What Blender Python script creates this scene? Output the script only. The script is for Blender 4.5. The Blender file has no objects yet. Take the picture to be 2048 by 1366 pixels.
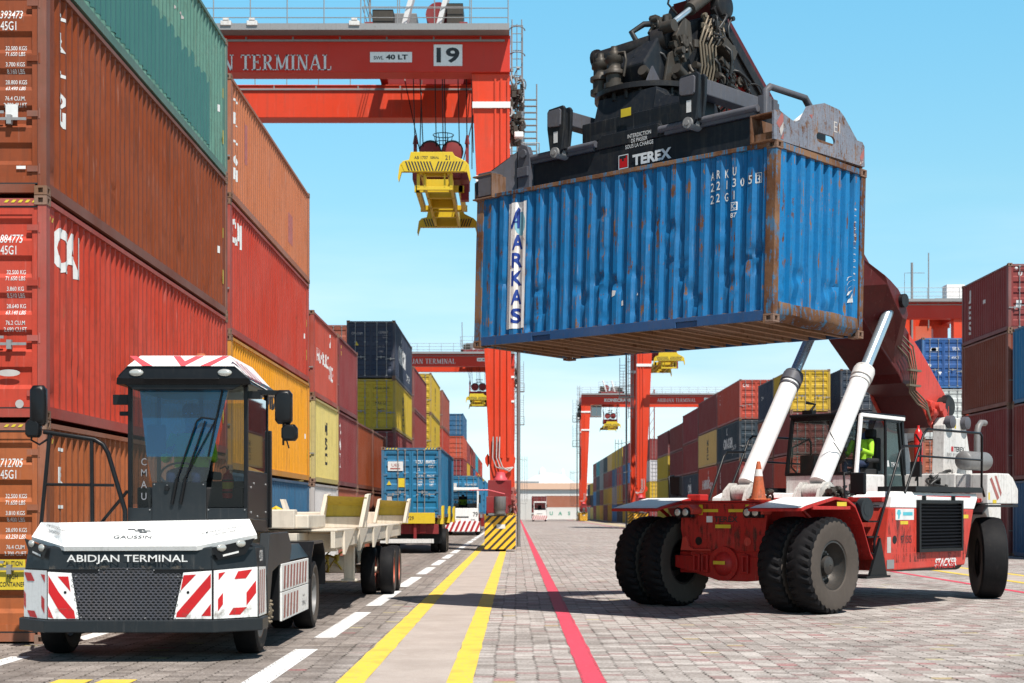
import bpy, bmesh, math, random
from mathutils import Vector, Matrix, noise
random.seed(7)
S = bpy.context.scene
COL = S.collection
R = math.radians
PI = math.pi

# ------------------------------------------------------------------ camera
cam_d = bpy.data.cameras.new('camera')
cam = bpy.data.objects.new('camera', cam_d)
COL.objects.link(cam)
cam.location = (0, 0, 1.71)
cam.rotation_euler = (R(90), 0, 0)
cam_d.sensor_width = 36.0
cam_d.lens = 3008 / 2048 * 36.0
cam_d.shift_x = -9 / 2048
cam_d.shift_y = 340 / 2048
cam_d.clip_start = 0.1
cam_d.clip_end = 5000
cam_d.dof.use_dof = True
cam_d.dof.focus_distance = 23.0
cam_d.dof.aperture_fstop = 3.2
S.camera = cam

# ------------------------------------------------------------------ light
SUN = Vector((1.13, -2.5, 4.4)).normalized()
w = bpy.data.worlds.new("World")
S.world = w
w.use_nodes = True
nt = w.node_tree
nt.nodes.clear()
out = nt.nodes.new('ShaderNodeOutputWorld')
bg = nt.nodes.new('ShaderNodeBackground')
sky = nt.nodes.new('ShaderNodeTexSky')
sky.sky_type = 'NISHITA'
sky.sun_disc = False
sky.sun_elevation = math.asin(SUN.z)
sky.sun_rotation = math.atan2(SUN.x, SUN.y)
sky.altitude = 0
sky.air_density = 1.0
sky.dust_density = 1.2
sky.ozone_density = 1.5
bg.inputs['Strength'].default_value = 0.092
hs = nt.nodes.new('ShaderNodeHueSaturation')
hs.inputs['Hue'].default_value = 0.5
hs.inputs['Saturation'].default_value = 1.0
hs.inputs['Value'].default_value = 1.0
nt.links.new(sky.outputs[0], hs.inputs['Color'])
# thin high cloud near the horizon
tcw = nt.nodes.new('ShaderNodeTexCoord')
mpw = nt.nodes.new('ShaderNodeMapping')
mpw.inputs['Scale'].default_value = (2.0, 2.0, 14.0)
mpw.inputs['Rotation'].default_value = (0.0, 0.06, 0.0)
nzw = nt.nodes.new('ShaderNodeTexNoise')
nzw.inputs['Scale'].default_value = 2.2
nzw.inputs['Detail'].default_value = 6
rpw = nt.nodes.new('ShaderNodeMapRange')
rpw.inputs['From Min'].default_value = 0.42
rpw.inputs['From Max'].default_value = 0.75
rpw.inputs['To Max'].default_value = 0.6
sxw = nt.nodes.new('ShaderNodeSeparateXYZ')
mlw = nt.nodes.new('ShaderNodeMapRange')
mlw.inputs['From Min'].default_value = 0.0
mlw.inputs['From Max'].default_value = 0.22
mlw.inputs['To Min'].default_value = 1.0
mlw.inputs['To Max'].default_value = 0.0
mul = nt.nodes.new('ShaderNodeMath'); mul.operation = 'MULTIPLY'
mxw = nt.nodes.new('ShaderNodeMixRGB')
mxw.inputs['Color2'].default_value = (9.0, 9.6, 9.8, 1)
nt.links.new(tcw.outputs['Generated'], mpw.inputs['Vector'])
nt.links.new(mpw.outputs[0], nzw.inputs['Vector'])
nt.links.new(nzw.outputs[0], rpw.inputs['Value'])
nt.links.new(tcw.outputs['Generated'], sxw.inputs[0])
nt.links.new(sxw.outputs['Z'], mlw.inputs['Value'])
nt.links.new(rpw.outputs[0], mul.inputs[0])
nt.links.new(mlw.outputs[0], mul.inputs[1])
nt.links.new(mul.outputs[0], mxw.inputs['Fac'])
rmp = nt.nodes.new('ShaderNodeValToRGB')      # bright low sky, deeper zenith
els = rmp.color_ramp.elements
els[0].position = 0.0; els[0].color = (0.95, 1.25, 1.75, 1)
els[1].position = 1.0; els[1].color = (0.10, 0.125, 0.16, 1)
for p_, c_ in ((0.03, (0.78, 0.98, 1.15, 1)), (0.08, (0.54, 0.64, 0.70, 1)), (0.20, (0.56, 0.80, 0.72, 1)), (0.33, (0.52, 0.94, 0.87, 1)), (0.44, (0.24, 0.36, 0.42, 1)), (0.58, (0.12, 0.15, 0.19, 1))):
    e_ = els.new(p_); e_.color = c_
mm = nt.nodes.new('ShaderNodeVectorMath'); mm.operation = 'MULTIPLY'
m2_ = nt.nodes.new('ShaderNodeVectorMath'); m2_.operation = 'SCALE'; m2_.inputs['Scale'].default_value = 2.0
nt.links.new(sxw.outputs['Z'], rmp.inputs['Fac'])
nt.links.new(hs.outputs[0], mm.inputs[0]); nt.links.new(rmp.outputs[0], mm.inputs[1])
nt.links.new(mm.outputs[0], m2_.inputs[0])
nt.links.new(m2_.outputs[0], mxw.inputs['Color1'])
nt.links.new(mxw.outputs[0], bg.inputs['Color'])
nt.links.new(bg.outputs[0], out.inputs['Surface'])

sun_d = bpy.data.lights.new('sun', 'SUN')
sun_d.energy = 5.0
sun_d.angle = R(0.55)
sun_d.color = (1.0, 0.955, 0.89)
sun = bpy.data.objects.new('sun', sun_d)
COL.objects.link(sun)
sun.rotation_euler = SUN.to_track_quat('Z', 'Y').to_euler()

S.view_settings.view_transform = 'Standard'
S.view_settings.look = 'None'
S.view_settings.exposure = 0.52
S.view_settings.gamma = 1.0
S.cycles.max_bounces = 6
S.cycles.transparent_max_bounces = 12

# ------------------------------------------------------------------ materials
def srgb(r, g, b):
    f = lambda c: (c / 255 / 12.92) if c <= 10 else ((c / 255 + 0.055) / 1.055) ** 2.4
    return (f(r), f(g), f(b), 1.0)

class NT:
    def __init__(s, name):
        s.m = bpy.data.materials.new(name)
        s.m.use_nodes = True
        s.t = s.m.node_tree
        s.b = s.t.nodes['Principled BSDF']
        s.o = s.t.nodes['Material Output']
    def n(s, typ, **kw):
        nd = s.t.nodes.new(typ)
        for k, v in kw.items():
            if k.startswith('_'):
                setattr(nd, k[1:], v)
            else:
                s.put(nd.inputs[k.replace('__', ' ')], v)
        return nd
    def put(s, sock, v):
        if isinstance(v, bpy.types.NodeSocket): s.t.links.new(v, sock)
        elif isinstance(v, bpy.types.Node): s.t.links.new(v.outputs[0], sock)
        else: sock.default_value = v
    def math(s, op, a, b=0.0, c=0.0):
        nd = s.t.nodes.new('ShaderNodeMath'); nd.operation = op
        s.put(nd.inputs[0], a); s.put(nd.inputs[1], b); s.put(nd.inputs[2], c)
        return nd.outputs[0]
    def mix(s, f, a, b, typ='MIX'):
        nd = s.t.nodes.new('ShaderNodeMixRGB'); nd.blend_type = typ
        s.put(nd.inputs[0], f); s.put(nd.inputs[1], a); s.put(nd.inputs[2], b)
        return nd.outputs[0]
    def obj(s, scale=(1, 1, 1)):
        tc = s.t.nodes.new('ShaderNodeTexCoord')
        mp = s.t.nodes.new('ShaderNodeMapping')
        mp.inputs['Scale'].default_value = scale
        s.t.links.new(tc.outputs['Object'], mp.inputs[0])
        oi = s.t.nodes.new('ShaderNodeObjectInfo')
        ad = s.t.nodes.new('ShaderNodeVectorMath'); ad.operation = 'MULTIPLY_ADD'
        s.t.links.new(oi.outputs['Random'], ad.inputs[0])
        ad.inputs[1].default_value = (37, 53, 71)
        s.t.links.new(mp.outputs[0], ad.inputs[2])
        return ad.outputs[0]
    def noise(s, vec, scale, detail=4, rough=0.55):
        nd = s.n('ShaderNodeTexNoise', Vector=vec, Scale=scale, Detail=detail, Roughness=rough)
        return nd.outputs[0]
    def ramp(s, v, lo, hi, a=0.0, b=1.0):
        nd = s.n('ShaderNodeMapRange', Value=v)
        nd.inputs['From Min'].default_value = lo
        nd.inputs['From Max'].default_value = hi
        nd.inputs['To Min'].default_value = a
        nd.inputs['To Max'].default_value = b
        return nd.outputs[0]

ALB = 0.78
RUST = srgb(112, 74, 50)
def paint(name, color=None, rough=0.5, metal=0.0, var=0.12, rust=0.0, streak=0.15, dirt=0.15, bump=0.15, scale=1.0, dirtcol=(0.10, 0.075, 0.05, 1), coat=0.0, fade=0.0, spec=0.22, ridge=None):
    """painted steel with mottling, vertical run marks, grime and optional rust"""
    k = NT(name)
    v = k.obj()
    if color is None:
        oi = k.t.nodes.new('ShaderNodeObjectInfo')
        base = oi.outputs['Color']
    else:
        rgb = k.t.nodes.new('ShaderNodeRGB'); rgb.outputs[0].default_value = color
        base = rgb.outputs[0]
    big = k.noise(v, 0.7 * scale, 5)
    c = k.mix(k.ramp(big, 0.3, 0.7, 0, var), base, (0.55, 0.45, 0.42, 1)) if fade == 0 else k.mix(k.ramp(big, 0.35, 0.65, 0, fade), base, (0.62, 0.55, 0.5, 1))
    vs = k.obj((7 * scale, 7 * scale, 0.5 * scale))
    st = k.noise(vs, 1.6, 4, 0.6)
    c = k.mix(k.ramp(st, 0.52, 0.75, 0, streak), c, dirtcol)
    st2 = k.noise(vs, 3.1, 3, 0.6)
    c = k.mix(k.ramp(st2, 0.62, 0.78, 0, streak * 0.3), c, (0.75, 0.68, 0.62, 1))
    fine = k.noise(v, 9 * scale, 6, 0.65)
    c = k.mix(k.ramp(fine, 0.5, 0.8, 0, dirt), c, dirtcol)
    rn = rough
    if rust > 0:
        r1 = k.noise(v, 2.6 * scale, 8, 0.7)
        r2 = k.noise(vs, 2.3, 5, 0.7)
        rr = k.math('ADD', k.math('MULTIPLY', r1, 0.5), k.math('MULTIPLY', r2, 0.5))
        if ridge:
            ax_, off_, pit_ = ridge
            tc_ = k.t.nodes.new('ShaderNodeTexCoord'); sp_ = k.t.nodes.new('ShaderNodeSeparateXYZ')
            k.t.links.new(tc_.outputs['Object'], sp_.inputs[0])
            fr_ = k.math('ABSOLUTE', k.math('SUBTRACT', k.math('FRACT', k.math('ADD', k.math('DIVIDE', k.math('SUBTRACT', sp_.outputs[ax_], off_), pit_), 0.5)), 0.5))
            rr = k.math('ADD', rr, k.ramp(fr_, 0.22, 0.10, 0.0, 0.055))
        th = 0.66 - 0.2 * rust
        mask = k.ramp(rr, th, th + 0.035)
        rc = k.mix(fine, RUST, srgb(74, 44, 30))
        rc = k.mix(k.ramp(big, 0.4, 0.6), rc, srgb(138, 104, 78))
        c = k.mix(mask, c, rc)
        rn = k.math('ADD', k.math('MULTIPLY', mask, 0.35), rough)
    k.put(k.b.inputs['Base Color'], k.mix(1.0, c, (ALB, ALB, ALB, 1), 'MULTIPLY'))
    k.put(k.b.inputs['Roughness'], rn)
    k.b.inputs['Metallic'].default_value = metal
    k.b.inputs['Specular IOR Level'].default_value = spec
    if coat: k.b.inputs['Coat Weight'].default_value = coat
    bp = k.n('ShaderNodeBump', Height=fine, Strength=bump, Distance=0.01)
    k.put(k.b.inputs['Normal'], bp)
    return k.m

def plain(name, color, rough=0.5, metal=0.0, emit=None, var=0.06):
    k = NT(name)
    v = k.obj()
    f = k.noise(v, 6, 4)
    c = k.mix(k.ramp(f, 0.35, 0.7, 0, 1), color, tuple(min(1, x * (1 - var * 3)) for x in color[:3]) + (1,))
    k.put(k.b.inputs['Base Color'], k.mix(1.0, c, (ALB, ALB, ALB, 1), 'MULTIPLY') if metal < .9 else c)
    k.put(k.b.inputs['Roughness'], k.ramp(f, 0.2, 0.8, max(0.02, rough - 0.08), rough + 0.1))
    k.b.inputs['Metallic'].default_value = metal
    return k.m

def hazard(name, c1, c2, pitch, duty, dirx=1.0, plane='XZ', rough=0.5, sheen=0.0, dirt=0.2):
    k = NT(name)
    tc = k.t.nodes.new('ShaderNodeTexCoord')
    sx = k.t.nodes.new('ShaderNodeSeparateXYZ')
    k.t.links.new(tc.outputs['Object'], sx.inputs[0])
    a = sx.outputs[plane[0]]; b = sx.outputs[plane[1]]
    t = k.math('ADD', k.math('MULTIPLY', a, dirx), b)
    fr = k.math('FRACT', k.math('DIVIDE', t, pitch))
    m = k.math('GREATER_THAN', fr, duty)
    c = k.mix(m, c1, c2)
    v = k.obj()
    f = k.noise(v, 5, 7, 0.7)
    c = k.mix(k.ramp(f, 0.5, 0.75, 0, dirt), c, (0.12, 0.08, 0.05, 1))
    k.put(k.b.inputs['Base Color'], c)
    k.b.inputs['Roughness'].default_value = rough
    return k.m

M = {}
M['cont'] = paint('container_paint', None, 0.6, 0, 0.10, 0.12, 0.35, 0.22, 0.15, fade=0.05, spec=0.12, dirtcol=(.07, .04, .03, 1))
M['cont_worn'] = paint('scuffed_container_paint', None, 0.6, 0, 0.10, 0.16, 0.5, 0.30, 0.25, fade=0.04, spec=0.12, dirtcol=(.06, .03, .02, 1))
M['cont_far'] = paint('container_paint_distant', None, 0.5, 0, 0.10, 0.0, 0.12, 0.12, 0.0, fade=0.05, spec=0.12)
M['frame_far'] = paint('container_frame_distant', None, 0.6, 0, 0.2, 0.22, 0.3, 0.3, 0.1)
M['rustpost'] = paint('rusty_post', srgb(126, 88, 62), 0.7, 0, 0.3, 0.45, 0.4, 0.4, 0.3)
M['arkas'] = paint('blue_worn_paint', (0.003, 0.155, 0.39, 1), 0.5, 0, 0.03, 0.37, 0.55, 0.32, 0.3, dirtcol=(.02, .03, .04, 1), scale=1.5, ridge=('Y', .309, .278))
M['arkas_end'] = paint('blue_worn_end_paint', (0.003, 0.18, 0.44, 1), 0.5, 0, 0.03, 0.37, 0.45, 0.28, 0.3, dirtcol=(.02, .03, .04, 1), scale=1.5, ridge=('X', 0.0, .243))
M['arkas_frame'] = paint('blue_rust_frame', srgb(38, 110, 150), 0.62, 0, 0.15, 1.05, 0.35, 0.35, 0.5, scale=1.6)
M['arkas_rail'] = paint('blue_bottom_rail', srgb(20, 78, 128), 0.5, 0, 0.1, 0.25, 0.2, 0.3, 0.2, scale=1.4)
M['rust'] = paint('rusty_steel', srgb(112, 76, 50), 0.8, 0, 0.3, 0.9, 0.4, 0.4, 0.5)
M['floor_wood'] = paint('container_underfloor', srgb(134, 96, 58), 0.8, 0, 0.3, 0.5, 0.3, 0.5, 0.4)
M['white'] = paint('white_paint', (0.92, 0.91, 0.89, 1), 0.4, 0, 0.02, 0, 0.22, 0.26, 0.05, dirtcol=(.32, .28, .24, 1), scale=2.2)
M['white_dirty'] = paint('weathered_white_paint', (0.76, 0.74, 0.71, 1), 0.5, 0, 0.1, 0.10, 0.40, 0.36, 0.15, scale=1.6)
M['letter'] = plain('white_lettering', (0.82, 0.81, 0.79, 1), 0.55)
M['letter_dim'] = plain('faded_white_lettering', (0.55, 0.5, 0.47, 1), 0.6)
M['letter_black'] = plain('black_lettering', (0.015, 0.015, 0.018, 1), 0.5)
M['letter_blue'] = plain('blue_lettering', (0.008, 0.05, 0.33, 1), 0.5)
M['red'] = plain('reflective_red', (0.62, 0.008, 0.012, 1), 0.35)
M['red_faded'] = plain('faded_red_stripe', (0.42, 0.13, 0.11, 1), 0.5)
M['pinkred'] = plain('sunbleached_red', (0.80, 0.10, 0.12, 1), 0.4)
M['crane'] = paint('crane_red_paint', (0.74, 0.052, 0.012, 1), 0.42, 0, 0.05, 0.02, 0.30, 0.16, 0.05, scale=0.5)
M['crane_beam'] = paint('crane_beam_red_paint', (0.62, 0.028, 0.010, 1), 0.45, 0, 0.05, 0.0, 0.10, 0.06, 0.05, scale=0.5)
M['crane_dark'] = paint('dark_red_machinery', (0.24, 0.008, 0.012, 1), 0.5, 0, 0.1, 0.1, 0.2, 0.2, 0.1)
M['galv'] = paint('galvanised_steel', (0.30, 0.30, 0.30, 1), 0.5, 0.2, 0.1, 0.03, 0.2, 0.2, 0.05)
M['grey'] = paint('grey_steel', (0.22, 0.22, 0.22, 1), 0.5, 0.2, 0.1, 0.1, 0.3, 0.3, 0.1)
M['clutter'] = paint('dusty_machinery', (0.06, 0.052, 0.043, 1), 0.5, 0.2, 0.03, 0.1, 0.4, 0.4, 0.3)
M['yellow'] = paint('yellow_paint', (0.72, 0.50, 0.02, 1), 0.45, 0, 0.05, 0.06, 0.15, 0.15, 0.1)
M['yellow_plain'] = plain('yellow_sticker', (0.78, 0.58, 0.03, 1), 0.5)
M['haz'] = hazard('yellow_black_hazard', (0.85, 0.45, 0.02, 1), (0.03, 0.028, 0.02, 1), 0.335, 0.58, -1.0, dirt=0.25)
M['haz_fine'] = hazard('fine_yellow_black_hazard', (0.8, 0.55, 0.03, 1), (0.03, 0.03, 0.02, 1), 0.12, 0.5, -1.0)
M['haz_rw'] = hazard('red_white_hazard', (0.8, 0.78, 0.76, 1), (0.38, 0.015, 0.02, 1), 0.80, 0.5, -2.2)
M['black'] = paint('black_paint', (0.007, 0.0075, 0.009, 1), 0.35, 0, 0.005, 0, 0.08, 0.12, 0.03, dirtcol=(.05, .045, .04, 1))
M['charcoal'] = paint('charcoal_panel', (0.017, 0.022, 0.026, 1), 0.42, 0, 0.008, 0, 0.14, 0.16, 0.06, dirtcol=(.07, .065, .06, 1))
M['rubber'] = paint('tyre_rubber', (0.010, 0.010, 0.0115, 1), 0.65, 0, 0.006, 0, 0.06, 0.14, 0.25, dirtcol=(0.07, 0.058, 0.045, 1), spec=.12)
M['rubber_dusty'] = paint('dusty_sidewall', (0.062, 0.050, 0.040, 1), 0.8, 0, 0.1, 0, 0.15, 0.35, 0.3, dirtcol=(0.14, 0.11, 0.085, 1))
M['steel_dark'] = paint('greasy_dark_steel', (0.022, 0.021, 0.023, 1), 0.42, 0.35, 0.015, 0, 0.25, 0.45, 0.3, dirtcol=(0.10, 0.082, 0.06, 1))
M['spreader'] = paint('spreader_grey_paint', (0.014, 0.017, 0.022, 1), 0.42, 0, 0.01, 0.03, 0.25, 0.22, 0.15, dirtcol=(0.10, 0.085, 0.065, 1))
M['spreader_lt'] = paint('worn_grey_paint', (0.085, 0.09, 0.11, 1), 0.5, 0, 0.1, 0.22, 0.35, 0.4, 0.3, scale=1.6)
M['spreader_worn'] = paint('scraped_spreader_plate', (0.20, 0.225, 0.28, 1), 0.6, 0.1, 0.2, 0.66, 0.6, 0.5, 0.6, scale=3.2)
M['stk_red'] = paint('stacker_red_paint', (0.50, 0.018, 0.014, 1), 0.4, 0, 0.04, 0.06, 0.5, 0.4, 0.15, dirtcol=(.05, .02, .015, 1), scale=1.8)
M['stk_red2'] = paint('stacker_faded_red_paint', (0.62, 0.05, 0.032, 1), 0.45, 0, 0.08, 0.06, 0.4, 0.3, 0.15, dirtcol=(.09, .04, .03, 1), scale=1.8)
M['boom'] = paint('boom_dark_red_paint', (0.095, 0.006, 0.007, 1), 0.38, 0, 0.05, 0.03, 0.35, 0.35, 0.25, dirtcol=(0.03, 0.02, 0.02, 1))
M['chrome'] = plain('chromed_rod', (0.62, 0.74, 0.82, 1), 0.28, 0.75, var=0.02)
M['pipe'] = paint('dusty_hydraulic_pipe', (0.20, 0.16, 0.11, 1), 0.5, 0.3, 0.1, 0.05, 0.3, 0.3, 0.1)
M['hose'] = plain('black_hose', (0.02, 0.02, 0.02, 1), 0.5)
M['lamp'] = plain('lamp_lens', (0.62, 0.62, 0.58, 1), 0.15, 0.3)
M['seat'] = plain('black_cloth', (0.02, 0.02, 0.022, 1), 0.8)
M['skin'] = plain('skin', (0.10, 0.05, 0.03, 1), 0.6)
M['vest'] = plain('high_visibility_cloth', (0.42, 0.80, 0.03, 1), 0.8)
M['overall'] = plain('dark_blue_cloth', (0.02, 0.035, 0.09, 1), 0.8)
M['helmet'] = plain('white_helmet', (0.7, 0.7, 0.68, 1), 0.4)
M['beige'] = paint('beige_trailer_paint', (0.76, 0.67, 0.55, 1), 0.5, 0, 0.1, 0.16, 0.25, 0.2, 0.15)
M['beige_y'] = paint('dull_yellow_paint', (0.46, 0.35, 0.035, 1), 0.5, 0, 0.1, 0.1, 0.25, 0.25, 0.1)
M['orange_rim'] = paint('orange_rim_paint', (0.62, 0.12, 0.06, 1), 0.5, 0, 0.1, 0.1, 0.2, 0.3, 0.1)
M['cone'] = paint('grimy_orange_cone', (0.50, 0.10, 0.025, 1), 0.6, 0, 0.1, 0.3, 0.7, 0.8, 0.2, scale=3)
M['ext_red'] = plain('extinguisher_red', (0.70, 0.02, 0.015, 1), 0.25)
M['stone'] = paint('concrete_wall', (0.62, 0.61, 0.58, 1), 0.8, 0, 0.1, 0, 0.1, 0.1, 0.1)
M['rooftan'] = paint('tan_roof_sheet', (0.55, 0.36, 0.25, 1), 0.8, 0, 0.1, 0, 0.2, 0.2, 0.1)

def glass(name, tint, alpha, refl=0.12, rough=0.02):
    k = NT(name)
    tr = k.n('ShaderNodeBsdfTransparent', Color=tint)
    gl = k.n('ShaderNodeBsdfGlossy', Roughness=rough)
    df = k.n('ShaderNodeBsdfDiffuse', Color=tint)
    fr = k.n('ShaderNodeFresnel', IOR=1.5)
    m1 = k.n('ShaderNodeMixShader', Fac=alpha)
    k.t.links.new(tr.outputs[0], m1.inputs[1]); k.t.links.new(df.outputs[0], m1.inputs[2])
    m2 = k.n('ShaderNodeMixShader', Fac=k.math('ADD', fr.outputs[0], refl))
    k.t.links.new(m1.outputs[0], m2.inputs[1]); k.t.links.new(gl.outputs[0], m2.inputs[2])
    k.t.links.new(m2.outputs[0], k.o.inputs['Surface'])
    return k.m
M['glass'] = glass('cab_glass', (0.62, 0.74, 0.72, 1), 0.01, 0.0)
M['glass_dark'] = glass('dark_cab_glass', (0.42, 0.44, 0.45, 1), 0.0, -0.015)
M['glass_blue'] = glass('blue_tinted_windscreen_band', (0.015, 0.27, 0.66, 1), 0.12, 0.01)
M['glass_blue2'] = glass('windscreen_glass', (0.40, 0.52, 0.64, 1), 0.02, 0.0)

# ------------------------------------------------------------------ mesh builder
class MB:
    def __init__(s):
        s.v = []; s.f = []; s.mi = []; s.cur = 0
    def add(s, vs, fs):
        o = len(s.v)
        s.v += [tuple(p) for p in vs]
        s.f += [tuple(i + o for i in f) for f in fs]
        s.mi += [s.cur] * len(fs)
    def box(s, x0, x1, y0, y1, z0, z1):
        s.add([(x0, y0, z0), (x1, y0, z0), (x1, y1, z0), (x0, y1, z0), (x0, y0, z1), (x1, y0, z1), (x1, y1, z1), (x0, y1, z1)],
              [(0, 3, 2, 1), (4, 5, 6, 7), (0, 1, 5, 4), (1, 2, 6, 5), (2, 3, 7, 6), (3, 0, 4, 7)])
        return s
    def beam(s, p0, p1, w, h, up=(0, 0, 1)):
        p0 = Vector(p0); p1 = Vector(p1); d = (p1 - p0)
        u = Vector(up); a = d.cross(u)
        if a.length < 1e-6: a = d.cross(Vector((0, 1, 0)))
        a.normalize(); b = a.cross(d).normalized()
        vs = []
        for p in (p0, p1):
            for i, j in ((-1, -1), (1, -1), (1, 1), (-1, 1)):
                vs.append(p + a * (w / 2 * i) + b * (h / 2 * j))
        s.add(vs, [(0, 1, 2, 3), (7, 6, 5, 4), (0, 4, 5, 1), (1, 5, 6, 2), (2, 6, 7, 3), (3, 7, 4, 0)])
        return s
    def prism(s, pts, axis, d0, d1):
        """pts: 2D polygon; axis x -> pts are (y,z); y -> (x,z); z -> (x,y)"""
        n = len(pts)
        def P(p, d):
            if axis == 'x': return (d, p[0], p[1])
            if axis == 'y': return (p[0], d, p[1])
            return (p[0], p[1], d)
        vs = [P(p, d0) for p in pts] + [P(p, d1) for p in pts]
        fs = [tuple(range(n)), tuple(range(2 * n - 1, n - 1, -1))]
        fs += [(i, i + n, (i + 1) % n + n, (i + 1) % n) for i in range(n)]
        s.add(vs, fs)
        return s
    def loft(s, rings, cap=True, closed=True):
        n = len(rings[0]); vs = [p for r in rings for p in r]; fs = []
        for k in range(len(rings) - 1):
            for i in range(n if closed else n - 1):
                j = (i + 1) % n
                fs.append((k * n + i, k * n + j, (k + 1) * n + j, (k + 1) * n + i))
        if cap:
            fs.append(tuple(range(n - 1, -1, -1)))
            fs.append(tuple(range((len(rings) - 1) * n, len(rings) * n)))
        s.add(vs, fs)
        return s
    def tube(s, path, r, seg=8, r1=None):
        path = [Vector(p) for p in path]
        rings = []
        d0 = (path[1] - path[0]).normalized()
        ref = Vector((0, 0, 1)) if abs(d0.z) < 0.9 else Vector((0, 1, 0))
        a = d0.cross(ref).normalized()
        for i, p in enumerate(path):
            if i == 0: d = path[1] - path[0]
            elif i == len(path) - 1: d = path[-1] - path[-2]
            else: d = (path[i + 1] - p).normalized() + (p - path[i - 1]).normalized()
            d.normalize()
            a = (a - d * a.dot(d)).normalized()
            b = d.cross(a)
            rr = r if r1 is None else r + (r1 - r) * i / (len(path) - 1)
            rings.append([p + (a * math.cos(t) + b * math.sin(t)) * rr for t in [2 * PI * k / seg for k in range(seg)]])
        s.loft(rings)
        return s
    def lathe(s, prof, origin=(0, 0, 0), axis='z', seg=24, cap=True):
        """prof list of (r, h)"""
        rings = []
        for r, h in prof:
            ring = []
            for k in range(seg):
                t = 2 * PI * k / seg
                c, q = math.cos(t) * r, math.sin(t) * r
                if axis == 'z': p = (c, q, h)
                elif axis == 'x': p = (h, c, q)
                else: p = (q, h, c)
                ring.append((p[0] + origin[0], p[1] + origin[1], p[2] + origin[2]))
            rings.append(ring)
        s.loft(rings, cap)
        return s
    def quad(s, a, b, c, d):
        s.add([a, b, c, d], [(0, 1, 2, 3)]); return s
    def sphere(s, c, r, seg=12, rings=8, sc=(1, 1, 1)):
        prof = []
        rg = []
        for i in range(rings + 1):
            t = PI * i / rings
            rr = max(1e-4, math.sin(t)) * r
            rg.append([(c[0] + sc[0] * rr * math.cos(2 * PI * k / seg), c[1] + sc[1] * rr * math.sin(2 * PI * k / seg), c[2] - sc[2] * r * math.cos(t)) for k in range(seg)])
        s.loft(rg)
        return s
    def xform(s, m, start=0):
        for i in range(start, len(s.v)): s.v[i] = tuple(m @ Vector(s.v[i]))
        return s
    def mesh(s, name, mats, smooth=None):
        me = bpy.data.meshes.new(name)
        me.from_pydata(s.v, [], s.f)
        bm = bmesh.new(); bm.from_mesh(me)
        bmesh.ops.recalc_face_normals(bm, faces=bm.faces)
        bm.to_mesh(me); bm.free()
        if not isinstance(mats, (list, tuple)): mats = [mats]
        for m in mats: me.materials.append(M[m] if isinstance(m, str) else m)
        if len(mats) > 1: me.polygons.foreach_set('material_index', s.mi)
        if smooth:
            me.polygons.foreach_set('use_smooth', [True] * len(me.polygons))
            me.set_sharp_from_angle(angle=R(62 if smooth == 40 else smooth))
        me.update()
        return me
    def build(s, name, mats, parent=None, smooth=None, bevel=0.0):
        o = bpy.data.objects.new(name, s.mesh(name, mats, smooth))
        COL.objects.link(o)
        if parent: o.parent = parent
        if bevel:
            bv = o.modifiers.new('bevel', 'BEVEL')
            bv.width = bevel; bv.segments = 2; bv.limit_method = 'ANGLE'; bv.angle_limit = R(40)
            bv.harden_normals = False
        return o

def tag(o, label=None, cat=None, group=None, kind=None):
    if label: o['label'] = label
    if cat: o['category'] = cat
    if group: o['group'] = group
    if kind: o['kind'] = kind
    return o
def thing(name, label, cat, loc=(0, 0, 0), rotz=0.0, group=None):
    o = bpy.data.objects.new(name, None); COL.objects.link(o)
    o.location = loc; o.rotation_euler = (0, 0, rotz)
    return tag(o, label, cat, group)
def kids(o):
    return [c for c in bpy.data.objects if c.parent == o]

# ------------------------------------------------------------------ lettering
_tc = {}
def glyphs(text, xs=1.0, bold=0.0, shear=0.0, space=1.0):
    key = (text, xs, bold, shear, space)
    if key in _tc: return _tc[key]
    cu = bpy.data.curves.new('t', 'FONT')
    cu.body = text; cu.size = 1.0; cu.offset = bold; cu.shear = shear; cu.space_character = space
    cu.align_x = 'CENTER'; cu.resolution_u = 3
    o = bpy.data.objects.new('t', cu)
    me = bpy.data.meshes.new_from_object(o)
    vs = [(v.co.x * xs, v.co.y) for v in me.vertices]
    fs = [tuple(p.vertices) for p in me.polygons]
    bpy.data.objects.remove(o); bpy.data.meshes.remove(me); bpy.data.curves.remove(cu)
    if vs:
        ys = [y for x, y in vs]; y0, y1 = min(ys), max(ys)
        x0 = min(x for x, y in vs); x1 = max(x for x, y in vs)
        h = max(1e-6, y1 - y0)
        vs = [((x - (x0 + x1) / 2) / h, (y - (y0 + y1) / 2) / h) for x, y in vs]
    _tc[key] = (vs, fs)
    return _tc[key]

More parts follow.
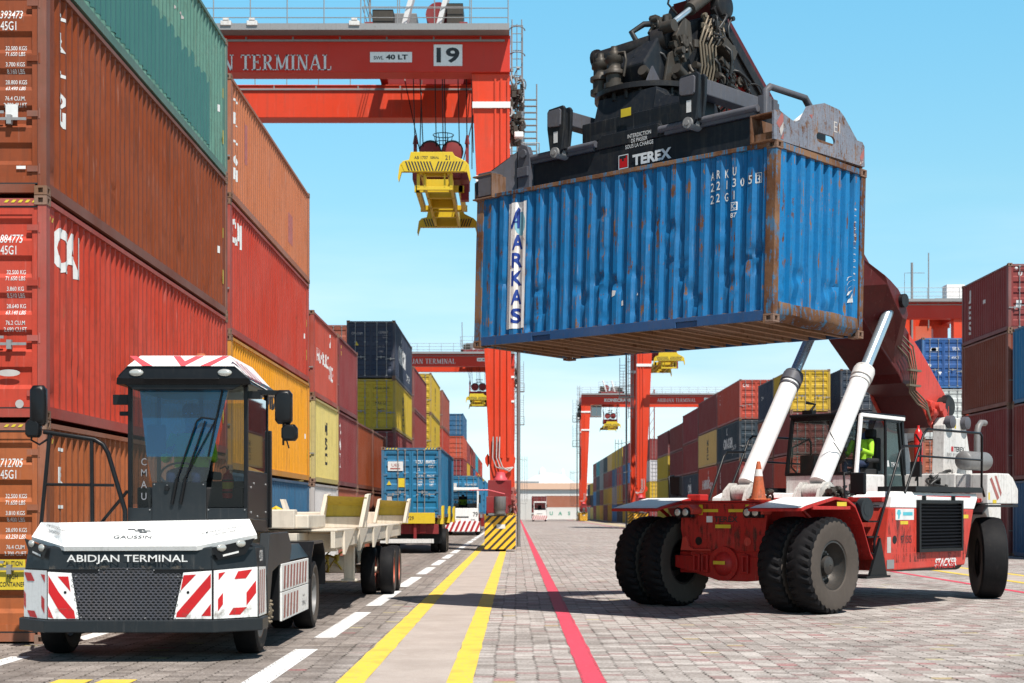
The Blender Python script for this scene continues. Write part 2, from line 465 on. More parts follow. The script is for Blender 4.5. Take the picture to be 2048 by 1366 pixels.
# slab serif capitals drawn as strokes on a 0..1 high grid
def serif(text, gap=0.16):
    T, t = 0.15, 0.06
    def arc(cx, cy, rx, ry, a0, a1, w0=T, w1=T, n=8):
        q = []
        for i in range(n):
            u0 = R(a0 + (a1 - a0) * i / n); u1 = R(a0 + (a1 - a0) * (i + 1) / n)
            def pt(u, k): 
                w = t + (T - t) * abs(math.cos(u))
                return (cx + (rx - k * w) * math.cos(u), cy + (ry - k * w * .8) * math.sin(u))
            q.append([pt(u0, 0), pt(u1, 0), pt(u1, 1), pt(u0, 1)])
        return q
    def bar(x0, y0, x1, y1, w):
        return [[(x0 - w / 2, y0), (x0 + w / 2, y0), (x1 + w / 2, y1), (x1 - w / 2, y1)]]
    def rect(x0, y0, x1, y1): return [[(x0, y0), (x1, y0), (x1, y1), (x0, y1)]]
    def sr(x, y, w=0.3): return rect(x - w / 2, y, x + w / 2, y + t)
    top = 1 - t
    G = {
        'A': (0.78, bar(.06, 0, .36, 1, t + .02) + bar(.66, 0, .38, 1, T) + rect(.18, .32, .56, .32 + t) + sr(.08, 0, .24) + sr(.66, 0, .28)),
        'B': (0.66, bar(.16, 0, .16, 1, T) + sr(.14, 0) + sr(.14, top) + rect(.16, 0, .38, t) + rect(.16, .5, .36, .5 + t) + rect(.16, top, .36, 1) + arc(.36, .27, .27, .27, -90, 90) + arc(.34, .76, .24, .24, -90, 90)),
        'I': (0.34, bar(.17, 0, .17, 1, T) + sr(.17, 0) + sr(.17, top)),
        'D': (0.74, bar(.16, 0, .16, 1, T) + sr(.14, 0) + sr(.14, top) + rect(.16, 0, .32, t) + rect(.16, top, .32, 1) + arc(.32, .5, .38, .5, -90, 90, n=12)),
        'J': (0.48, bar(.34, .2, .34, 1, T) + sr(.34, top) + arc(.22, .2, .19, .2, 180, 360)),
        'N': (0.80, bar(.14, 0, .14, 1, t + .02) + bar(.66, 0, .66, 1, t + .02) + bar(.62, 0, .16, 1, T) + sr(.12, 0, .26) + sr(.1, top, .2) + sr(.66, top, .26)),
        'T': (0.68, bar(.34, 0, .34, 1, T) + sr(.34, 0, .34) + rect(.02, top, .66, 1) + rect(.02, .78, .07, 1) + rect(.61, .78, .66, 1)),
        'E': (0.64, bar(.16, 0, .16, 1, T) + sr(.14, 0) + sr(.14, top) + rect(.1, 0, .58, t) + rect(.1, top, .55, 1) + rect(.16, .5, .42, .5 + t) + rect(.54, 0, .59, .22) + rect(.51, .8, .56, 1) + rect(.4, .42, .44, .64)),
        'R': (0.74, bar(.16, 0, .16, 1, T) + sr(.14, 0) + sr(.14, top) + rect(.16, .47, .36, .47 + t) + rect(.16, top, .36, 1) + arc(.34, .74, .26, .26, -90, 90) + bar(.60, 0, .34, .48, T) + sr(.66, 0, .2)),
        'M': (0.96, bar(.14, 0, .14, 1, t + .02) + bar(.80, 0, .80, 1, T) + bar(.46, .05, .16, 1, T) + bar(.46, .05, .78, 1, t + .02) + sr(.12, 0, .26) + sr(.82, 0) + sr(.1, top, .2) + sr(.84, top, .24)),
        'L': (0.62, bar(.16, 0, .16, 1, T) + sr(.14, 0) + sr(.14, top) + rect(.1, 0, .56, t) + rect(.52, 0, .57, .26)),
        ' ': (0.30, []),
    }
    x = 0; vs = []; fs = []
    for ch in text:
        wd, qs = G[ch]
        for q in qs:
            o = len(vs); vs += [(p[0] + x, p[1] - .5) for p in q]; fs.append((o, o + 1, o + 2, o + 3))
        x += wd + gap * .45
    vs = [(a - x / 2, b) for a, b in vs]
    return vs, fs

def lay(name, shapes, mat, parent, O, U, V, breaks=None, prof=None, off=0.003):
    """shapes: list of (verts2d, faces, cx, cy, sx, sy, rot) laid on the plane through O with axes U, V.
       breaks/prof: where the sheet under it is folded, and how far it is set back there"""
    O = Vector(O); U = Vector(U).normalized(); V = Vector(V).normalized(); N = U.cross(V).normalized()
    bm = bmesh.new()
    for vs, fs, cx, cy, sx, sy, rot in shapes:
        c, q = math.cos(rot), math.sin(rot)
        bv = [bm.verts.new(((x * sx * c - y * sy * q) + cx, (x * sx * q + y * sy * c) + cy, 0)) for x, y in vs]
        for f in fs:
            try: bm.faces.new([bv[i] for i in f])
            except ValueError: pass
    if not bm.verts: bm.free(); return None
    if breaks:
        lo = min(v.co.x for v in bm.verts); hi = max(v.co.x for v in bm.verts)
        for b in breaks:
            if lo < b < hi:
                bmesh.ops.bisect_plane(bm, geom=bm.verts[:] + bm.edges[:] + bm.faces[:], plane_co=(b, 0, 0), plane_no=(1, 0, 0), dist=1e-5)
    for v in bm.verts:
        a, b = v.co.x, v.co.y
        d = prof(a) if prof else 0.0
        v.co = O + U * a + V * b + N * (off + d)
    me = bpy.data.meshes.new(name)
    bmesh.ops.recalc_face_normals(bm, faces=bm.faces)
    bm.to_mesh(me); bm.free()
    me.materials.append(M[mat])
    o = bpy.data.objects.new(name, me); COL.objects.link(o); o.parent = parent
    return o
def W(text, cx, cy, h, xs=1.0, bold=0.0, shear=0.0, space=1.0, rot=0.0, w=None):
    vs, fs = glyphs(text, xs, bold, shear, space)
    sx = h
    if w and vs:
        ww = max(x for x, y in vs) - min(x for x, y in vs)
        sx = w / ww
    return (vs, fs, cx, cy, sx, h, rot)
def P2(*pts):
    return (list(pts), [tuple(range(len(pts)))], 0, 0, 1, 1, 0)
def RC(x0, y0, x1, y1): return P2((x0, y0), (x1, y0), (x1, y1), (x0, y1))
def DISC(cx, cy, r, n=20, ry=None):
    return P2(*[(cx + r * math.cos(2 * PI * k / n), cy + (ry or r) * math.sin(2 * PI * k / n)) for k in range(n)])
def FR(x0, y0, x1, y1, t):
    v = [(x0, y0), (x1, y0), (x1, y1), (x0, y1), (x0 + t, y0 + t), (x1 - t, y0 + t), (x1 - t, y1 - t), (x0 + t, y1 - t)]
    return (v, [(0, 1, 5, 4), (1, 2, 6, 5), (2, 3, 7, 6), (3, 0, 4, 7)], 0, 0, 1, 1, 0)
# ------------------------------------------------------------------ ground
def ground_mat():
    k = NT('block_paving')
    geo = k.t.nodes.new('ShaderNodeNewGeometry')
    sx = k.t.nodes.new('ShaderNodeSeparateXYZ')
    k.t.links.new(geo.outputs['Position'], sx.inputs[0])
    X, Y = sx.outputs['X'], sx.outputs['Y']
    bw, bh = 0.225, 0.165
    pos = geo.outputs['Position']
    wob = k.noise(pos, 0.35, 3)
    X = k.math('ADD', X, k.math('MULTIPLY', k.math('SUBTRACT', wob, 0.5), 0.12))
    # zigzag joints
    tri = k.math('PINGPONG', k.math('DIVIDE', Y, bh * 0.5), 1.0)
    Xz = k.math('ADD', X, k.math('MULTIPLY', tri, 0.032))
    row = k.math('FLOOR', k.math('DIVIDE', Y, bh))
    trx = k.math('PINGPONG', k.math('DIVIDE', X, bw * 0.5), 1.0)
    Yz = k.math('ADD', Y, k.math('MULTIPLY', trx, 0.022))
    row = k.math('FLOOR', k.math('DIVIDE', Yz, bh))
    u = k.math('ADD', k.math('DIVIDE', Xz, bw), k.math('MULTIPLY', k.math('MODULO', row, 2.0), 0.0))
    v = k.math('DIVIDE', Yz, bh)
    iu = k.math('FLOOR', u)
    fu = k.math('FRACT', u); fv = k.math('FRACT', v)
    cmb = k.t.nodes.new('ShaderNodeCombineXYZ')
    k.put(cmb.inputs[0], iu); k.put(cmb.inputs[1], row)
    wn = k.t.nodes.new('ShaderNodeTexWhiteNoise'); wn.noise_dimensions = '2D'
    k.t.links.new(cmb.outputs[0], wn.inputs['Vector'])
    rnd = wn.outputs['Value']
    wn2 = k.t.nodes.new('ShaderNodeTexWhiteNoise'); wn2.noise_dimensions = '3D'
    cm2 = k.t.nodes.new('ShaderNodeCombineXYZ')
    k.put(cm2.inputs[0], iu); k.put(cm2.inputs[1], row); cm2.inputs[2].default_value = 5.3
    k.t.links.new(cm2.outputs[0], wn2.inputs['Vector'])
    du = k.math('MINIMUM', fu, k.math('SUBTRACT', 1.0, fu))
    dv = k.math('MINIMUM', fv, k.math('SUBTRACT', 1.0, fv))
    fine = k.noise(pos, 28, 5, 0.7)
    mid = k.noise(pos, 2.2, 5, 0.6)
    big = k.noise(pos, 0.23, 4, 0.6)
    jw = k.ramp(mid, 0.42, 0.62, 0.015, 0.052)
    ju = k.math('LESS_THAN', du, jw)
    jv = k.math('LESS_THAN', dv, k.math('MULTIPLY', jw, 0.42))
    gate = k.ramp(k.noise(pos, 1.3, 3), 0.40, 0.55, 0.35, 1.0)
    joint = k.math('MULTIPLY', k.math('MAXIMUM', ju, k.math('MULTIPLY', jv, 0.6)), gate)
    # right-hand yard: pale grey-pink; truck lane: browner
    a = k.mix(rnd, srgb(162, 152, 145), srgb(224, 215, 208))
    a = k.mix(k.math('GREATER_THAN', rnd, 0.86), a, srgb(176, 146, 142))
    b = k.mix(rnd, srgb(122, 111, 104), srgb(176, 164, 155))
    lane = k.ramp(X, -2.1, -1.7)
    c = k.mix(lane, b, a)
    # leftovers of old paint on single blocks near the lines
    sp = k.math('MULTIPLY', k.math('GREATER_THAN', wn2.outputs['Value'], 0.988), k.math('LESS_THAN', X, 9.0))
    c = k.mix(k.math('MULTIPLY', sp, 0.55), c, k.mix(k.math('GREATER_THAN', rnd, 0.5), srgb(200, 90, 100), srgb(204, 190, 110)))
    c = k.mix(k.ramp(fine, 0.42, 0.72, 0, 0.62), c, srgb(96, 88, 82))
    c = k.mix(k.ramp(fine, 0.52, 0.3, 0, 0.35), c, srgb(226, 220, 216))
    c = k.mix(k.ramp(mid, 0.46, 0.7, 0, 0.34), c, srgb(112, 99, 88))
    c = k.mix(k.ramp(big, 0.45, 0.66, 0, 0.34), c, srgb(104, 96, 90))
    oil = k.math('MULTIPLY', k.ramp(k.noise(pos, 0.9, 3), 0.66, 0.74), k.ramp(mid, 0.4, 0.6))
    c = k.mix(k.math('MULTIPLY', oil, 0.45), c, srgb(62, 56, 52))
    for cx_, cy_, r_, wd_ in ((16.0, 12.0, 13.5, .28), (16.0, 12.0, 11.4, .28), (-6.0, 34.0, 15.5, .22), (20.0, 40.0, 15.0, .3), (2.0, 2.0, 17.5, .2), (9.0, 48.0, 21.0, .3)):
        dx_ = k.math('SUBTRACT', sx.outputs['X'], cx_); dy_ = k.math('SUBTRACT', sx.outputs['Y'], cy_)
        d_ = k.math('SQRT', k.math('ADD', k.math('MULTIPLY', dx_, dx_), k.math('MULTIPLY', dy_, dy_)))
        e_ = k.ramp(k.math('ABSOLUTE', k.math('SUBTRACT', d_, r_)), wd_, wd_ * .6)
        c = k.mix(k.math('MULTIPLY', e_, k.ramp(fine, .35, .65, .06, .34)), c, srgb(66, 60, 56))
    smk = k.t.nodes.new('ShaderNodeMapping'); smk.inputs['Scale'].default_value = (3.2, 0.10, 1); k.t.links.new(pos, smk.inputs[0])
    c = k.mix(k.ramp(k.noise(smk.outputs[0], 1.3, 4, 0.6), 0.56, 0.74, 0, 0.32), c, srgb(92, 84, 80))
    # tyre grime along the truck lane
    tl = k.math('ABSOLUTE', k.math('SUBTRACT', k.math('ABSOLUTE', k.math('ADD', X, 4.25)), 1.05))
    tm = k.math('MULTIPLY', k.ramp(tl, 0.45, 0.1), k.ramp(k.noise(pos, 0.8, 4), 0.35, 0.65, 0.1, 0.4))
    c = k.mix(tm, c, srgb(70, 62, 56))
    c = k.mix(k.math('MULTIPLY', joint, 0.95), c, srgb(46, 40, 32))
    k.put(k.b.inputs['Base Color'], k.mix(1.0, c, (ALB, ALB, ALB, 1), 'MULTIPLY'))
    k.b.inputs['Roughness'].default_value = 0.85
    k.b.inputs['Specular IOR Level'].default_value = 0.25
    hgt = k.math('SUBTRACT', k.math('ADD', k.math('MULTIPLY', fine, 0.3), k.math('MULTIPLY', rnd, 0.25)), joint)
    bp = k.n('ShaderNodeBump', Height=hgt, Strength=0.45, Distance=0.012)
    k.put(k.b.inputs['Normal'], bp)
    return k.m
M['paving'] = ground_mat()

def marking(name, color, wear, dark=(0.12, 0.10, 0.085, 1), zig=True, wearcol=None):
    k = NT(name)
    geo = k.t.nodes.new('ShaderNodeNewGeometry')
    pos = geo.outputs['Position']
    f = k.noise(pos, 24, 6, 0.7); g = k.noise(pos, 1.7, 5, 0.65)
    c = k.mix(k.ramp(f, 0.5, 0.72, 0, wear), color, wearcol or srgb(176, 166, 158))
    c = k.mix(k.ramp(g, 0.5, 0.8, 0, wear * 0.6), c, dark)
    if zig:
        sx = k.t.nodes.new('ShaderNodeSeparateXYZ'); k.t.links.new(pos, sx.inputs[0])
        tri = k.math('PINGPONG', k.math('DIVIDE', sx.outputs['Y'], 0.095), 1.0)
        wob = k.noise(pos, 0.35, 3)
        X = k.math('ADD', sx.outputs['X'], k.math('MULTIPLY', k.math('SUBTRACT', wob, 0.5), 0.12))
        u = k.math('FRACT', k.math('DIVIDE', k.math('ADD', X, k.math('MULTIPLY', tri, 0.032)), 0.225))
        du = k.math('MINIMUM', u, k.math('SUBTRACT', 1.0, u))
        j = k.math('MULTIPLY', k.math('LESS_THAN', du, 0.028), k.ramp(k.noise(pos, 3.0, 4), 0.38, 0.52))
        c = k.mix(k.math('MULTIPLY', j, 0.8), c, srgb(70, 60, 52))
    k.put(k.b.inputs['Base Color'], k.mix(1.0, c, (ALB, ALB, ALB, 1), 'MULTIPLY'))
    k.b.inputs['Roughness'].default_value = 0.75
    return k.m
M['mk_yellow'] = marking('yellow_road_paint', (0.90, 0.62, 0.05, 1), 0.8, zig=False)
M['mk_white'] = marking('white_road_paint', (0.92, 0.91, 0.89, 1), 0.5)
M['mk_red'] = marking('red_road_paint', (0.72, 0.055, 0.10, 1), 0.5, dark=(0.3, 0.03, 0.03, 1), wearcol=srgb(214, 120, 130))

def concrete_mat():
    k = NT('crane_runway_concrete')
    geo = k.t.nodes.new('ShaderNodeNewGeometry'); pos = geo.outputs['Position']
    f = k.noise(pos, 45, 5, 0.7); g = k.noise(pos, 1.1, 6, 0.65); h = k.noise(pos, 7, 5, 0.6)
    c = k.mix(k.ramp(g, 0.35, 0.65), srgb(196, 182, 172), srgb(178, 164, 154))
    c = k.mix(k.ramp(f, 0.45, 0.75, 0, 0.4), c, srgb(140, 128, 118))
    c = k.mix(k.ramp(h, 0.55, 0.75, 0, 0.3), c, srgb(214, 204, 196))
    vor = k.n('ShaderNodeTexVoronoi', Vector=pos, Scale=1.6)
    c = k.mix(k.math('LESS_THAN', vor.outputs['Distance'], 0.02), c, srgb(60, 50, 44))
    k.put(k.b.inputs['Base Color'], k.mix(1.0, c, (ALB, ALB, ALB, 1), 'MULTIPLY')); k.b.inputs['Roughness'].default_value = 0.85
    bp = k.n('ShaderNodeBump', Height=f, Strength=0.3, Distance=0.004); k.put(k.b.inputs['Normal'], bp)
    return k.m
M['runway'] = concrete_mat()

def sheet(name, x0, x1, y0, y1, z, mat, wob=0.0, n=1, kind='structure'):
    m = MB()
    if n == 1:
        m.quad((x0, y0, z), (x1, y0, z), (x1, y1, z), (x0, y1, z))
    else:
        for i in range(n):
            a, b = y0 + (y1 - y0) * i / n, y0 + (y1 - y0) * (i + 1) / n
            q = lambda x, y, s: (x + wob * (noise.noise((y * 1.3, s * 7.0, 0)) ), y, z)
            m.add([q(x0, a, 1), q(x1, a, 2), q(x1, b, 2), q(x0, b, 1)], [(0, 1, 2, 3)])
    return tag(m.build(name, mat), kind=kind)
sheet('ground', -700, 900, -30, 3500, 0, 'paving')
sheet('crane_runway', -1.52, -0.70, -10, 325, 0.004, 'runway')
sheet('runway_line', -1.80, -1.52, -10, 325, 0.006, 'mk_yellow', 0.022, 500)
sheet('runway_line', -0.70, -0.44, -10, 325, 0.006, 'mk_yellow', 0.022, 500)
sheet('lane_line', 0.66, 0.90, -10, 325, 0.004, 'mk_red', 0.02, 500)
sheet('crane_runway', 12.25, 13.35, -10, 325, 0.004, 'runway')
sheet('runway_line', 12.0, 12.25, -10, 325, 0.006, 'mk_yellow')
sheet('runway_line', 13.35, 13.6, -10, 325, 0.006, 'mk_yellow')
sheet('lane_line', 10.6, 10.8, -10, 325, 0.004, 'mk_red')
for i in range(-1, 22):
    y = 20.35 + 6.85 * i
    sheet('lane_dash', -2.74, -2.46, y, y + 5.15, 0.004, 'mk_white')
for x0, x1, y0, y1 in ((-5.95, -5.72, 15.6, 17.7), (-5.95, -5.72, 20, 60)):
    sheet('lane_dash', x0, x1, y0, y1, 0.004, 'mk_white')
for x0, x1, y0, y1 in ((-4.65, -4.3, 14.9, 15.28), (-4.2, -3.85, 14.9, 15.28), (-5.4, -4.1, 36.3, 36.6), (-3.9, -3.1, 36.3, 36.6), (-5.2, -4.4, 27.6, 27.9), (-5.6, -4.4, 50, 50.5)):
    sheet('yellow_bay_mark', x0, x1, y0, y1, 0.004, 'mk_yellow')

# ------------------------------------------------------------------ containers
PITCH = 0.278
def wave(L, a0=0.10, depth=0.045, pitch=PITCH, phase=0.0, steep=1.0):
    """break points and set-back function of a corrugated sheet of length L"""
    n = int((L - 2 * a0) / pitch)
    a0 = (L - n * pitch) / 2 + phase
    pts = [(0.0, 0.0)]
    for i in range(n):
        b = a0 + i * pitch
        e = 0.034 * (1 - steep) * pitch / PITCH; q_ = pitch / PITCH
        pts += [(b + 0.036 * q_ + e, 0), (b + 0.104 * q_ - e, -depth), (b + 0.174 * q_ + e, -depth), (b + 0.242 * q_ - e, 0)]
    pts.append((L, 0.0))
    def f(a):
        if a <= pts[0][0] or a >= pts[-1][0]: return 0.0
        lo, hi = 0, len(pts) - 1
        while hi - lo > 1:
            m = (lo + hi) // 2
            if pts[m][0] <= a: lo = m
            else: hi = m
        (x0, d0), (x1, d1) = pts[lo], pts[hi]
        return d0 + (d1 - d0) * (a - x0) / max(1e-9, x1 - x0)
    return pts, f

def wall_mb(mb, O, U, V, L, H, depth=0.045, nz=1, dent=0.0, pitch=PITCH, seed=0, spots=(), phase=0.0, steep=1.0, a0=0.10):
    O = Vector(O); U = Vector(U); V = Vector(V); N = U.cross(V)
    pts, f = wave(L, depth=depth, pitch=pitch, phase=phase, steep=steep, a0=a0)
    vs = []
    for j in range(nz + 1):
        h = H * j / nz
        for a, d in pts:
            dd = 0.0
            if dent and 0 < j < nz and 0.05 < a < L - 0.05:
                q = noise.noise((a * 2.1 + seed, h * 1.7, seed * 3.1))
                q2 = noise.noise((a * 6.0 + seed, h * 5.0, seed * 1.1))
                low = 1.0 + 1.3 * max(0, 1 - h / (H * 0.4))
                dd = -dent * low * (max(0, q) * 1.1 + max(0, q2 - 0.15) * 1.2)
                dd += 0.006 * q2
            for (sa, sh, sr, sd) in spots:
                r2 = ((a - sa) ** 2 + (h - sh) ** 2) / (sr * sr)
                if r2 < 1 and 0 < j < nz: dd -= sd * (1 - r2) ** 2
            vs.append(O + U * a + V * h + N * (d + dd))
    n = len(pts)
    mb.add(vs, [(j * n + i, j * n + i + 1, (j + 1) * n + i + 1, (j + 1) * n + i) for j in range(nz) for i in range(n - 1)])
    return pts, f

CW = 2.438
def casting(mb, x, y, z, sx, sy, sz):
    """corner casting with its oval holes as dark recesses"""
    x0, x1 = (x, x + 0.162 * sx); y0, y1 = (y, y + 0.178 * sy); z0, z1 = (z, z + 0.118 * sz)
    X = sorted((x0, x1)); Y = sorted((y0, y1)); Z = sorted((z0, z1))
    # hollow block: six plates leaving holes in the outer faces
    a = 0.05
    mb.box(X[0], X[1], Y[0], Y[1], Z[0], Z[0] + 0.028)
    mb.box(X[0], X[1], Y[0], Y[1], Z[1] - 0.028, Z[1])
    zi0, zi1 = Z[0] + 0.028, Z[1] - 0.028
    for px in (X[0], X[1] - a):
        for py in (Y[0], Y[1] - a):
            mb.box(px, px + a, py, py + a, zi0, zi1)
    mb.box(X[0] + a, X[1] - a, Y[0] + a, Y[1] - a, zi0, zi1)

def frame_mb(L, H, cast=True):
    m = MB(); w = CW / 2; p = 0.12
    for sx in (-1, 1):
        for y0, y1 in ((0.012, 0.16), (L - 0.16, L - 0.012)):
            x0, x1 = (w - 0.008) * sx, (w - p) * sx
            m.box(min(x0, x1), max(x0, x1), y0, y1, 0.118, H - 0.118)
        x0, x1 = (w - 0.010) * sx, (w - 0.075) * sx
        m.box(min(x0, x1), max(x0, x1), 0.165, L - 0.165, H - 0.095, H - 0.03)
        m.box(min(x0, x1), max(x0, x1), 0.17, L - 0.17, 0.03, 0.17)
    for y0, y1 in ((0.02, 0.12), (L - 0.12, L - 0.02)):
        m.box(-w + .14, w - .14, y0, y1, H - 0.13, H - 0.035)
        m.box(-w + .16, w - .16, y0, y1, 0.03, 0.14)
    return m
def castings_mb(L, H):
    m = MB(); w = CW / 2
    for sx in (-1, 1):
        for y, sy in ((0, 1), (L, -1)):
            for z, sz in ((0, 1), (H, -1)):
                casting(m, w * sx, y, z, -sx, sy, sz)
    return m

def door_mb(wd, H, ribs=5):
    """one leaf, origin at its lower hinge corner, x across 0..wd, facing -y"""
    m = MB()
    b = 0.075
    z0, z1 = 0.16, H - 0.15
    m.box(0, b, 0, 0.05, z0, z1); m.box(wd - b, wd, 0, 0.05, z0, z1)
    m.box(b, wd - b, 0, 0.05, z0, z0 + 0.09); m.box(b, wd - b, 0, 0.05, z1 - 0.09, z1)
    a, c = z0 + 0.09, z1 - 0.09
    seg = (c - a) / ribs
    prof = [(a, 0.012)]
    for i in range(ribs):
        q = a + i * seg
        prof += [(q + seg * 0.30, 0.012), (q + seg * 0.42, 0.052), (q + seg * 0.78, 0.052), (q + seg * 0.90, 0.012)]
    prof.append((c, 0.012))
    vs = [(x, d, z) for z, d in prof for x in (b, wd - b)]
    m.add(vs, [(2 * i, 2 * i + 1, 2 * i + 3, 2 * i + 2) for i in range(len(prof) - 1)])
    return m, prof

_cm = {}
def cmesh(key, fn):
    if key not in _cm: _cm[key] = fn()
    return _cm[key]
def link(name, me, parent, color=None, loc=None):
    o = bpy.data.objects.new(name, me); COL.objects.link(o)
    if parent: o.parent = parent
    if color: o.color = color
    if loc: o.location = loc
    return o

FRAMECOL = {}
def container(label, x, y, z, L, H, color, lod, group, rotz=0.0, frame_dark=0.75, root=None, cat='container', door_ribs=5):
    """origin: middle of the lower edge of the door end; length runs along +y"""
    w = CW / 2
    fc = tuple(c * frame_dark for c in color[:3]) + (1,)
    if lod == 3:
        def mk():
            m = MB()
            m.cur = 0
            wall_mb(m, (w - 0.01, 0.1, 0.1), (0, 1, 0), (0, 0, 1), L - 0.2, H - 0.2)
            wall_mb(m, (-w + 0.01, L - 0.1, 0.1), (0, -1, 0), (0, 0, 1), L - 0.2, H - 0.2)
            m.box(-w + .08, w - .08, 0.09, L - 0.05, 0.1, H - 0.04)
            zz = 0.2
            while zz < H - 0.3:
                m.box(-w + .14, -0.03, 0.04, 0.088, zz, zz + 0.25); m.box(0.03, w - .14, 0.04, 0.088, zz, zz + 0.25); zz += 0.52
            f = frame_mb(L, H); m.add(f.v, f.f)
            c = castings_mb(L, H); m.add(c.v, c.f)
            m.cur = 1
            for xx in (-0.85, -0.4, 0.4, 0.85): m.box(xx - .02, xx + .02, -0.005, 0.035, 0.12, H - 0.1)
            return m.mesh('container', ['cont_far', 'galv'])
        o = link('shipping_container', cmesh(('far', L, H), mk), None, color, (x, y, z))
        o.rotation_euler.z = rotz
        return tag(o, label, cat, group)
    r = root or thing('shipping_container', label, cat, (x, y, z), rotz, group)
    near = lod == 1
    def fm():
        m = frame_mb(L, H); m.cur = 1
        c = castings_mb(L, H); m.add(c.v, c.f)
        return m.mesh('frame', ['frame_far', 'rustpost'])
    link('frame', cmesh(('frame', L, H), fm), r, fc)
    def sm(s, lod=lod):
        m = MB()
        if s > 0: wall_mb(m, (w - 0.034, 0.16, 0.165), (0, 1, 0), (0, 0, 1), L - 0.32, H - 0.255, nz=34 if near else 1, dent=0.007 if near else 0, seed=L + H, spots=[(random.Random(9).uniform(0, 0) + q_ * .93 + .5 * math.sin(q_ * 2.7), .15 + .5 * abs(math.sin(q_ * 1.9)), .12 + .05 * math.sin(q_), .03 + .015 * math.cos(q_ * 3)) for q_ in range(13)] if near else ())
        else: wall_mb(m, (-w + 0.034, L - 0.16, 0.165), (0, -1, 0), (0, 0, 1), L - 0.32, H - 0.255)
        return m.mesh('side_panel', 'cont_worn' if near else 'cont', 30 if near else None)
    link('side_panel', cmesh(('sideR', L, H, near), lambda: sm(1)), r, color)
    link('side_panel', cmesh(('sideL', L, H), lambda: sm(-1)), r, color)
    def rm():
        m = MB(); m.box(-w + .07, w - .07, 0.1, L - 0.1, H - 0.075, H - 0.05)
        for i in range(int(L / 0.6)):
            m.box(-w + .2, w - .2, 0.3 + i * .6, 0.5 + i * .6, H - 0.05, H - 0.035)
        return m.mesh('roof_panel', 'cont')
    link('roof_panel', cmesh(('roof', L, H), rm), r, color)
    def em():
        m = MB(); wall_mb(m, (w - 0.1, L - 0.04, 0.13), (-1, 0, 0), (0, 0, 1), CW - 0.2, H - 0.25)
        m.box(-w + .1, w - .1, 0.1, L - 0.1, 0.10, 0.15)
        return m.mesh('end_panel', 'cont')
    link('end_panel', cmesh(('end', L, H), em), r, color)
    wd = w - 0.13
    for s in (-1, 1):
        def dm():
            m, pr = door_mb(wd, H, door_ribs)
            if s > 0: m.xform(Matrix.Translation((0.006, 0.0, 0)))
            else: m.xform(Matrix.Translation((-wd - 0.006, 0.0, 0)))
            return m.mesh('door', 'cont')
        d = link('door', cmesh(('door', wd, H, s, door_ribs), dm), r, color)
        d.location.y = 0.035
        def bm_():
            m = MB()
            for xx in ((0.25, 0.54) if near else (0.30, 0.78)):
                X = xx * s
                m.tube([(X, -0.028, 0.10), (X, -0.028, H - 0.09)], 0.017, 6)
                for zz in (0.11, H * .32, H * .62, H - 0.14):
                    m.box(X - .045, X + .045, -0.045, 0.0, zz, zz + 0.05)
                hz = H * (0.36 if xx < .5 else 0.33)
                m.box(min(X, X + .42 * s), max(X, X + .42 * s), -0.062, -0.045, hz, hz + 0.035)
                m.box(X + .2 * s - .03, X + .2 * s + .03, -0.075, -0.005, hz - .05, hz + 0.07)
            return m.mesh('locking_bar', 'galv')
        link('locking_bar', cmesh(('bars', H, s, near), bm_), d)
        if near:
            def hm():
                m = MB()
                X = (w - 0.10) * s
                m.box(min(X, X - .16 * s), max(X, X - .16 * s), -0.022, 0.0, 0, 0.075)
                m.tube([(X, -0.012, -.03), (X, -0.012, .105)], 0.018, 8)
                return m.mesh('hinge', 'frame_far')
            for q in range(4):
                link('hinge', cmesh(('hinge', s), hm), d, fc, (0, 0, 0.3 + (H - 0.75) * q / 3))
            def gm():
                m = MB(); X = (w - 0.128) * s
                m.box(min(X, X + .012 * s), max(X, X + .012 * s), -0.008, 0.03, 0.15, H - 0.14)
                m.box(min(0, X), max(0, X), -0.006, 0.03, 0.143, 0.158)
                m.box(min(0, X), max(0, X), -0.006, 0.03, H - 0.15, H - 0.135)
                return m.mesh('door_seal', 'hose')
            link('door_seal', cmesh(('seal', H, s), gm), d)
    return r

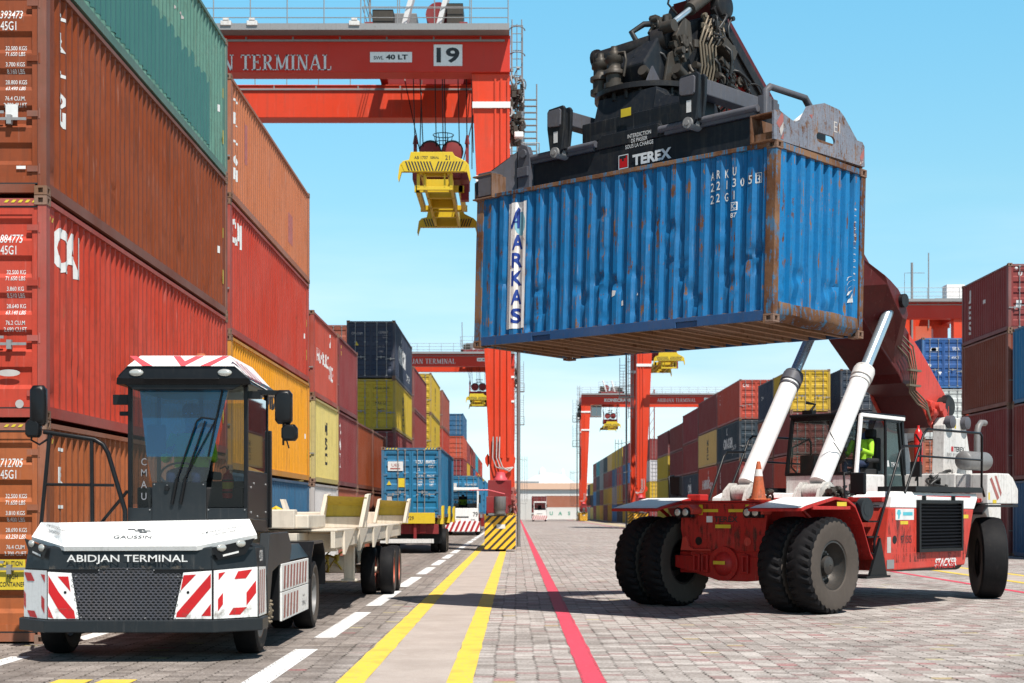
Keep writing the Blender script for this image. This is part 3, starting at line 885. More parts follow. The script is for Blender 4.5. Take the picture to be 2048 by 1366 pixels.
def side_text(r, L, H, shapes, mat='letter', name='lettering'):
    """shapes given with a = metres from the door end, b = height; laid over the folds of the +x side"""
    pts, f = wave(L - 0.32)
    sh = [(vs, fs, cx - 0.16, cy, sx, sy, rot) for vs, fs, cx, cy, sx, sy, rot in shapes]
    return lay(name, sh, mat, r, (CW / 2 - 0.034, 0.16, 0), (0, 1, 0), (0, 0, 1), [p[0] for p in pts], f, 0.004)
def side_text_l(r, L, H, shapes, mat='letter', name='lettering'):
    """the same for the -x side; a = metres from the far end"""
    pts, f = wave(L - 0.32)
    sh = [(vs, fs, cx - 0.16, cy, sx, sy, rot) for vs, fs, cx, cy, sx, sy, rot in shapes]
    return lay(name, sh, mat, r, (-CW / 2 + 0.034, L - 0.16, 0), (0, -1, 0), (0, 0, 1), [p[0] for p in pts], f, 0.004)
def door_text(r, shapes, mat='letter', name='lettering', H=None, y=0.035, ribs=5):
    """laid on the door leaves, x from the middle, z from the base; follows the ribs"""
    if H is None:
        return lay(name, shapes, mat, r, (0, y, 0), (1, 0, 0), (0, 0, 1), off=0.004)
    m, prof = door_mb(1.0, H, ribs)
    bm_shapes = shapes
    # rotate so that the fold direction (height) is the first axis
    sh = []
    for vs, fs, cx, cy, sx, sy, rot in shapes:
        c, q = math.cos(rot), math.sin(rot)
        v2 = [((x * sx * q + yy * sy * c) + cy, -((x * sx * c - yy * sy * q) + cx)) for x, yy in vs]
        sh.append((v2, fs, 0, 0, 1, 1, 0))
    def f(a):
        for (z0, d0), (z1, d1) in zip(prof, prof[1:]):
            if z0 <= a <= z1: return -(d0 + (d1 - d0) * (a - z0) / max(1e-9, z1 - z0))
        return 0.0
    return lay(name, sh, mat, r, (0, y, 0), (0, 0, 1), (-1, 0, 0), [p[0] for p in prof], f, 0.004)
BR = (0.265, 0.055, 0.015, 1); RED = (0.53, 0.056, 0.030, 1); GRN = (0.085, 0.20, 0.165, 1); OBR = (0.52, 0.19, 0.085, 1)
ORG = (0.88, 0.38, 0.02, 1); BLU = (0.035, 0.13, 0.27, 1); MAR = (0.25, 0.045, 0.045, 1); MSC = (0.78, 0.55, 0.20, 1)
MSCD = (0.58, 0.38, 0.035, 1); WHT = (0.62, 0.62, 0.62, 1); NAV = (0.035, 0.055, 0.085, 1); LRED = (0.55, 0.085, 0.05, 1)
GRY = (0.32, 0.33, 0.34, 1); BRT = (0.03, 0.20, 0.46, 1); RBR = (0.36, 0.10, 0.06, 1); TEAL = (0.03, 0.30, 0.40, 1)
CN = {BR: 'brown', RED: 'red', GRN: 'green', OBR: 'orange-brown', ORG: 'orange-yellow', BLU: 'steel blue', MAR: 'maroon', MSC: 'pale yellow',
      MSCD: 'mustard yellow', WHT: 'white', NAV: 'navy blue', LRED: 'bright red', GRY: 'grey', BRT: 'bright blue', RBR: 'red-brown', TEAL: 'turquoise'}
G_L = 'containers stacked along the left block'
G_R = 'containers stacked along the right block'
XL = -6.06 - CW / 2

def sT(text, a, z0, z1, wd, bold=0.02, xs=1.0):
    """letters stacked one above the other, centred at a, filling z0..z1"""
    n = len(text); p = (z1 - z0) / n
    return [W(ch, a, z1 - p * (i + .5), p * 0.84, xs, bold, w=None if ch in 'I' else wd) for i, ch in enumerate(text)]

# --- first stack (beside the tractor)
sA = [(2.9, BR, 'rust-brown container with yellow caution sign, bottom of the nearest left stack'),
      (2.9, RED, 'red container second up in nearest left stack, big white letters on its side'),
      (2.9, BR, 'dark brown container under the green one in the nearest left stack'),
      (2.9, GRN, 'faded green container on top of the nearest left stack')]
z = 0.0; A = []
for h, c, lab in sA:
    if 'green container' in lab and c == GRN: c = (0.13, 0.28, 0.22, 1)
    if 'caution' in lab: c = (0.42, 0.118, 0.04, 1)
    A.append(container(lab, XL, 19.4, z, 12.19, h - 0.01, c, 1, G_L)); z += h
trit = lambda a, z1, z0: sT('TRITON', a, z0, z1, 0.26, 0.035)
side_text(A[0], 12.19, 2.89, trit(0.75, 2.58, 1.05))
side_text(A[2], 12.19, 2.89, trit(0.80, 2.58, 1.05))
side_text(A[1], 12.19, 2.89, [W('CAI', 1.05, 2.32, 0.60, 1.0, 0.035, 0.0, 0.95, w=1.15)])
def ymarks(r, H, L=12.19):
    side_text(r, L, H, [RC(L - .42, H * .55, L - .34, H * .62), RC(L - .42, H * .22, L - .32, H * .32)], 'yellow_plain', 'yellow_mark')
    side_text(r, L, H, [RC(L - .62, H * .6, L - .57, H * .72), RC(L - .8, H * .42, L - .70, H * .47)], 'letter', 'white_mark')
for q in A[1:]: ymarks(q, 2.89)
# worn dark green field where the fade stopped (a neighbour once shaded it)
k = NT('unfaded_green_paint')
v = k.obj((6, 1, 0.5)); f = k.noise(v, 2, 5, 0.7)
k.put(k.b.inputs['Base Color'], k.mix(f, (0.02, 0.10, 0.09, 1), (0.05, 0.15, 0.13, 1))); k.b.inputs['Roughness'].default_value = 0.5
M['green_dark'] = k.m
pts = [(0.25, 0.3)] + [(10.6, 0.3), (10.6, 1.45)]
a = 10.6
while a > 0.3:
    pts.append((a, 1.5 + 0.16 * noise.noise((a * 2.3, 1, 2)) + (0.12 if int(a / .28) % 2 else 0))); a -= 0.28
pts.append((0.25, 1.6))
n = len(pts)
strip = []
for i in range(3, n - 1):
    x0, z0 = pts[i]; x1, z1 = pts[i + 1]
    strip.append(P2((x1, 0.28), (x0, 0.28), (x0, z0), (x1, z1)))
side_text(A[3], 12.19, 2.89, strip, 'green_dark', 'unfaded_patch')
side_text(A[3], 12.19, 2.89, [W('K', 7.6, 2.3, .25), W('.....', 7.9, 2.05, .07, 1.5)], 'letter_dim')

def door_data(r, H, num, chk, kilo, y=0.031):
    T = lambda s, x, z, h, xs=.62, **kw: W(s, x, z, h, xs, 0.006, **kw)
    sh = [T(num, 0.745, H - .55, .115), T('45G1', 0.71, H - .70, .115), T(chk, 1.075, H - .55, .10), FR(1.03, H - .62, 1.115, H - .48, .012)]
    zz = H - .98
    for s in kilo:
        sh.append(T(s, 0.80, zz, .055, .75)); zz -= .085
        if kilo.index(s) % 2: zz -= .05
    door_text(r, sh, 'letter', 'lettering', H)
K = lambda *a: list(a)
door_data(A[2], 2.89, '393473', '7', K('32.500 KGS', '71.650 LBS', '3.700 KGS', '8.160 LBS', '28.800 KGS', '63.490 LBS', '76.4 CU.M.', '2.700 CU.FT'))
door_data(A[1], 2.89, '884775', '5', K('32.500 KG', '71.650 LBS', '3.860 KG', '8.510 LBS', '28.640 KG', '63.140 LBS', '76.2 CU.M', '2.690 CU.FT'))
door_data(A[0], 2.89, '712705', '5', K('32.500 KGS', '71.650 LBS', '3.810 KGS', '8.400 LBS', '28.690 KGS', '63.250 LBS', '76.4 CUM', '2.700 CUFT'))
lay('caution_sign', [RC(.60, .70, .935, 1.09)], 'yellow_plain', A[0], (0, 0.028, 0), (1, 0, 0), (0, 0, 1), off=0.004)
lay('lettering', [W(s, .77, z, .06, .7, .01) for s, z in (('CAUTION', 1.04), ("9'6\"", .96), ('HIGH', .87), ('CONTAINER', .77))], 'letter_black', A[0], (0, 0.024, 0), (1, 0, 0), (0, 0, 1), off=0.004)
door_text(A[2], [RC(.68, 0.97, .84, 1.17)], 'letter', 'paper_notice', None, 0.028)
door_text(A[2], [RC(.82, .335, .94, .375)], 'letter', 'small_label', None, 0.028)
door_text(A[1], [DISC(.72, .60, .15, 16, .045), DISC(.86, .20, .055)], 'letter_dim', 'round_sticker', None, 0.028)
for q in A[:2]:
    lay('hazard_strip', [P2((x, 2.80), (x + .045, 2.80), (x + .075, 2.835), (x + .03, 2.835)) for x in [.66 + .09 * i for i in range(5)]], 'yellow_plain', q, (0, 0.018, 0), (1, 0, 0), (0, 0, 1), off=0.004)
    side_text(q, 12.19, 2.89, [P2((x, 2.60), (x + .05, 2.60), (x + .09, 2.66), (x + .04, 2.66)) for x in [.06 + .12 * i for i in range(3)]], 'yellow_plain', 'hazard_strip')

def stack(x, y, L, tiers, where, lod, group, base=0.0, noun='stack'):
    res = []; z = base
    nm = {1: ['lone'], 2: ['bottom', 'top'], 3: ['bottom', 'middle', 'top'], 4: ['bottom', 'second-from-bottom', 'second-from-top', 'top'], 5: ['bottom', 'second-from-bottom', 'middle', 'second-from-top', 'top']}[len(tiers)]
    for (h, c, *ex), t in zip(tiers, nm):
        ff = '40ft' if L > 7 else 'short 20ft'
        lab = f"{CN[c]} {ff} container{ex[0] if ex else ''}, {t} of {where}"
        jx = random.uniform(-.02, .02)
        cc = tuple(min(1, q * random.uniform(.92, 1.08)) for q in c[:3]) + (1,)
        res.append(container(lab, x + jx, y, z, L, h - 0.012, cc, lod, group)); z += h
    return res
ST = 2.59; HC = 2.896
# --- second stack
B = stack(XL, 31.95, 12.19, [(ST, BLU), (HC, ORG), (HC, RED, ' with white letters'), (2.65, OBR, ' with rust streaks')], 'second left stack', 2, G_L)
side_text(B[3], 12.19, 2.64, sT('TRITON', 0.75, .5, 2.3, 0.34, 0.035))
side_text(B[2], 12.19, HC, [W('CAI', 0.95, 2.3, 0.55, 1.0, 0.035, 0.0, 0.95, w=1.1)])
side_text(B[1], 12.19, HC, [W('HAPAG', 2.2, 1.9, .5, 1, .03), W('LLOYD', 5.0, 1.9, .5, 1, .03), W('45G1', 10.8, 2.55, .1)], 'letter_black')
side_text(B[0], 12.19, ST, [RC(.8, 1.7, 1.25, 2.15)], 'letter', 'white_mark')
for q, h in ((B[1], HC), (B[2], HC)): ymarks(q, h)
side_text(B[3], 12.19, 2.64, [RC(1.75, 1.15, 2.15, 2.05), RC(5.1, 1.3, 5.25, 1.75), RC(8.3, .55, 9.0, 1.35)], 'red_faded', 'primer_patch')
# --- third stack (two short containers deep)
C1 = stack(XL, 45.1, 6.058, [(ST, WHT), (ST, MSC), (ST, LRED)], 'third left stack', 2, G_L)
C2 = stack(XL, 51.3, 6.058, [(ST, RBR), (ST, MAR), (ST, MAR)], 'fourth left stack', 2, G_L)
side_text(C1[2], 6.058, ST, [W('HAMBURG', 2.4, 1.35, .42, .9, .03, w=3.0), W('SUD', 4.5, 1.05, .5, .9, .03), W('7', 4.3, 2.1, .45, 1, .04)])
side_text(C1[1], 6.058, ST, sT('MSC', 2.9, .55, 2.0, 0.62, 0.04), 'letter_black')
side_text(C2[1], 6.058, ST, sT('tex', .75, .6, 2.3, 0.3, 0.03))
side_text(C2[2], 6.058, ST, [RC(.9, 1.95, 1.1, 2.1), RC(.9, 2.2, 1.1, 2.3)], 'yellow_plain', 'yellow_mark')
D = stack(XL, 57.6, 6.058, [(ST, RBR), (ST, BR)], 'first two-high left stack', 2, G_L)
D2 = stack(XL, 63.8, 6.058, [(ST, RBR), (ST, BR)], 'second two-high left stack', 2, G_L)
# --- fourth
E_ = stack(XL, 75.2, 12.19, [(HC, MAR), (HC, MAR), (ST, MSCD), (HC, NAV, ' with white logo')], 'left stack with navy doors', 2, G_L)
side_text(E_[3], 12.19, HC, [W('CMA', 3.8, 1.5, .9, .9, .05, w=2.2), W('CGM', 6.3, 1.5, .9, .9, .05, w=2.2), W('K', 4.6, 2.3, .5), W('CMA CGM', 9.3, .75, .4)])
side_text(E_[2], 12.19, ST, sT('MSC', 5.6, .4, 2.1, 0.9, 0.04), 'letter_black')
door_text(E_[3], [W('123456 7', .62, 2.3, .13, .7), W('45G1', .7, 2.08, .13, .7), W('MAX GR', .5, 1.6, .1, .7), W('TARE', .5, 1.35, .1, .7), W('CMA CGM', -.7, 2.25, .12, .7)], 'letter_dim', 'lettering', HC)
door_text(E_[3], [P2((-.85, 1.6), (-.6, 1.6), (-.725, 1.85))], 'yellow_plain', 'warning_triangle', HC)
door_text(E_[2], [W('MEDU 24680', .55, 2.1, .13, .7), W('22G1', .7, 1.9, .13, .7), W('MAX GR', .5, 1.35, .16, .7), W('NET', .5, 1.0, .16, .7)], 'letter_black', 'lettering', ST)
tag(stack(-9.6 - CW / 2, 86.5, 12.19, [(HC, MAR), (HC, RBR), (HC, MAR), (HC + .9, RBR)], 'inner left stack behind navy doors', 2, G_L)[0])
F_ = stack(XL, 89.4, 12.19, [(ST, MAR), (ST, MAR), (ST, MAR), (ST, MAR)], 'all-maroon left stack', 2, G_L)
G_ = stack(XL, 107.0, 12.19, [(HC, MSCD), (HC, MAR), (HC, MSCD), (HC, MSCD)], 'left stack with mustard top pair', 2, G_L)
for q in G_[2:]: side_text(q, 12.19, HC, sT('MSC', 5.6, .5, 2.3, 1.0, 0.04), 'letter_black')
H_ = stack(XL, 124.4, 12.19, [(HC, MAR), (HC, MAR), (HC, RED), (HC + .2, RBR)], 'left stack after the mustard pair', 2, G_L)
colsL = [[MAR, BLU, MAR, LRED, BLU], [BLU, MAR, MSCD, MAR], [RED, TEAL, MAR, LRED], [MAR, MSCD, BLU, MAR], [NAV, MAR, RED, TEAL], [MAR, MAR, ORG, MAR], [GRY, BLU, MAR, RED], [MAR, RED, MSCD], [MSCD, MAR, BLU]]
ys = [172, 185, 198, 211, 226, 240, 256, 272, 290]
ords = ['first', 'second', 'third', 'fourth', 'fifth', 'sixth', 'seventh', 'eighth', 'ninth', 'tenth', 'eleventh', 'twelfth', 'thirteenth']
for i, (y, cs) in enumerate(zip(ys, colsL)):
    stack(XL, y, 12.19, [(ST, c) for c in cs], f'{ords[i]} far left stack past the gap', 3, G_L)

# ------------------------------------------------------------------ right block
XR = 16.1 + CW / 2
def rstack(y, L, tiers, where, lod=2, x=XR): return stack(x, y, L, tiers, where, lod, G_R)
def ltext(r, L, H, shapes, mat='letter'): return side_text_l(r, L, H, shapes, mat)
n1 = rstack(91.2, 6.058, [(ST, MSCD), (ST, LRED), (ST, MAR), (ST, MSCD, ' showing its doors')], 'right stack beside stacker cab', x=16.6 + CW / 2)
n2 = rstack(97.4, 6.058, [(ST, MSC), (ST, MAR), (ST, RBR), (ST, NAV, ' with white mark')], 'right stack behind far lift cylinder', x=16.6 + CW / 2)
b0 = rstack(108.6, 12.19, [(ST, MSCD), (HC, MAR), (HC, NAV, ' with white logo'), (HC, LRED, ' showing red doors')], 'right stack with red doors')
b1 = rstack(121.0, 12.19, [(ST, MAR), (HC, LRED, ' with white lettering'), (HC, MSC, ' with black logo'), (HC, MAR)], 'first stack behind red doors')
b2 = rstack(133.4, 12.19, [(ST, MSC), (ST, NAV, ' with white logo'), (HC, MAR), (HC, MAR)], 'second stack behind red doors')
b3 = rstack(145.8, 12.19, [(ST, MSC), (ST, NAV), (ST, MAR), (ST, MAR)], 'third stack behind red doors')
b4 = rstack(160.0, 12.19, [(ST, MSCD), (ST, MSCD), (ST, MSCD), (ST, MAR)], 'fourth stack behind red doors')
ltext(b0[2], 12.19, HC, [W('CMA CGM', 6.0, 1.4, .8, .8, .05, w=4.6), W('K', 5.6, 2.3, .5), W('CMA CGM', 9.2, 1.0, .35), W('/', 8.5, .6, .45)])
ltext(b0[3], 12.19, HC, [W('C', 1.5, 2.3, .4), W('A', 1.5, 1.8, .35)])
ltext(b0[1], 12.19, HC, sT('tex', 1.8, .8, 2.3, .4, .03))
ltext(b1[1], 12.19, HC, [W('HAMBURG', 5.0, 1.4, .8, .8, .04, w=5.0), W('SUD', 8.6, 1.1, .9, .8, .04), W('A', 6.6, 2.1, .9, .9)])
ltext(b1[2], 12.19, HC, sT('MSC', 6.3, .5, 2.3, 1.1, .05), 'letter_black')
ltext(b2[1], 12.19, ST, [W('CMA', 5.6, 1.2, .9, .8, .05, w=2.8), W('K', 6, 2.0, .5)])
ltext(n2[3], 6.058, ST, [W('CMA', 1.6, 1.6, .28)])
ltext(n1[0], 6.058, ST, sT('MSC', 3.4, .4, 2.1, .8, .05), 'letter_black')
door_text(n1[3], [W('MEDU 7', .55, 2.1, .16, .7), W('22G1', .7, 1.9, .14, .7)], 'letter_black', 'lettering', ST)
door_text(b0[3], [W('CAI', -.75, 2.45, .24, .8), W('882041 3', .6, 2.4, .13, .7)], 'letter', 'lettering', HC)
colsR = [[MAR, MSCD, WHT, MAR], [MSCD, MAR, BLU, MAR], [NAV, MSCD, LRED, MSCD], [BRT, GRY, BLU, MSCD], [MSCD, MSCD, MAR, MSC], [MAR, MSCD, MAR, NAV], [ORG, MAR, GRY, GRY], [MSCD, NAV, NAV, TEAL], [MAR, BRT, MAR, MAR], [MSC, NAV, MSCD], [NAV, BLU, NAV], [GRY, MSCD, MAR]]
yr = [203, 216, 229, 241.5, 254, 266.5, 279, 291.5, 304, 316.5, 329]
for i, (y, cs) in enumerate(zip(yr, colsR)):
    hx = HC if i < 9 else ST
    rs = stack(XR + (1.9 if i == 0 else 0), y, 12.19, [(hx, c) for c in cs], f'{ords[i]} far right stack beyond the gap', 3, G_R)
# second row peeping over
stack(20.6 + CW / 2, 114, 12.19, [(ST, MAR), (ST, RBR), (ST, MSCD), (ST, MSC)], 'inner right stack beside mustard doors', 2, G_R)
stack(22.4 + CW / 2, 104, 12.19, [(HC, BLU), (HC, MAR), (HC, NAV), (HC, NAV)], 'inner right stack behind near cylinder', 2, G_R)
# blue doors over white doors
q4 = stack(23.0 + CW / 2, 85.2, 12.19, [(HC, NAV), (HC, RBR), (HC, WHT, ' showing white doors'), (HC, BRT, ' with white horse emblem')], 'right stack behind the boom', 2, G_R)
q4[3].color = q4[3].color
for c in kids(q4[3]):
    if c.name.split('.')[0] != 'frame': c.color = (0.025, 0.10, 0.30, 1)
door_text(q4[3], [DISC(-.55, 2.2, .16, 10, .12), P2((-.8, 2.05), (-.35, 2.05), (-.25, 2.32), (-.7, 2.3)), W('SEA', .7, 2.25, .18), DISC(-.8, 1.3, .1), W('45G1', .65, 1.75, .14), P2((-.3, .95), (-.1, .95), (-.2, .75))], 'letter', 'lettering', HC)
# big maroon stack at the right edge of the picture, plus neighbours to its right
J = stack(18.9 + CW / 2, 57.8, 6.058, [(HC, MAR), (HC, MAR), (HC, RBR), (ST, MAR, ' lettered in white')], 'right stack behind the rear wheel', 2, G_R)
for c in kids(J[2]):
    c.color = (0.23, 0.06, 0.035, 1)
ltext(J[3], 6.058, ST, sT('JES', 1.0, .35, 2.3, .40, .03))
ltext(J[3], 6.058, ST, [RC(2.7, 1.45, 3.0, 1.6)])
door_text(J[3], [W('U E S', -.55, 2.2, .2, .9, .03), DISC(-.9, 2.38, .06), RC(-.9, .9, -.7, 1.15)], 'letter', 'lettering', ST)
stack(18.95 + CW / 2, 51.4, 6.058, [(HC, BLU), (HC, MAR), (HC, BRT, ' worn')], 'rightmost stack at photo edge', 2, G_R)

M['uasc'] = plain('green_lettering', (0.10, 0.42, 0.30, 1), 0.6)
# far containers: built unrotated lengthwise along +x so that their long side faces the camera
def far_container(label, x, y, z, c, text=None):
    r = container(label, x, y, z, 12.19, ST - .01, c, 3, 'containers lying across the far end of the yard', rotz=R(-90))
    # after -90 deg turn: local +y -> world +x, local +x -> world -y (towards the camera)
    if text:
        lay('lettering', [W(ch, 1.0 + 1.95 * i, 1.3, .8, 1, .03) for i, ch in enumerate(text)], 'uasc', r, (CW / 2, 0, 0), (0, 1, 0), (0, 0, 1), off=.01)
    return r
far_container('white container with spaced green letters lying across the yard end', 6.6, 330, 0, (0.80, 0.80, 0.77, 1), 'UASC')
far_container('brown container stacked on the white lettered one at the yard end', 6.6, 330, ST, (0.42, 0.17, 0.11, 1))
far_container('plain white container lying to the right of the lettered one', 19.2, 330, 0, (0.80, 0.80, 0.77, 1))
far_container('brown container on the plain white one at the yard end', 19.2, 330, ST, (0.42, 0.17, 0.11, 1))
wall = thing('perimeter_wall', 'long pale wall closing the yard behind the far truck', 'wall', (-25, 327.5, 0))
MB().box(0, 30.5, 0, .4, 0, 4.4).build('wall_panel', 'stone', wall)
m = MB()
for i in range(11): m.box(i * 3, i * 3 + .35, -.12, 0, 0, 4.5)
m.build('buttress', 'stone', wall)
sh = thing('warehouse', 'long white warehouse with a tan roof beyond the yard end', 'warehouse', (-30, 352, 0))
MB().box(0, 80, 0, 25, 0, 6.9).build('wall', 'white_dirty', sh)
MB().prism([(-.6, 6.9), (12.5, 8.6), (25.6, 6.9)], 'x', -.5, 80.5).build('roof', 'rooftan', sh)
m = MB()
for i in range(9): m.box(4 + i * 8.5, 4.5 + i * 8.5, -.1, 0, 3, 5.4)
m.build('ventilation_slot', 'grey', sh)
pb = thing('domed_building', 'white building with a shallow dome far beyond the warehouse', 'building', (9.5, 430, 0))
MB().box(-8, 8, 0, 14, 0, 9.6).build('wall', 'white', pb)
m = MB(); m.lathe([(8.0, 9.6), (6.8, 10.6), (4.6, 12.0), (2.0, 12.7), (0.3, 12.9)], (0, 7, 0), 'z', 24)
m.build('dome', 'white', pb, 50)
m = MB(); m.lathe([(1.0, 11.9), (1.1, 13.3), (.7, 14.0), (.1, 14.6)], (-2.0, 6, 0), 'z', 10); m.lathe([(.6, 11.9), (.5, 13.2), (.1, 14.2)], (4, 6, 0), 'z', 8)
m.build('turret', 'white', pb, 50)
pb2 = thing('low_white_building', 'small white building showing above the warehouse roof beside the crane leg', 'building', (3.0, 430, 0))
MB().box(-4, 3.2, 0, 10, 0, 10.3).build('wall', 'white', pb2)
MB().box(-4.3, 3.5, -.3, 10.3, 10.3, 10.7).build('roof', 'white', pb2)
mast = thing('lattice_mast', 'thin red and white lattice mast far behind the right stacks', 'mast', (54, 600, 0))
m = MB()
for k in range(14):
    z0 = k * 3.6
    for sx, sy in ((-1, -1), (1, -1), (1, 1), (-1, 1)): m.beam((sx, sy, z0), (sx * .97, sy * .97, z0 + 3.6), .25, .25)
    m.beam((-1, -1, z0), (1, -1, z0 + 3.6), .18, .18); m.beam((1, -1, z0), (1, -1 + 2, z0 + 3.6), .18, .18)
m.build('lattice', 'red_faded', mast)
# ------------------------------------------------------------------ the machine that holds the blue container
TH = math.atan2(-.692, .722)
RS = thing('reach_stacker', 'red and white reach stacker holding the blue container up in the air', 'reach stacker', (3.81, 26.47, 0), TH)
UX = Vector((math.cos(TH), math.sin(TH), 0)); UY = Vector((-math.sin(TH), math.cos(TH), 0))
def rs_world(x, y, z): return Vector((3.81, 26.47, 0)) + UX * x + UY * y + Vector((0, 0, z))

# --- the blue container
AL, AH = 6.058, 2.591
AK = thing('shipping_container', 'dented blue container with rusty edges and white lettered strip, hanging from the reach stacker', 'container', rs_world(-2.61, -2.63, 4.455), 0, None)
AK.rotation_euler = (-0.0122, -0.020, TH - PI / 2)
w = CW / 2
m = frame_mb(AL, AH)
# keep the long bottom rails apart: they are painted differently
m = MB(); p = 0.13
for sx in (-1, 1):
    for y0, y1 in ((0.012, 0.17), (AL - 0.17, AL - 0.012)):
        x0, x1 = (w - 0.006) * sx, (w - p) * sx
        m.box(min(x0, x1), max(x0, x1), y0, y1, 0.118, AH - 0.118)
    x0, x1 = (w - 0.004) * sx, (w - 0.075) * sx
    m.box(min(x0, x1), max(x0, x1), 0.165, AL - 0.165, AH - 0.085, AH - 0.02)
for y0, y1 in ((0.02, 0.12), (AL - 0.12, AL - 0.012)):
    m.box(-w + .14, w - .14, y0, y1, AH - 0.10, AH - 0.01)
m.build('frame', 'arkas_frame', AK, bevel=0.006)
m = MB()
# bent lower end sill facing the camera's right
vs = []
N_ = 24
for i in range(N_ + 1):
    x = -w + .16 + (CW - .32) * i / N_
    dip = 0.05 * noise.noise((x * 2.2, 4.0, 1.0)) + 0.02 * noise.noise((x * 7, 1, 1))
    o_ = 0.03 * noise.noise((x * 1.7, 9.0, 1.0))
    vs.append([(x, AL - .012 + o_, 0.30 + .02 * noise.noise((x * 5, 3, 3))), (x, AL + .004 + o_, 0.14), (x, AL - .03 + o_, 0.10 + dip), (x, AL - .12, 0.03 + dip * .4), (x, AL - .16, 0.03 + dip * .4), (x, AL - .16, .28)])
m.loft(vs, True, True)
m.box(-w + .16, w - .16, 0.02, .14, .03, .2)
m.build('end_sill', 'arkas_frame', AK, smooth=40)
m = MB()
for sx in (-1, 1):
    segs = [(0.17, 1.35, 0.03), (1.35, 1.75, 0.115), (1.75, 4.3, 0.03), (4.3, 4.7, 0.115), (4.7, AL - .17, 0.03)]
    for y0, y1, zb in segs:
        x0, x1 = (w - .015) * sx, (w - .06) * sx
        m.box(min(x0, x1), max(x0, x1), y0, y1, zb, 0.175)
    for y0, y1 in ((1.35, 1.75), (4.3, 4.7)):
        x0, x1 = (w - .045) * sx, (w - .065) * sx
        m.box(min(x0, x1), max(x0, x1), y0, y1, .03, 0.115)
m.build('bottom_rail', 'arkas_rail', AK, bevel=0.005)
castings_mb(AL, AH).build('corner_casting', 'rust', AK, bevel=0.005)
m = MB()
random.seed(11)
spots = [(random.uniform(.3, 5.6), random.uniform(.1, .9), random.uniform(.07, .16), random.uniform(.02, .055)) for _ in range(46)]
spots += [(random.uniform(.3, 5.6), random.uniform(.9, 1.9), random.uniform(.08, .2), random.uniform(.01, .035)) for _ in range(22)]
apts, af = wall_mb(m, (w - 0.022, 0.16, 0.17), (0, 1, 0), (0, 0, 1), AL - 0.32, AH - 0.245, depth=0.046, nz=46, dent=0.006, seed=3.3, spots=spots, phase=.06, steep=.75, a0=.05)
m.build('side_panel', 'arkas', AK, smooth=30)
m = MB(); wall_mb(m, (-w + 0.022, AL - 0.16, 0.17), (0, -1, 0), (0, 0, 1), AL - 0.32, AH - 0.245, nz=1)
m.build('side_panel', 'arkas', AK)
m = MB()
random.seed(5)
sp2 = [(random.uniform(.1, 2.0), random.uniform(.0, .5), random.uniform(.08, .2), random.uniform(.02, .05)) for _ in range(16)]
wall_mb(m, (w - 0.14, AL - 0.035, 0.26), (-1, 0, 0), (0, 0, 1), CW - 0.28, AH - 0.35, depth=0.06, nz=40, dent=0.004, pitch=0.243, seed=8.1, spots=sp2, steep=.35, a0=.05)
m.build('end_panel', 'arkas_end', AK, smooth=30)
MB().box(-w + .07, w - .07, 0.1, AL - 0.1, AH - 0.06, AH - 0.035).build('roof_panel', 'arkas', AK)
for s in (-1, 1):
    dm, pr = door_mb(w - .14, AH)
    dm.xform(Matrix.Translation((0.006 if s > 0 else -(w - .14) - .006, 0.04, 0)))
    d = dm.build('door', 'arkas', AK)
    m = MB()
    for xx in (.3, .78): m.tube([(xx * s, 0.01, .1), (xx * s, 0.01, AH - .1)], .017, 8)
    m.build('locking_bar', 'rust', d)
m = MB()
for i in range(18):
    y = 0.33 + i * (AL - .66) / 17
    if 1.30 < y < 1.8 or 4.25 < y < 4.75:
        pass
    m.box(-w + .07, w - .07, y - .022, y + .022, .045, .16)
    m.box(-w + .07, w - .07, y - .03, y + .03, .030, .045)
m.box(-w + .06, w - .06, .1, AL - .15, .16, .19)
for y in (1.36, 1.74, 4.31, 4.69): m.box(-w + .07, w - .07, y - .006, y + .006, .03, .16)
m.build('floor_cross_member', 'floor_wood', AK)
def ak_text(shapes, mat, name='lettering', off=0.004):
    sh = [(vs, fs, cx - 0.16, cy, sx, sy, rot) for vs, fs, cx, cy, sx, sy, rot in shapes]
    return lay(name, sh, mat, AK, (w - 0.022, 0.16, 0), (0, 1, 0), (0, 0, 1), [q[0] for q in apts], af, off)
def g_(cx, cy): return cx, cy
k = NT('chipped_white_strip')
v = k.obj(); f = k.noise(v, 5, 8, .75); st = k.noise(k.obj((9, 9, .8)), 2, 5, .7)
c_ = k.mix(k.ramp(st, .48, .62, 0, .6), (.78, .76, .74, 1), srgb(178, 158, 140))
c_ = k.mix(k.ramp(f, .60, .64), c_, srgb(140, 92, 60))
k.put(k.b.inputs['Base Color'], c_); k.b.inputs['Roughness'].default_value = .6
M['strip'] = k.m
ak_text([RC(.72, .27, 1.16, 2.36)], 'strip', 'white_strip')
ak_text([W(ch, .955, zc, .25, 1, .035, w=.20) for ch, zc in zip('ARKAS', (1.70, 1.40, 1.10, .79, .48))], 'letter_blue', off=0.008)
M['pale_blue'] = plain('pale_blue_print', (.25, .55, .66, 1), .6)
ak_text([DISC(1.02, 2.0, .12, 16, .2)], 'pale_blue', 'round_emblem', .007)
ak_text([P2((.80, 1.93), (.86, 1.93), (.99, 2.24), (.95, 2.28)), P2((.93, 2.2), (.99, 2.24), (.98, 1.93), (.94, 1.93)), RC(.86, 2.02, .95, 2.05)], 'letter_blue', 'emblem_letter', .010)
big = [(4.90, 'A', 0), (5.036, 'R', 0), (5.157, 'K', 0), (5.322, 'U', 0), (4.90, '2', 1), (5.036, '2', 1), (5.157, '1', 1), (5.322, '3', 1), (5.433, '0', 1), (5.60, '5', 1), (5.715, '3', 1), (4.90, '2', 2), (5.036, '2', 2), (5.157, 'G', 2), (5.322, '1', 2)]
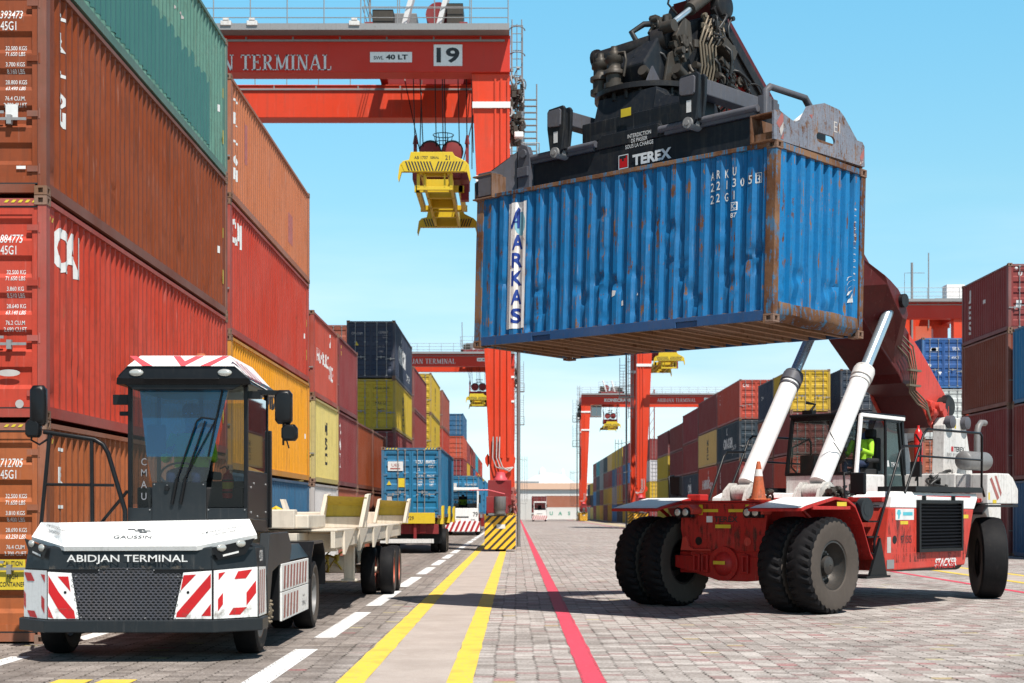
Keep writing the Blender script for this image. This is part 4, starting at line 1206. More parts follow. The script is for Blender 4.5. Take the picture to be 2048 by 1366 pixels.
ak_text([W(ch, a, (2.235, 2.07, 1.89)[r_] + .018 * (a - 5.2), .125, .62, .012, w=None if ch == '1' else .062) for a, ch, r_ in big], 'letter')
ak_text([FR(5.67, 2.02, 5.77, 2.17, .010), FR(5.255, 1.67, 5.375, 1.79, .012), W('IC', 5.315, 1.73, .075, .9, .01), W('87', 5.315, 1.60, .07, 1.1, .01)], 'letter', 'ic_mark')
ak_text([P2((3.02, .60), (3.10, .63), (3.12, .70), (3.05, .71), (3.01, .66)), P2((3.20, .46), (3.24, .47), (3.23, .55), (3.2, .53)), P2((3.5, .60), (3.53, .6), (3.52, .64))], 'letter', 'white_scuff')
# worn lettering on the end facing right
sh = []
random.seed(3)
for i, ch in enumerate('8I3UD213U38I'):
    sh.append(W(ch, 2.04, 1.95 - i * .098, .05, .8, .004, rot=R(90), w=None))
epts, ef = wave(CW - .28, .05, depth=.06, pitch=.243, steep=.35)
lay('lettering', sh, 'letter', AK, (w - 0.14, AL - .035, 0), (-1, 0, 0), (0, 0, 1), [q[0] for q in epts], ef, .004)
lay('white_scuff', [P2((2.0 - .02 * q + random.uniform(-.1, .1), zz), (2.02 - .02 * q, zz + .01), (2.0, zz + .09)) for q, zz in enumerate((.52, .58, .63, .7, .78, .84))] + [P2((1.15, .78), (1.18, .79), (1.17, .88))], 'letter', AK, (w - 0.14, AL - .035, 0), (-1, 0, 0), (0, 0, 1), [q[0] for q in epts], ef, .006)

# --- spreader (in the machine's frame)
SP = MB()
SP.box(-2.15, 3.05, -3.42, -3.08, 7.02, 7.50)
SP.box(-2.15, 3.05, -2.18, -1.84, 7.02, 7.50)
for x0, x1 in ((-2.1, -1.8), (-.6, 1.4), (2.7, 3.0)): SP.box(x0, x1, -3.08, -2.18, 7.06, 7.46)
SP.box(-.12, 1.05, -3.44, -3.06, 7.50, 7.72)
SP.prism([(-.3, 7.5), (-.12, 7.72), (-.12, 7.5)], 'y', -3.43, -3.07); SP.prism([(1.05, 7.5), (1.05, 7.72), (1.25, 7.5)], 'y', -3.43, -3.07)
spr = SP.build('spreader', 'spreader', RS, bevel=0.012)
m = MB()
for x0, x1 in ((-1.75, -.2), (1.1, 2.92)):
    m.tube([(x0, -3.46, 7.60), (x1, -3.46, 7.60)], .055, 10)
    m.box(x0, x1, -3.40, -3.1, 7.50, 7.56)
    m.box(x0 + .1, x1 - .05, -3.475, -3.42, 7.50, 7.55)
m.build('slide_rail', 'spreader_lt', spr, smooth=40)
# scraped end plates
def endplate(x0, x1, flip=False):
    prof = [(-3.85, 6.99), (-3.85, 7.40), (-3.72, 7.42), (-3.36, 7.33), (-3.18, 7.36), (-2.98, 7.62), (-2.86, 7.66), (-2.54, 7.75), (-2.14, 7.73), (-2.0, 7.66), (-1.62, 7.36), (-1.47, 7.36), (-1.41, 7.30), (-1.41, 6.99)]
    bm = bmesh.new()
    vs = [bm.verts.new((x0, y, z)) for y, z in prof]
    n = 20
    hole = []
    for i in range(n):
        t = 2 * PI * i / n
        cx = -2.5 + (.17 if math.cos(t) > 0 else -.17) + .085 * math.cos(t)
        hole.append(bm.verts.new((x0, cx, 7.22 + .075 * math.sin(t))))
    e = [bm.edges.new((vs[i], vs[(i + 1) % len(vs)])) for i in range(len(vs))] + [bm.edges.new((hole[i], hole[(i + 1) % n])) for i in range(n)]
    bmesh.ops.triangle_fill(bm, use_beauty=True, use_dissolve=True, edges=e)
    ext = bmesh.ops.extrude_face_region(bm, geom=bm.faces[:])
    bmesh.ops.translate(bm, vec=(x1 - x0, 0, 0), verts=[q for q in ext['geom'] if isinstance(q, bmesh.types.BMVert)])
    bmesh.ops.recalc_face_normals(bm, faces=bm.faces)
    me = bpy.data.meshes.new('end_plate'); bm.to_mesh(me); bm.free()
    me.materials.append(M['spreader_worn'])
    o = bpy.data.objects.new('end_plate', me); COL.objects.link(o); o.parent = spr
    return o
endplate(3.43, 3.465)
m = MB()
for xa, xb in ((3.05, 3.43), (-2.62, -2.15)):
    m.box(xa, xb, -3.85, -1.41, 6.975, 7.0)
    m.box(xa, xb, -3.85, -3.6, 7.36, 7.385); m.box(xa, xb, -1.7, -1.41, 7.30, 7.325)
    xi = xa if xa > 0 else xb - .03
    m.box(xi, xi + .03, -3.85, -1.41, 7.0, 7.36)
for y in (-3.7, -1.55):
    m.box(3.10, 3.40, y - .09, y + .09, 7.0, 7.12)
m.build('end_beam', 'rust', spr, bevel=0.004)
# pale chute shaped guide at the far end
m = MB()
m.prism([(-3.80, 7.0), (-3.80, 7.28), (-3.55, 7.45), (-3.30, 7.62), (-2.3, 7.62), (-2.3, 7.0)], 'x', -2.62, -2.60)
m.add([(-2.60, -3.62, 7.42), (-1.95, -3.44, 7.78), (-1.95, -2.2, 7.78), (-2.60, -2.2, 7.42)], [(0, 1, 2, 3)])
m.add([(-2.55, -3.65, 7.40), (-1.95, -3.46, 7.76), (-1.95, -3.46, 7.02), (-2.55, -3.65, 7.02)], [(0, 1, 2, 3)])
m.build('end_guide', 'spreader_lt', spr)
m = MB()
m.box(-2.50, -2.18, -3.84, -3.70, 7.02, 7.42)
m.prism([(-1.88, 7.02), (-1.88, 7.80), (-1.80, 7.86), (-1.66, 7.80), (-1.60, 7.66), (-1.60, 7.02)], 'y', -3.52, -3.42)
m.box(-1.86, -1.62, -3.56, -3.50, 7.30, 7.46)
m.lathe([(.075, -3.56), (.075, -3.52)], (-1.73, 0, 7.68), 'y', 16)
m.build('roller_bracket', 'spreader_lt', spr, bevel=0.01)
# loop handle and white deflector by the near end
m = MB()
m.tube([(2.95, -3.30, 7.45), (2.95, -3.30, 7.88), (2.97, -3.22, 7.95), (3.0, -2.35, 7.95), (3.0, -2.1, 7.75)], .055, 8)
m.box(2.88, 2.98, -3.40, -3.2, 7.45, 7.80)
m.build('hose_guard', 'spreader_lt', spr, smooth=40)
m = MB(); m.add([(3.25, -3.15, 7.36), (3.25, -2.75, 7.58), (3.40, -2.75, 7.70), (3.40, -3.12, 7.40)], [(0, 1, 2, 3)])
m.box(3.2, 3.38, -3.1, -2.8, 7.36, 7.42); m.build('deflector_plate', 'white', spr)
# folding lift arms
for xa in (1.62, -1.08):
    m = MB()
    prof = [(xa, 8.22), (xa + .04, 8.27), (xa + .34, 8.29), (xa + .38, 8.24), (xa + .37, 7.95), (xa + .32, 7.58), (xa + .26, 7.50), (xa + .12, 7.50), (xa + .06, 7.58), (xa, 7.95)]
    m.prism(prof, 'y', -3.66, -3.60)
    m.prism([(p_[0] + .0, p_[1]) for p_ in prof], 'y', -3.50, -3.44)
    m.box(xa + .06, xa + .32, -3.60, -3.50, 7.6, 8.2)
    m.build('lift_arm', 'spreader', spr, bevel=0.012)
    m = MB(); m.prism([(xa + .03, 8.0), (xa + .03, 8.20), (xa + .06, 8.23), (xa + .29, 8.24), (xa + .32, 8.21), (xa + .31, 7.98), (xa + .28, 7.95), (xa + .06, 7.97)], 'y', -3.69, -3.655)
    m.build('cover_plate', 'spreader_lt', spr, bevel=0.008)
    m = MB(); m.lathe([(.085, -3.70), (.085, -3.42)], (xa + .19, 0, 7.54), 'y', 20); m.lathe([(.04, -3.72), (.04, -3.70)], (xa + .19, 0, 7.54), 'y', 12)
    m.build('arm_pin', 'galv', spr, smooth=40)
    lay('lettering', [RC(xa + .15, 7.70, xa + .24, 7.88)], 'letter', spr, (0, -3.662, 0), (1, 0, 0), (0, 0, 1))
    m = MB(); m.box(xa + .12, xa + .36, -3.44, -1.5, 7.98, 8.22); m.box(xa + .02, xa + .4, -1.72, -1.6, 7.5, 8.25)
    m.build('cross_arm', 'spreader_lt', spr, bevel=0.015)
m = MB()
m.box(-.72, 1.74, -3.2, -2.9, 7.74, 8.05); m.box(-.72, 1.74, -2.0, -1.7, 7.74, 8.05)
m.loft([[(-.55, -3.22, 7.72), (.95, -3.22, 7.72), (.95, -1.5, 7.72), (-.55, -1.5, 7.72)], [(-.45, -3.1, 8.42), (.75, -3.1, 8.42), (.75, -1.5, 8.42), (-.45, -1.5, 8.42)]])
m.loft([[(.75, -3.2, 8.04), (1.6, -3.2, 8.04), (1.6, -2.9, 8.04), (.75, -2.9, 8.04)], [(.75, -3.12, 8.38), (.95, -3.12, 8.24), (.95, -2.9, 8.24), (.75, -2.9, 8.38)]])
m.build('slewing_frame', 'spreader', spr, bevel=0.015)
lay('yellow_tag', [RC(.15, 8.0, .36, 8.13)], 'yellow_plain', spr, (0, -3.225, 0), (1, 0, 0), (0, 0, 1), off=.03)
m = MB()
m.lathe([(.98, 8.47), (.98, 8.55), (.9, 8.58), (.5, 8.58)], (0.02, -2.25, 0), 'z', 40)
m.lathe([(.80, 8.38), (.80, 8.47)], (0.02, -2.25, 0), 'z', 40)
for i in range(22):
    t = 2 * PI * i / 22
    m.lathe([(.035, 8.34), (.035, 8.47)], (0.02 + .88 * math.cos(t), -2.25 + .88 * math.sin(t), 0), 'z', 6)
m.build('slewing_ring', 'steel_dark', spr, smooth=30)
for xx, yy in ((-.62, -2.85), (-.22, -2.98)):
    m = MB()
    m.lathe([(.17, 8.58), (.17, 8.66), (.13, 8.67), (.13, 8.80), (.175, 8.81), (.175, 8.87), (.12, 8.90), (.12, 9.0), (.15, 9.02), (.15, 9.10), (.09, 9.12), (.09, 9.18), (.055, 9.2), (.055, 9.27)], (xx, yy, 0), 'z', 16)
    m.tube([(xx + .1, yy, 9.15), (xx + .22, yy, 9.14), (xx + .25, yy, 9.0), (xx + .2, yy, 8.75)], .022, 6)
    m.build('slewing_motor', 'clutter', spr, smooth=40)
# head block, tilt cylinder, nose
m = MB()
m.prism([(-2.75, 8.58), (-2.85, 8.95), (-2.5, 9.42), (-1.75, 9.85), (-1.15, 10.10), (-.75, 10.1), (-.62, 9.6), (-1.05, 9.0), (-1.15, 8.58)], 'x', -.30, .30)
m.box(-.42, .42, -1.35, -.95, 9.1, 10.0)
m.build('head_block', 'spreader', spr, bevel=0.03)
m = MB()
for s in (-1, 1): m.prism([(-2.45, 8.58), (-2.3, 9.2), (-2.0, 9.38), (-1.85, 9.2), (-2.0, 8.9), (-1.8, 8.58)], 'x', s * .36 - .025, s * .36 + .025)
m.prism([(-2.1, 9.28), (-2.2, 9.5), (-1.98, 9.85), (-1.80, 9.8), (-1.72, 9.35), (-1.9, 9.15)], 'x', .34, .44)
m.build('head_bracket', 'clutter', spr, bevel=0.012)
m = MB(); m.tube([(-.80, -2.75, 9.22), (-.74, -2.75, 9.22)], .17, 16); m.tube([(-.78, -2.75, 9.22), (.16, -2.35, 9.42)], .13, 16); m.tube([(.10, -2.36, 9.41), (.30, -2.28, 9.45)], .19, 16)
m.build('damper_cylinder', 'steel_dark', spr, smooth=40)
m = MB(); m.tube([(.42, -2.35, 9.62), (.42, -1.75, 10.05)], .05, 12)
m.build('tilt_rod', 'chrome', spr, smooth=40)
m = MB(); m.tube([(.42, -1.80, 10.02), (.42, -.90, 10.67)], .11, 14); m.tube([(.30, -2.37, 9.60), (.54, -2.37, 9.60)], .10, 12)
m.build('tilt_cylinder', 'clutter', spr, smooth=40)
m = MB(); m.lathe([(.20, -.56), (.23, -.54), (.23, .50), (.20, .52)], (0, -.92, 10.28), 'x', 24)
m.build('boom_nose_pin', 'steel_dark', spr, smooth=40)
# hoses and fittings
def hose_cloud(name, parent, mat, centre, ext, n, r, seed, L=.5, dirn=(0, .3, -1)):
    rnd = random.Random(seed); m = MB()
    for i in range(n):
        p = Vector([c + rnd.uniform(-e, e) for c, e in zip(centre, ext)])
        d = (Vector(dirn) + Vector([rnd.uniform(-.5, .5) for _ in range(3)])).normalized()
        e = Vector([rnd.uniform(-.3, .3) for _ in range(3)])
        pts = [p + d * L * t + e * math.sin(t * PI) * L for t in (0, .25, .5, .75, 1)]
        m.tube(pts, r * rnd.uniform(.7, 1.3), 6)
        if rnd.random() < .6: m.lathe([(r * 2, -r * 2), (r * 2, r * 2)], tuple(p), rnd.choice('xyz'), 6)
    return m.build(name, mat, parent, smooth=40)
m = MB()
for i in range(6):
    x = .46 + .0 * i; dy = i * .085
    m.tube([(x, -1.35 + dy, 10.0 - dy * .4), (x + .05, -1.50 + dy, 9.80 - dy * .3), (x + .03, -1.62 + dy, 9.5), (x, -1.52 + dy, 9.15), (x - .05, -1.55 + dy, 8.85)], .022, 6)
    m.lathe([(.035, -.05), (.035, .05)], (x + .04, -1.50 + dy, 9.78 - dy * .3), 'z', 6)
m.build('hydraulic_pipe', 'pipe', spr, smooth=40)
hose_cloud('hose_bundle', spr, 'hose', (.35, -1.2, 9.3), (.15, .35, .4), 22, .022, 2)
hose_cloud('hose_fitting', spr, 'clutter', (.42, -.75, 9.25), (.08, .35, .45), 30, .028, 4, .16)
hose_cloud('hose_fitting', spr, 'clutter', (.1, -2.15, 9.75), (.12, .12, .12), 26, .03, 6, .16)
hose_cloud('hose_fitting', spr, 'clutter', (.2, -2.0, 8.75), (.5, .35, .12), 26, .03, 9, .15)
hose_cloud('hose_bundle', spr, 'hose', (.9, -1.3, 8.38), (.5, .3, .10), 18, .02, 12, .32, (1, .3, -.1))
m = MB(); m.tube([(-.1, -2.4, 9.3), (-.25, -2.5, 9.62), (-.15, -2.3, 9.78), (.1, -2.2, 9.76)], .05, 8)
m.tube([(.1, -1.9, 10.4), (.08, -1.95, 10.15), (.15, -1.8, 10.0)], .02, 6); m.tube([(.3, -1.7, 10.45), (.32, -1.75, 10.2), (.3, -1.6, 10.05)], .02, 6)
m.build('hydraulic_hose', 'hose', spr, smooth=40)
hose_cloud('hose_bundle', spr, 'hose', (.45, -1.0, 9.9), (.10, .3, .2), 16, .02, 52, .4, (0, -.4, -1))
hose_cloud('hose_bundle', spr, 'hose', (.5, -.6, 9.1), (.08, .4, .3), 18, .02, 53, .4, (0, .6, -.6))
hose_cloud('hose_fitting', spr, 'clutter', (.45, -1.95, 9.15), (.08, .25, .35), 18, .03, 54, .14)
hose_cloud('hose_fitting', spr, 'pipe', (.45, -1.15, 9.85), (.06, .3, .15), 16, .022, 55, .12)
hose_cloud('hose_bundle', spr, 'hose', (-.1, -2.55, 9.0), (.3, .15, .25), 12, .02, 56, .3)
m = MB()
for x_, y_ in ((.3, -2.7), (.75, -2.4), (-.75, -2.3)): m.tube([(x_, y_, 8.72), (x_ + .02, y_ - .22, 8.80)], .09, 12)
m.build('port_stub', 'clutter', spr, smooth=40)
m = MB()
for x_ in (-.3, .45): m.prism([(-3.0, 8.58), (-2.85, 8.85), (-2.6, 8.58)], 'x', x_, x_ + .03)
m.build('stiffener', 'spreader_lt', spr)
m = MB(); m.box(.36, .62, -1.15, -.75, 9.42, 9.62); m.box(.44, .56, -1.0, -.6, 9.25, 9.33)
m.xform(Matrix.Translation((0, -.95, 9.5)) @ Matrix.Rotation(R(-28), 4, 'X') @ Matrix.Translation((0, .95, -9.5)))
m.build('valve_block', 'clutter', spr, bevel=.01)
# writing on the spreader
fx = 0.0
lay('lettering', [W('TEREX', .93, 7.22, .17, 1.15, .045), W('INTERDICTION', .68, 7.61, .062, .8, .006), W('DE PASSER', .68, 7.53, .062, .8, .006), W('SOUS LA CHARGE', .68, 7.45, .062, .8, .006), FR(.26, 7.12, .46, 7.34, .012)], 'letter', spr, (0, -3.44, 0), (1, 0, 0), (0, 0, 1), off=.004)
lay('red_emblem', [P2((.28, 7.14), (.44, 7.14), (.44, 7.32), (.41, 7.32), (.41, 7.28), (.37, 7.28), (.37, 7.24), (.33, 7.24), (.33, 7.28), (.28, 7.28))], 'red', spr, (0, -3.44, 0), (1, 0, 0), (0, 0, 1), off=.003)
def mark_end(shapes, mat, nm): return lay(nm, shapes, mat, spr, (3.465, 0, 0), (0, 1, 0), (0, 0, 1), off=.003)
mark_end([P2((-3.80, 7.22), (-3.66, 7.40), (-3.62, 7.36), (-3.62, 7.28), (-3.72, 7.16)), P2((-3.68, 7.02), (-3.62, 7.02), (-3.62, 7.12)), P2((-1.50, 7.02), (-1.43, 7.16), (-1.43, 7.28), (-1.55, 7.12)), P2((-2.95, 7.50), (-2.86, 7.52), (-2.88, 7.45))], 'red_faded', 'red_mark')
mark_end([P2((-3.72, 7.15), (-3.62, 7.27), (-3.62, 7.16), (-3.68, 7.06)), P2((-1.56, 7.0), (-1.45, 7.06), (-1.5, 7.10)), W('E1', -2.2, 7.45, .16, 1, .0)], 'letter_dim', 'white_mark')

# --- boom
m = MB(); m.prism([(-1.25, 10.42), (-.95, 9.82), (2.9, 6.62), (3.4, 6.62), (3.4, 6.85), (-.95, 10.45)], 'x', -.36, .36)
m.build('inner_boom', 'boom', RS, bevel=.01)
m = MB()
# dark web on the near edge of the inner boom
for s in (-1, 1):
    m.prism([(-1.2, 10.16), (-1.05, 10.02), (2.9, 6.75), (2.9, 6.98), (-1.1, 10.28)], 'x', s * .42 - .05, s * .42 + .05)
    m.prism([(-1.25, 9.95), (-1.0, 9.72), (.2, 8.72), (.5, 8.9), (-1.0, 10.2)], 'x', s * .40 - .02, s * .40 + .02)
m.build('boom_edge_rail', 'steel_dark', RS, bevel=.01)
m = MB()
for y0, z0 in ((-.55, 9.98), (-.1, 9.6), (.35, 9.25)): m.tube([(.15, y0, z0), (.15, y0 + .14, z0 + .22)], .04, 6)
m.prism([(-.9, 9.3), (-.5, 9.55), (.6, 8.65), (.9, 8.2), (.3, 8.2), (-.6, 8.7)], 'x', .1, .34)
m.build('red_boom_bracket', 'stk_red', RS, bevel=.02)
BP = [(2.6, 7.42), (5.6, 4.98), (5.89, 4.73), (6.85, 3.95), (7.0, 3.6), (6.75, 3.35), (6.2, 3.42), (5.6, 4.05), (5.0, 4.25), (4.85, 4.42), (3.95, 5.04), (2.6, 6.12)]
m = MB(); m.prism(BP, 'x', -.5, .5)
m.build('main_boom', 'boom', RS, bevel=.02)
m = MB()
for s in (-1, 1):
    a, b = sorted((s * .502, s * .53))
    m.prism([(5.2, 5.25), (5.6, 4.98), (5.89, 4.76), (6.85, 3.97), (7.02, 3.6), (6.78, 3.33), (6.15, 3.38), (5.55, 4.0), (5.3, 4.5)], 'x', a, b)
m.build('boom_foot_plate', 'stk_red2', RS, bevel=.008)
M['foot_white'] = paint('greasy_white_bracket', (.62, .6, .56, 1), .5, 0, .1, .2, .6, .7, .3, scale=2.5)
# flared cylinder brackets
for s in (-1, 1):
    m = MB()
    def ring(x, pts): return [(x * s, y, z) for y, z in pts]
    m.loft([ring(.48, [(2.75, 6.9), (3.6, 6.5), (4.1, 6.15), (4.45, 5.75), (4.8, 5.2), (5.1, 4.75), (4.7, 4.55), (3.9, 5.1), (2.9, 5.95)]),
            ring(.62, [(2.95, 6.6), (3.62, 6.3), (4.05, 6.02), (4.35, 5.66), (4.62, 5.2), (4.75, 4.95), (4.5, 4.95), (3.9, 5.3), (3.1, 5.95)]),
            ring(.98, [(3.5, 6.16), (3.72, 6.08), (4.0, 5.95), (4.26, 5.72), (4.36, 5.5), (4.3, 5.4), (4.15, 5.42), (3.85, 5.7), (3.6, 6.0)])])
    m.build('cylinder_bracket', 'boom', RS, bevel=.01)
    m = MB(); m.lathe([(.13, .86), (.13, 1.06)], (0, 4.12, 5.74), 'x', 20) if s > 0 else m.lathe([(.13, -1.06), (.13, -.86)], (0, 4.12, 5.74), 'x', 20)
    m.build('bracket_pin', 'steel_dark', RS, smooth=40)
    # lift cylinders
    X = .78 * s
    b0_, c0_, t0_ = Vector((X, 1.42, 2.06)), Vector((X, 3.10, 4.36)), Vector((X, 4.12, 5.74))
    m = MB(); m.tube([b0_ + (c0_ - b0_) * .07, c0_], .178, 28); 
    cyl = m.build('lift_cylinder', 'white', RS, smooth=40)
    dd = (t0_ - b0_).normalized()
    m = MB(); m.tube([c0_ - dd * .20, c0_ - dd * .02], .205, 28); m.tube([c0_ - dd * .30, c0_ - dd * .26], .196, 28)
    m.tube([c0_, c0_ + dd * .03], .19, 28)
    m.build('cylinder_gland', 'spreader_lt' if s < 0 else 'white_dirty', cyl, smooth=40)
    m = MB(); m.tube([c0_, t0_], .105, 28); m.build('cylinder_rod', 'chrome', cyl, smooth=40)
    m = MB()
    for q in (-.27, .21):
        m.prism([(1.05, 1.86), (1.75, 1.86), (1.70, 2.1), (1.5, 2.24), (1.34, 2.24), (1.15, 2.1)], 'x', X + q, X + q + .06)
    m.lathe([(.12, X - .33), (.12, X + .33)], (0, 1.42, 2.08), 'x', 18)
    m.lathe([(.15, X - .18), (.15, X + .18)], (0, 1.42, 2.06), 'x', 24)
    m.build('cylinder_foot', 'foot_white', RS, smooth=40)
    hose_cloud('hose_fitting', RS, 'clutter', (X + .38, 1.45, 2.02), (.1, .25, .1), 24, .025, 14 + s, .2)
lay('scuff', [P2((.0, 0), (.02, 0), (.03, .3), (.0, .35)), P2((.05, .3), (.07, .3), (.1, .55), (.06, .5)), P2((-.03, -.3), (0, -.28), (.0, -.1)), P2((.06, .62), (.09, .6), (.12, .8))], 'steel_dark', RS, (.965, 1.95, 2.75), (0, .59, .807), (0, -.807, .59), off=.02)
# pipes on the side of the boom
m = MB()
for i in range(4):
    o_ = .075 * i
    m.tube([(.54, 2.9 + o_, 6.30 + o_), (.54, 4.25 + o_ * .4, 5.20 + o_), (.66, 4.9 + o_, 4.75 + o_), (.66, 5.05 + o_, 4.5), (.64, 5.02 + o_, 4.05 + o_ * .3), (.64, 5.35 + o_, 3.85 + o_ * .5), (.62, 5.75, 3.75 + o_ * .6), (.6, 5.95, 3.55)], .017, 6)
for t_ in ((5.15, 4.5), (5.13, 4.2)): m.box(.62, .70, t_[0] - .2, t_[0] + .25, t_[1] - .02, t_[1] + .02)
m.build('boom_pipe', 'pipe', RS, smooth=40)
# support columns and pivot
for s in (-1, 1):
    m = MB(); a, b = sorted((s * .55, s * .82))
    m.prism([(6.05, 2.0), (6.12, 3.45), (6.22, 3.62), (6.95, 3.62), (7.02, 3.45), (7.45, 2.0)], 'x', a, b)
    col = m.build('boom_support', 'white_dirty', RS, bevel=.02)
    m = MB()
    for yy in (6.25, 6.88): m.lathe([(.13, s * .80), (.13, s * .93), (.08, s * .95)], (0, yy, 3.52), 'x', 18)
    m.build('support_bolt', 'spreader_lt', col, smooth=40)
m = MB(); m.lathe([(.20, -.72), (.20, .74)], (0, 6.5, 3.85), 'x', 24); m.build('boom_pivot', 'steel_dark', RS, smooth=40)
lay('lettering', [W('TEREX', 6.72, 2.98, .10, 1.1, .02)], 'letter_black', RS, (.82, 0, 0), (0, 1, 0), (0, 0, 1), off=.004)
lay('red_emblem', [RC(6.38, 2.93, 6.47, 3.03)], 'red', RS, (.82, 0, 0), (0, 1, 0), (0, 0, 1), off=.004)
lay('yellow_tag', [RC(6.52, 3.4, 6.58, 3.6)], 'yellow_plain', RS, (.82, 0, 0), (0, 1, 0), (0, 0, 1), off=.004)

# --- chassis
m = MB()
m.box(-.72, .72, -.28, 5.6, .78, 1.84)
m.build('chassis', 'stk_red', RS, bevel=.015)
m = MB()
m.prism([(-.87, 1.86), (.96, 1.86), (.90, 1.30), (.80, 1.02), (.36, 1.02), (.24, 1.07), (.07, 1.10), (-.10, 1.07), (-.22, 1.02), (-.80, 1.02), (-.90, 1.4)], 'y', -.33, -.27)
fp = m.build('front_plate', 'stk_red', RS, bevel=.008)
m = MB()
m.box(-1.0, .98, -.22, .28, .62, 1.0)
m.prism([(-1.05, .93), (-.45, .93), (-.3, 1.0), (.45, 1.0), (.6, .93), (1.0, .93), (1.0, .55), (.5, .50), (-.1, .50), (-.5, .60), (-1.05, .72)], 'y', -.30, -.22)
for x0 in (-.62, -.44, .42): 
    m.box(x0, x0 + .04, -.36, -.30, .66, .94); m.box(x0 + .11, x0 + .15, -.36, -.30, .66, .94); m.box(x0, x0 + .15, -.36, -.30, .64, .68); m.box(x0, x0 + .15, -.36, -.30, .92, .96)
ax = m.build('axle_housing', 'stk_red', RS, bevel=.012)
m = MB(); m.sphere((.04, -.28, .80), .23, 24, 14, (1, .75, 1)); m.lathe([(.30, -.345), (.30, -.30)], (.04, 0, .80), 'y', 32)
m.build('differential_cover', 'stk_red', ax, smooth=50)
lay('reflector', [RC(-.09, .79, .16, .85)], 'yellow_plain', ax, (0, -.452, 0), (1, 0, 0), (0, 0, 1), off=.01)
lay('reflector', [RC(-.40, 1.70, -.08, 1.75), RC(.14, 1.70, .46, 1.75), RC(-.14, 1.42, .19, 1.48)], 'yellow_plain', fp, (0, -.33, 0), (1, 0, 0), (0, 0, 1))
lay('reflector', [RC(-.49, 1.65, -.41, 1.83), RC(.50, 1.65, .58, 1.83)], 'yellow', fp, (0, -.33, 0), (1, 0, 0), (0, 0, 1), off=.006)
lay('lettering', [W('TEREX', .09, 1.575, .10, 1.25, .03)], 'letter_black', fp, (0, -.33, 0), (1, 0, 0), (0, 0, 1))
lay('white_square', [RC(-.33, 1.52, -.20, 1.63)], 'letter', fp, (0, -.33, 0), (1, 0, 0), (0, 0, 1))
lay('round_hole', [DISC(-.50, 1.19, .075, 24)], 'black', fp, (0, -.33, 0), (1, 0, 0), (0, 0, 1))
m = MB(); m.tube([(.55, -.33, 1.19), (.55, -.345, 1.19)], .075, 20); m.prism([(-.86, 1.02), (-.82, 1.25), (-.74, 1.27), (-.68, 1.1), (-.58, 1.05), (-.22, 1.05), (-.22, 1.02)], 'y', -.39, -.33)
m.build('front_lug', 'stk_red2', fp, bevel=.006)
for s, xc in ((-1, -.63), (1, .84)):
    m = MB()
    m.prism([(xc - .21, 1.66), (xc - .17, 1.78), (xc - .05, 1.83), (xc + .12, 1.83), (xc + .22, 1.75), (xc + .20, 1.66)], 'y', -.62, -.33)
    hb = m.build('headlamp_housing', 'stk_red2', RS, bevel=.02)
    m = MB(); m.box(xc - .19, xc + .18, -.60, -.50, 1.60, 1.70); m.build('lamp_box', 'black', hb, bevel=.02)
    for q in (-.085, .085):
        m = MB(); m.lathe([(.085, -.60), (.085, -.66), (.075, -.665)], (xc + q, 0, 1.695), 'y', 20); m.build('headlight', 'black', hb, smooth=40)
        m = MB(); m.sphere((xc + q, -.655, 1.695), .07, 16, 8, (1, .35, 1)); m.build('headlight_lens', 'lamp', hb, smooth=60)

# fenders with white tops
for s in (-1, 1):
    m = MB()
    def fl(y, z, t=.05): return [(.96 * s, y, z), (2.02 * s, y, z), (2.02 * s, y, z - t), (.96 * s, y, z - t)]
    m.loft([fl(-.92, 1.76), fl(-.76, 1.80), fl(.10, 1.955), fl(.50, 1.92), fl(.72, 1.82), fl(.95, 1.52), fl(1.22, 1.0), fl(1.30, .92)])
    m.box(min(1.98 * s, 2.03 * s), max(1.98 * s, 2.03 * s), -.6, .55, 1.74, 1.80)
    m.beam((1.5 * s, -.3, 1.84), (1.5 * s, .3, 1.5), .05, .05)
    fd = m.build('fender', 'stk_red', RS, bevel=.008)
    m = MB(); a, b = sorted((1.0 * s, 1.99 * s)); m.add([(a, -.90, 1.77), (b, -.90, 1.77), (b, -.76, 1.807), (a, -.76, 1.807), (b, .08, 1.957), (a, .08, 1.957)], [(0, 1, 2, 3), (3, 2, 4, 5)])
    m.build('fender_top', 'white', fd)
    lay('yellow_tag', [RC(.12, 1.80, .42, 1.87)], 'yellow_plain', fd, (2.03 * s, 0, 0), (0, s, 0), (0, 0, 1)) 
MB().box(-.9, .95, -.3, 1.9, 1.865, 1.90).build('front_deck', 'stk_red', RS, bevel=.006)
MB().box(-1.05, -.75, .05, .3, 1.90, 2.02).build('deck_box', 'stk_red', RS, bevel=.02)
m = MB(); m.box(-1.1, 1.85, 1.9, 6.0, 1.88, 1.965); m.box(.60, 1.95, 2.95, 5.0, 1.965, 2.0)
m.build('platform', 'stk_red', RS, bevel=.01)

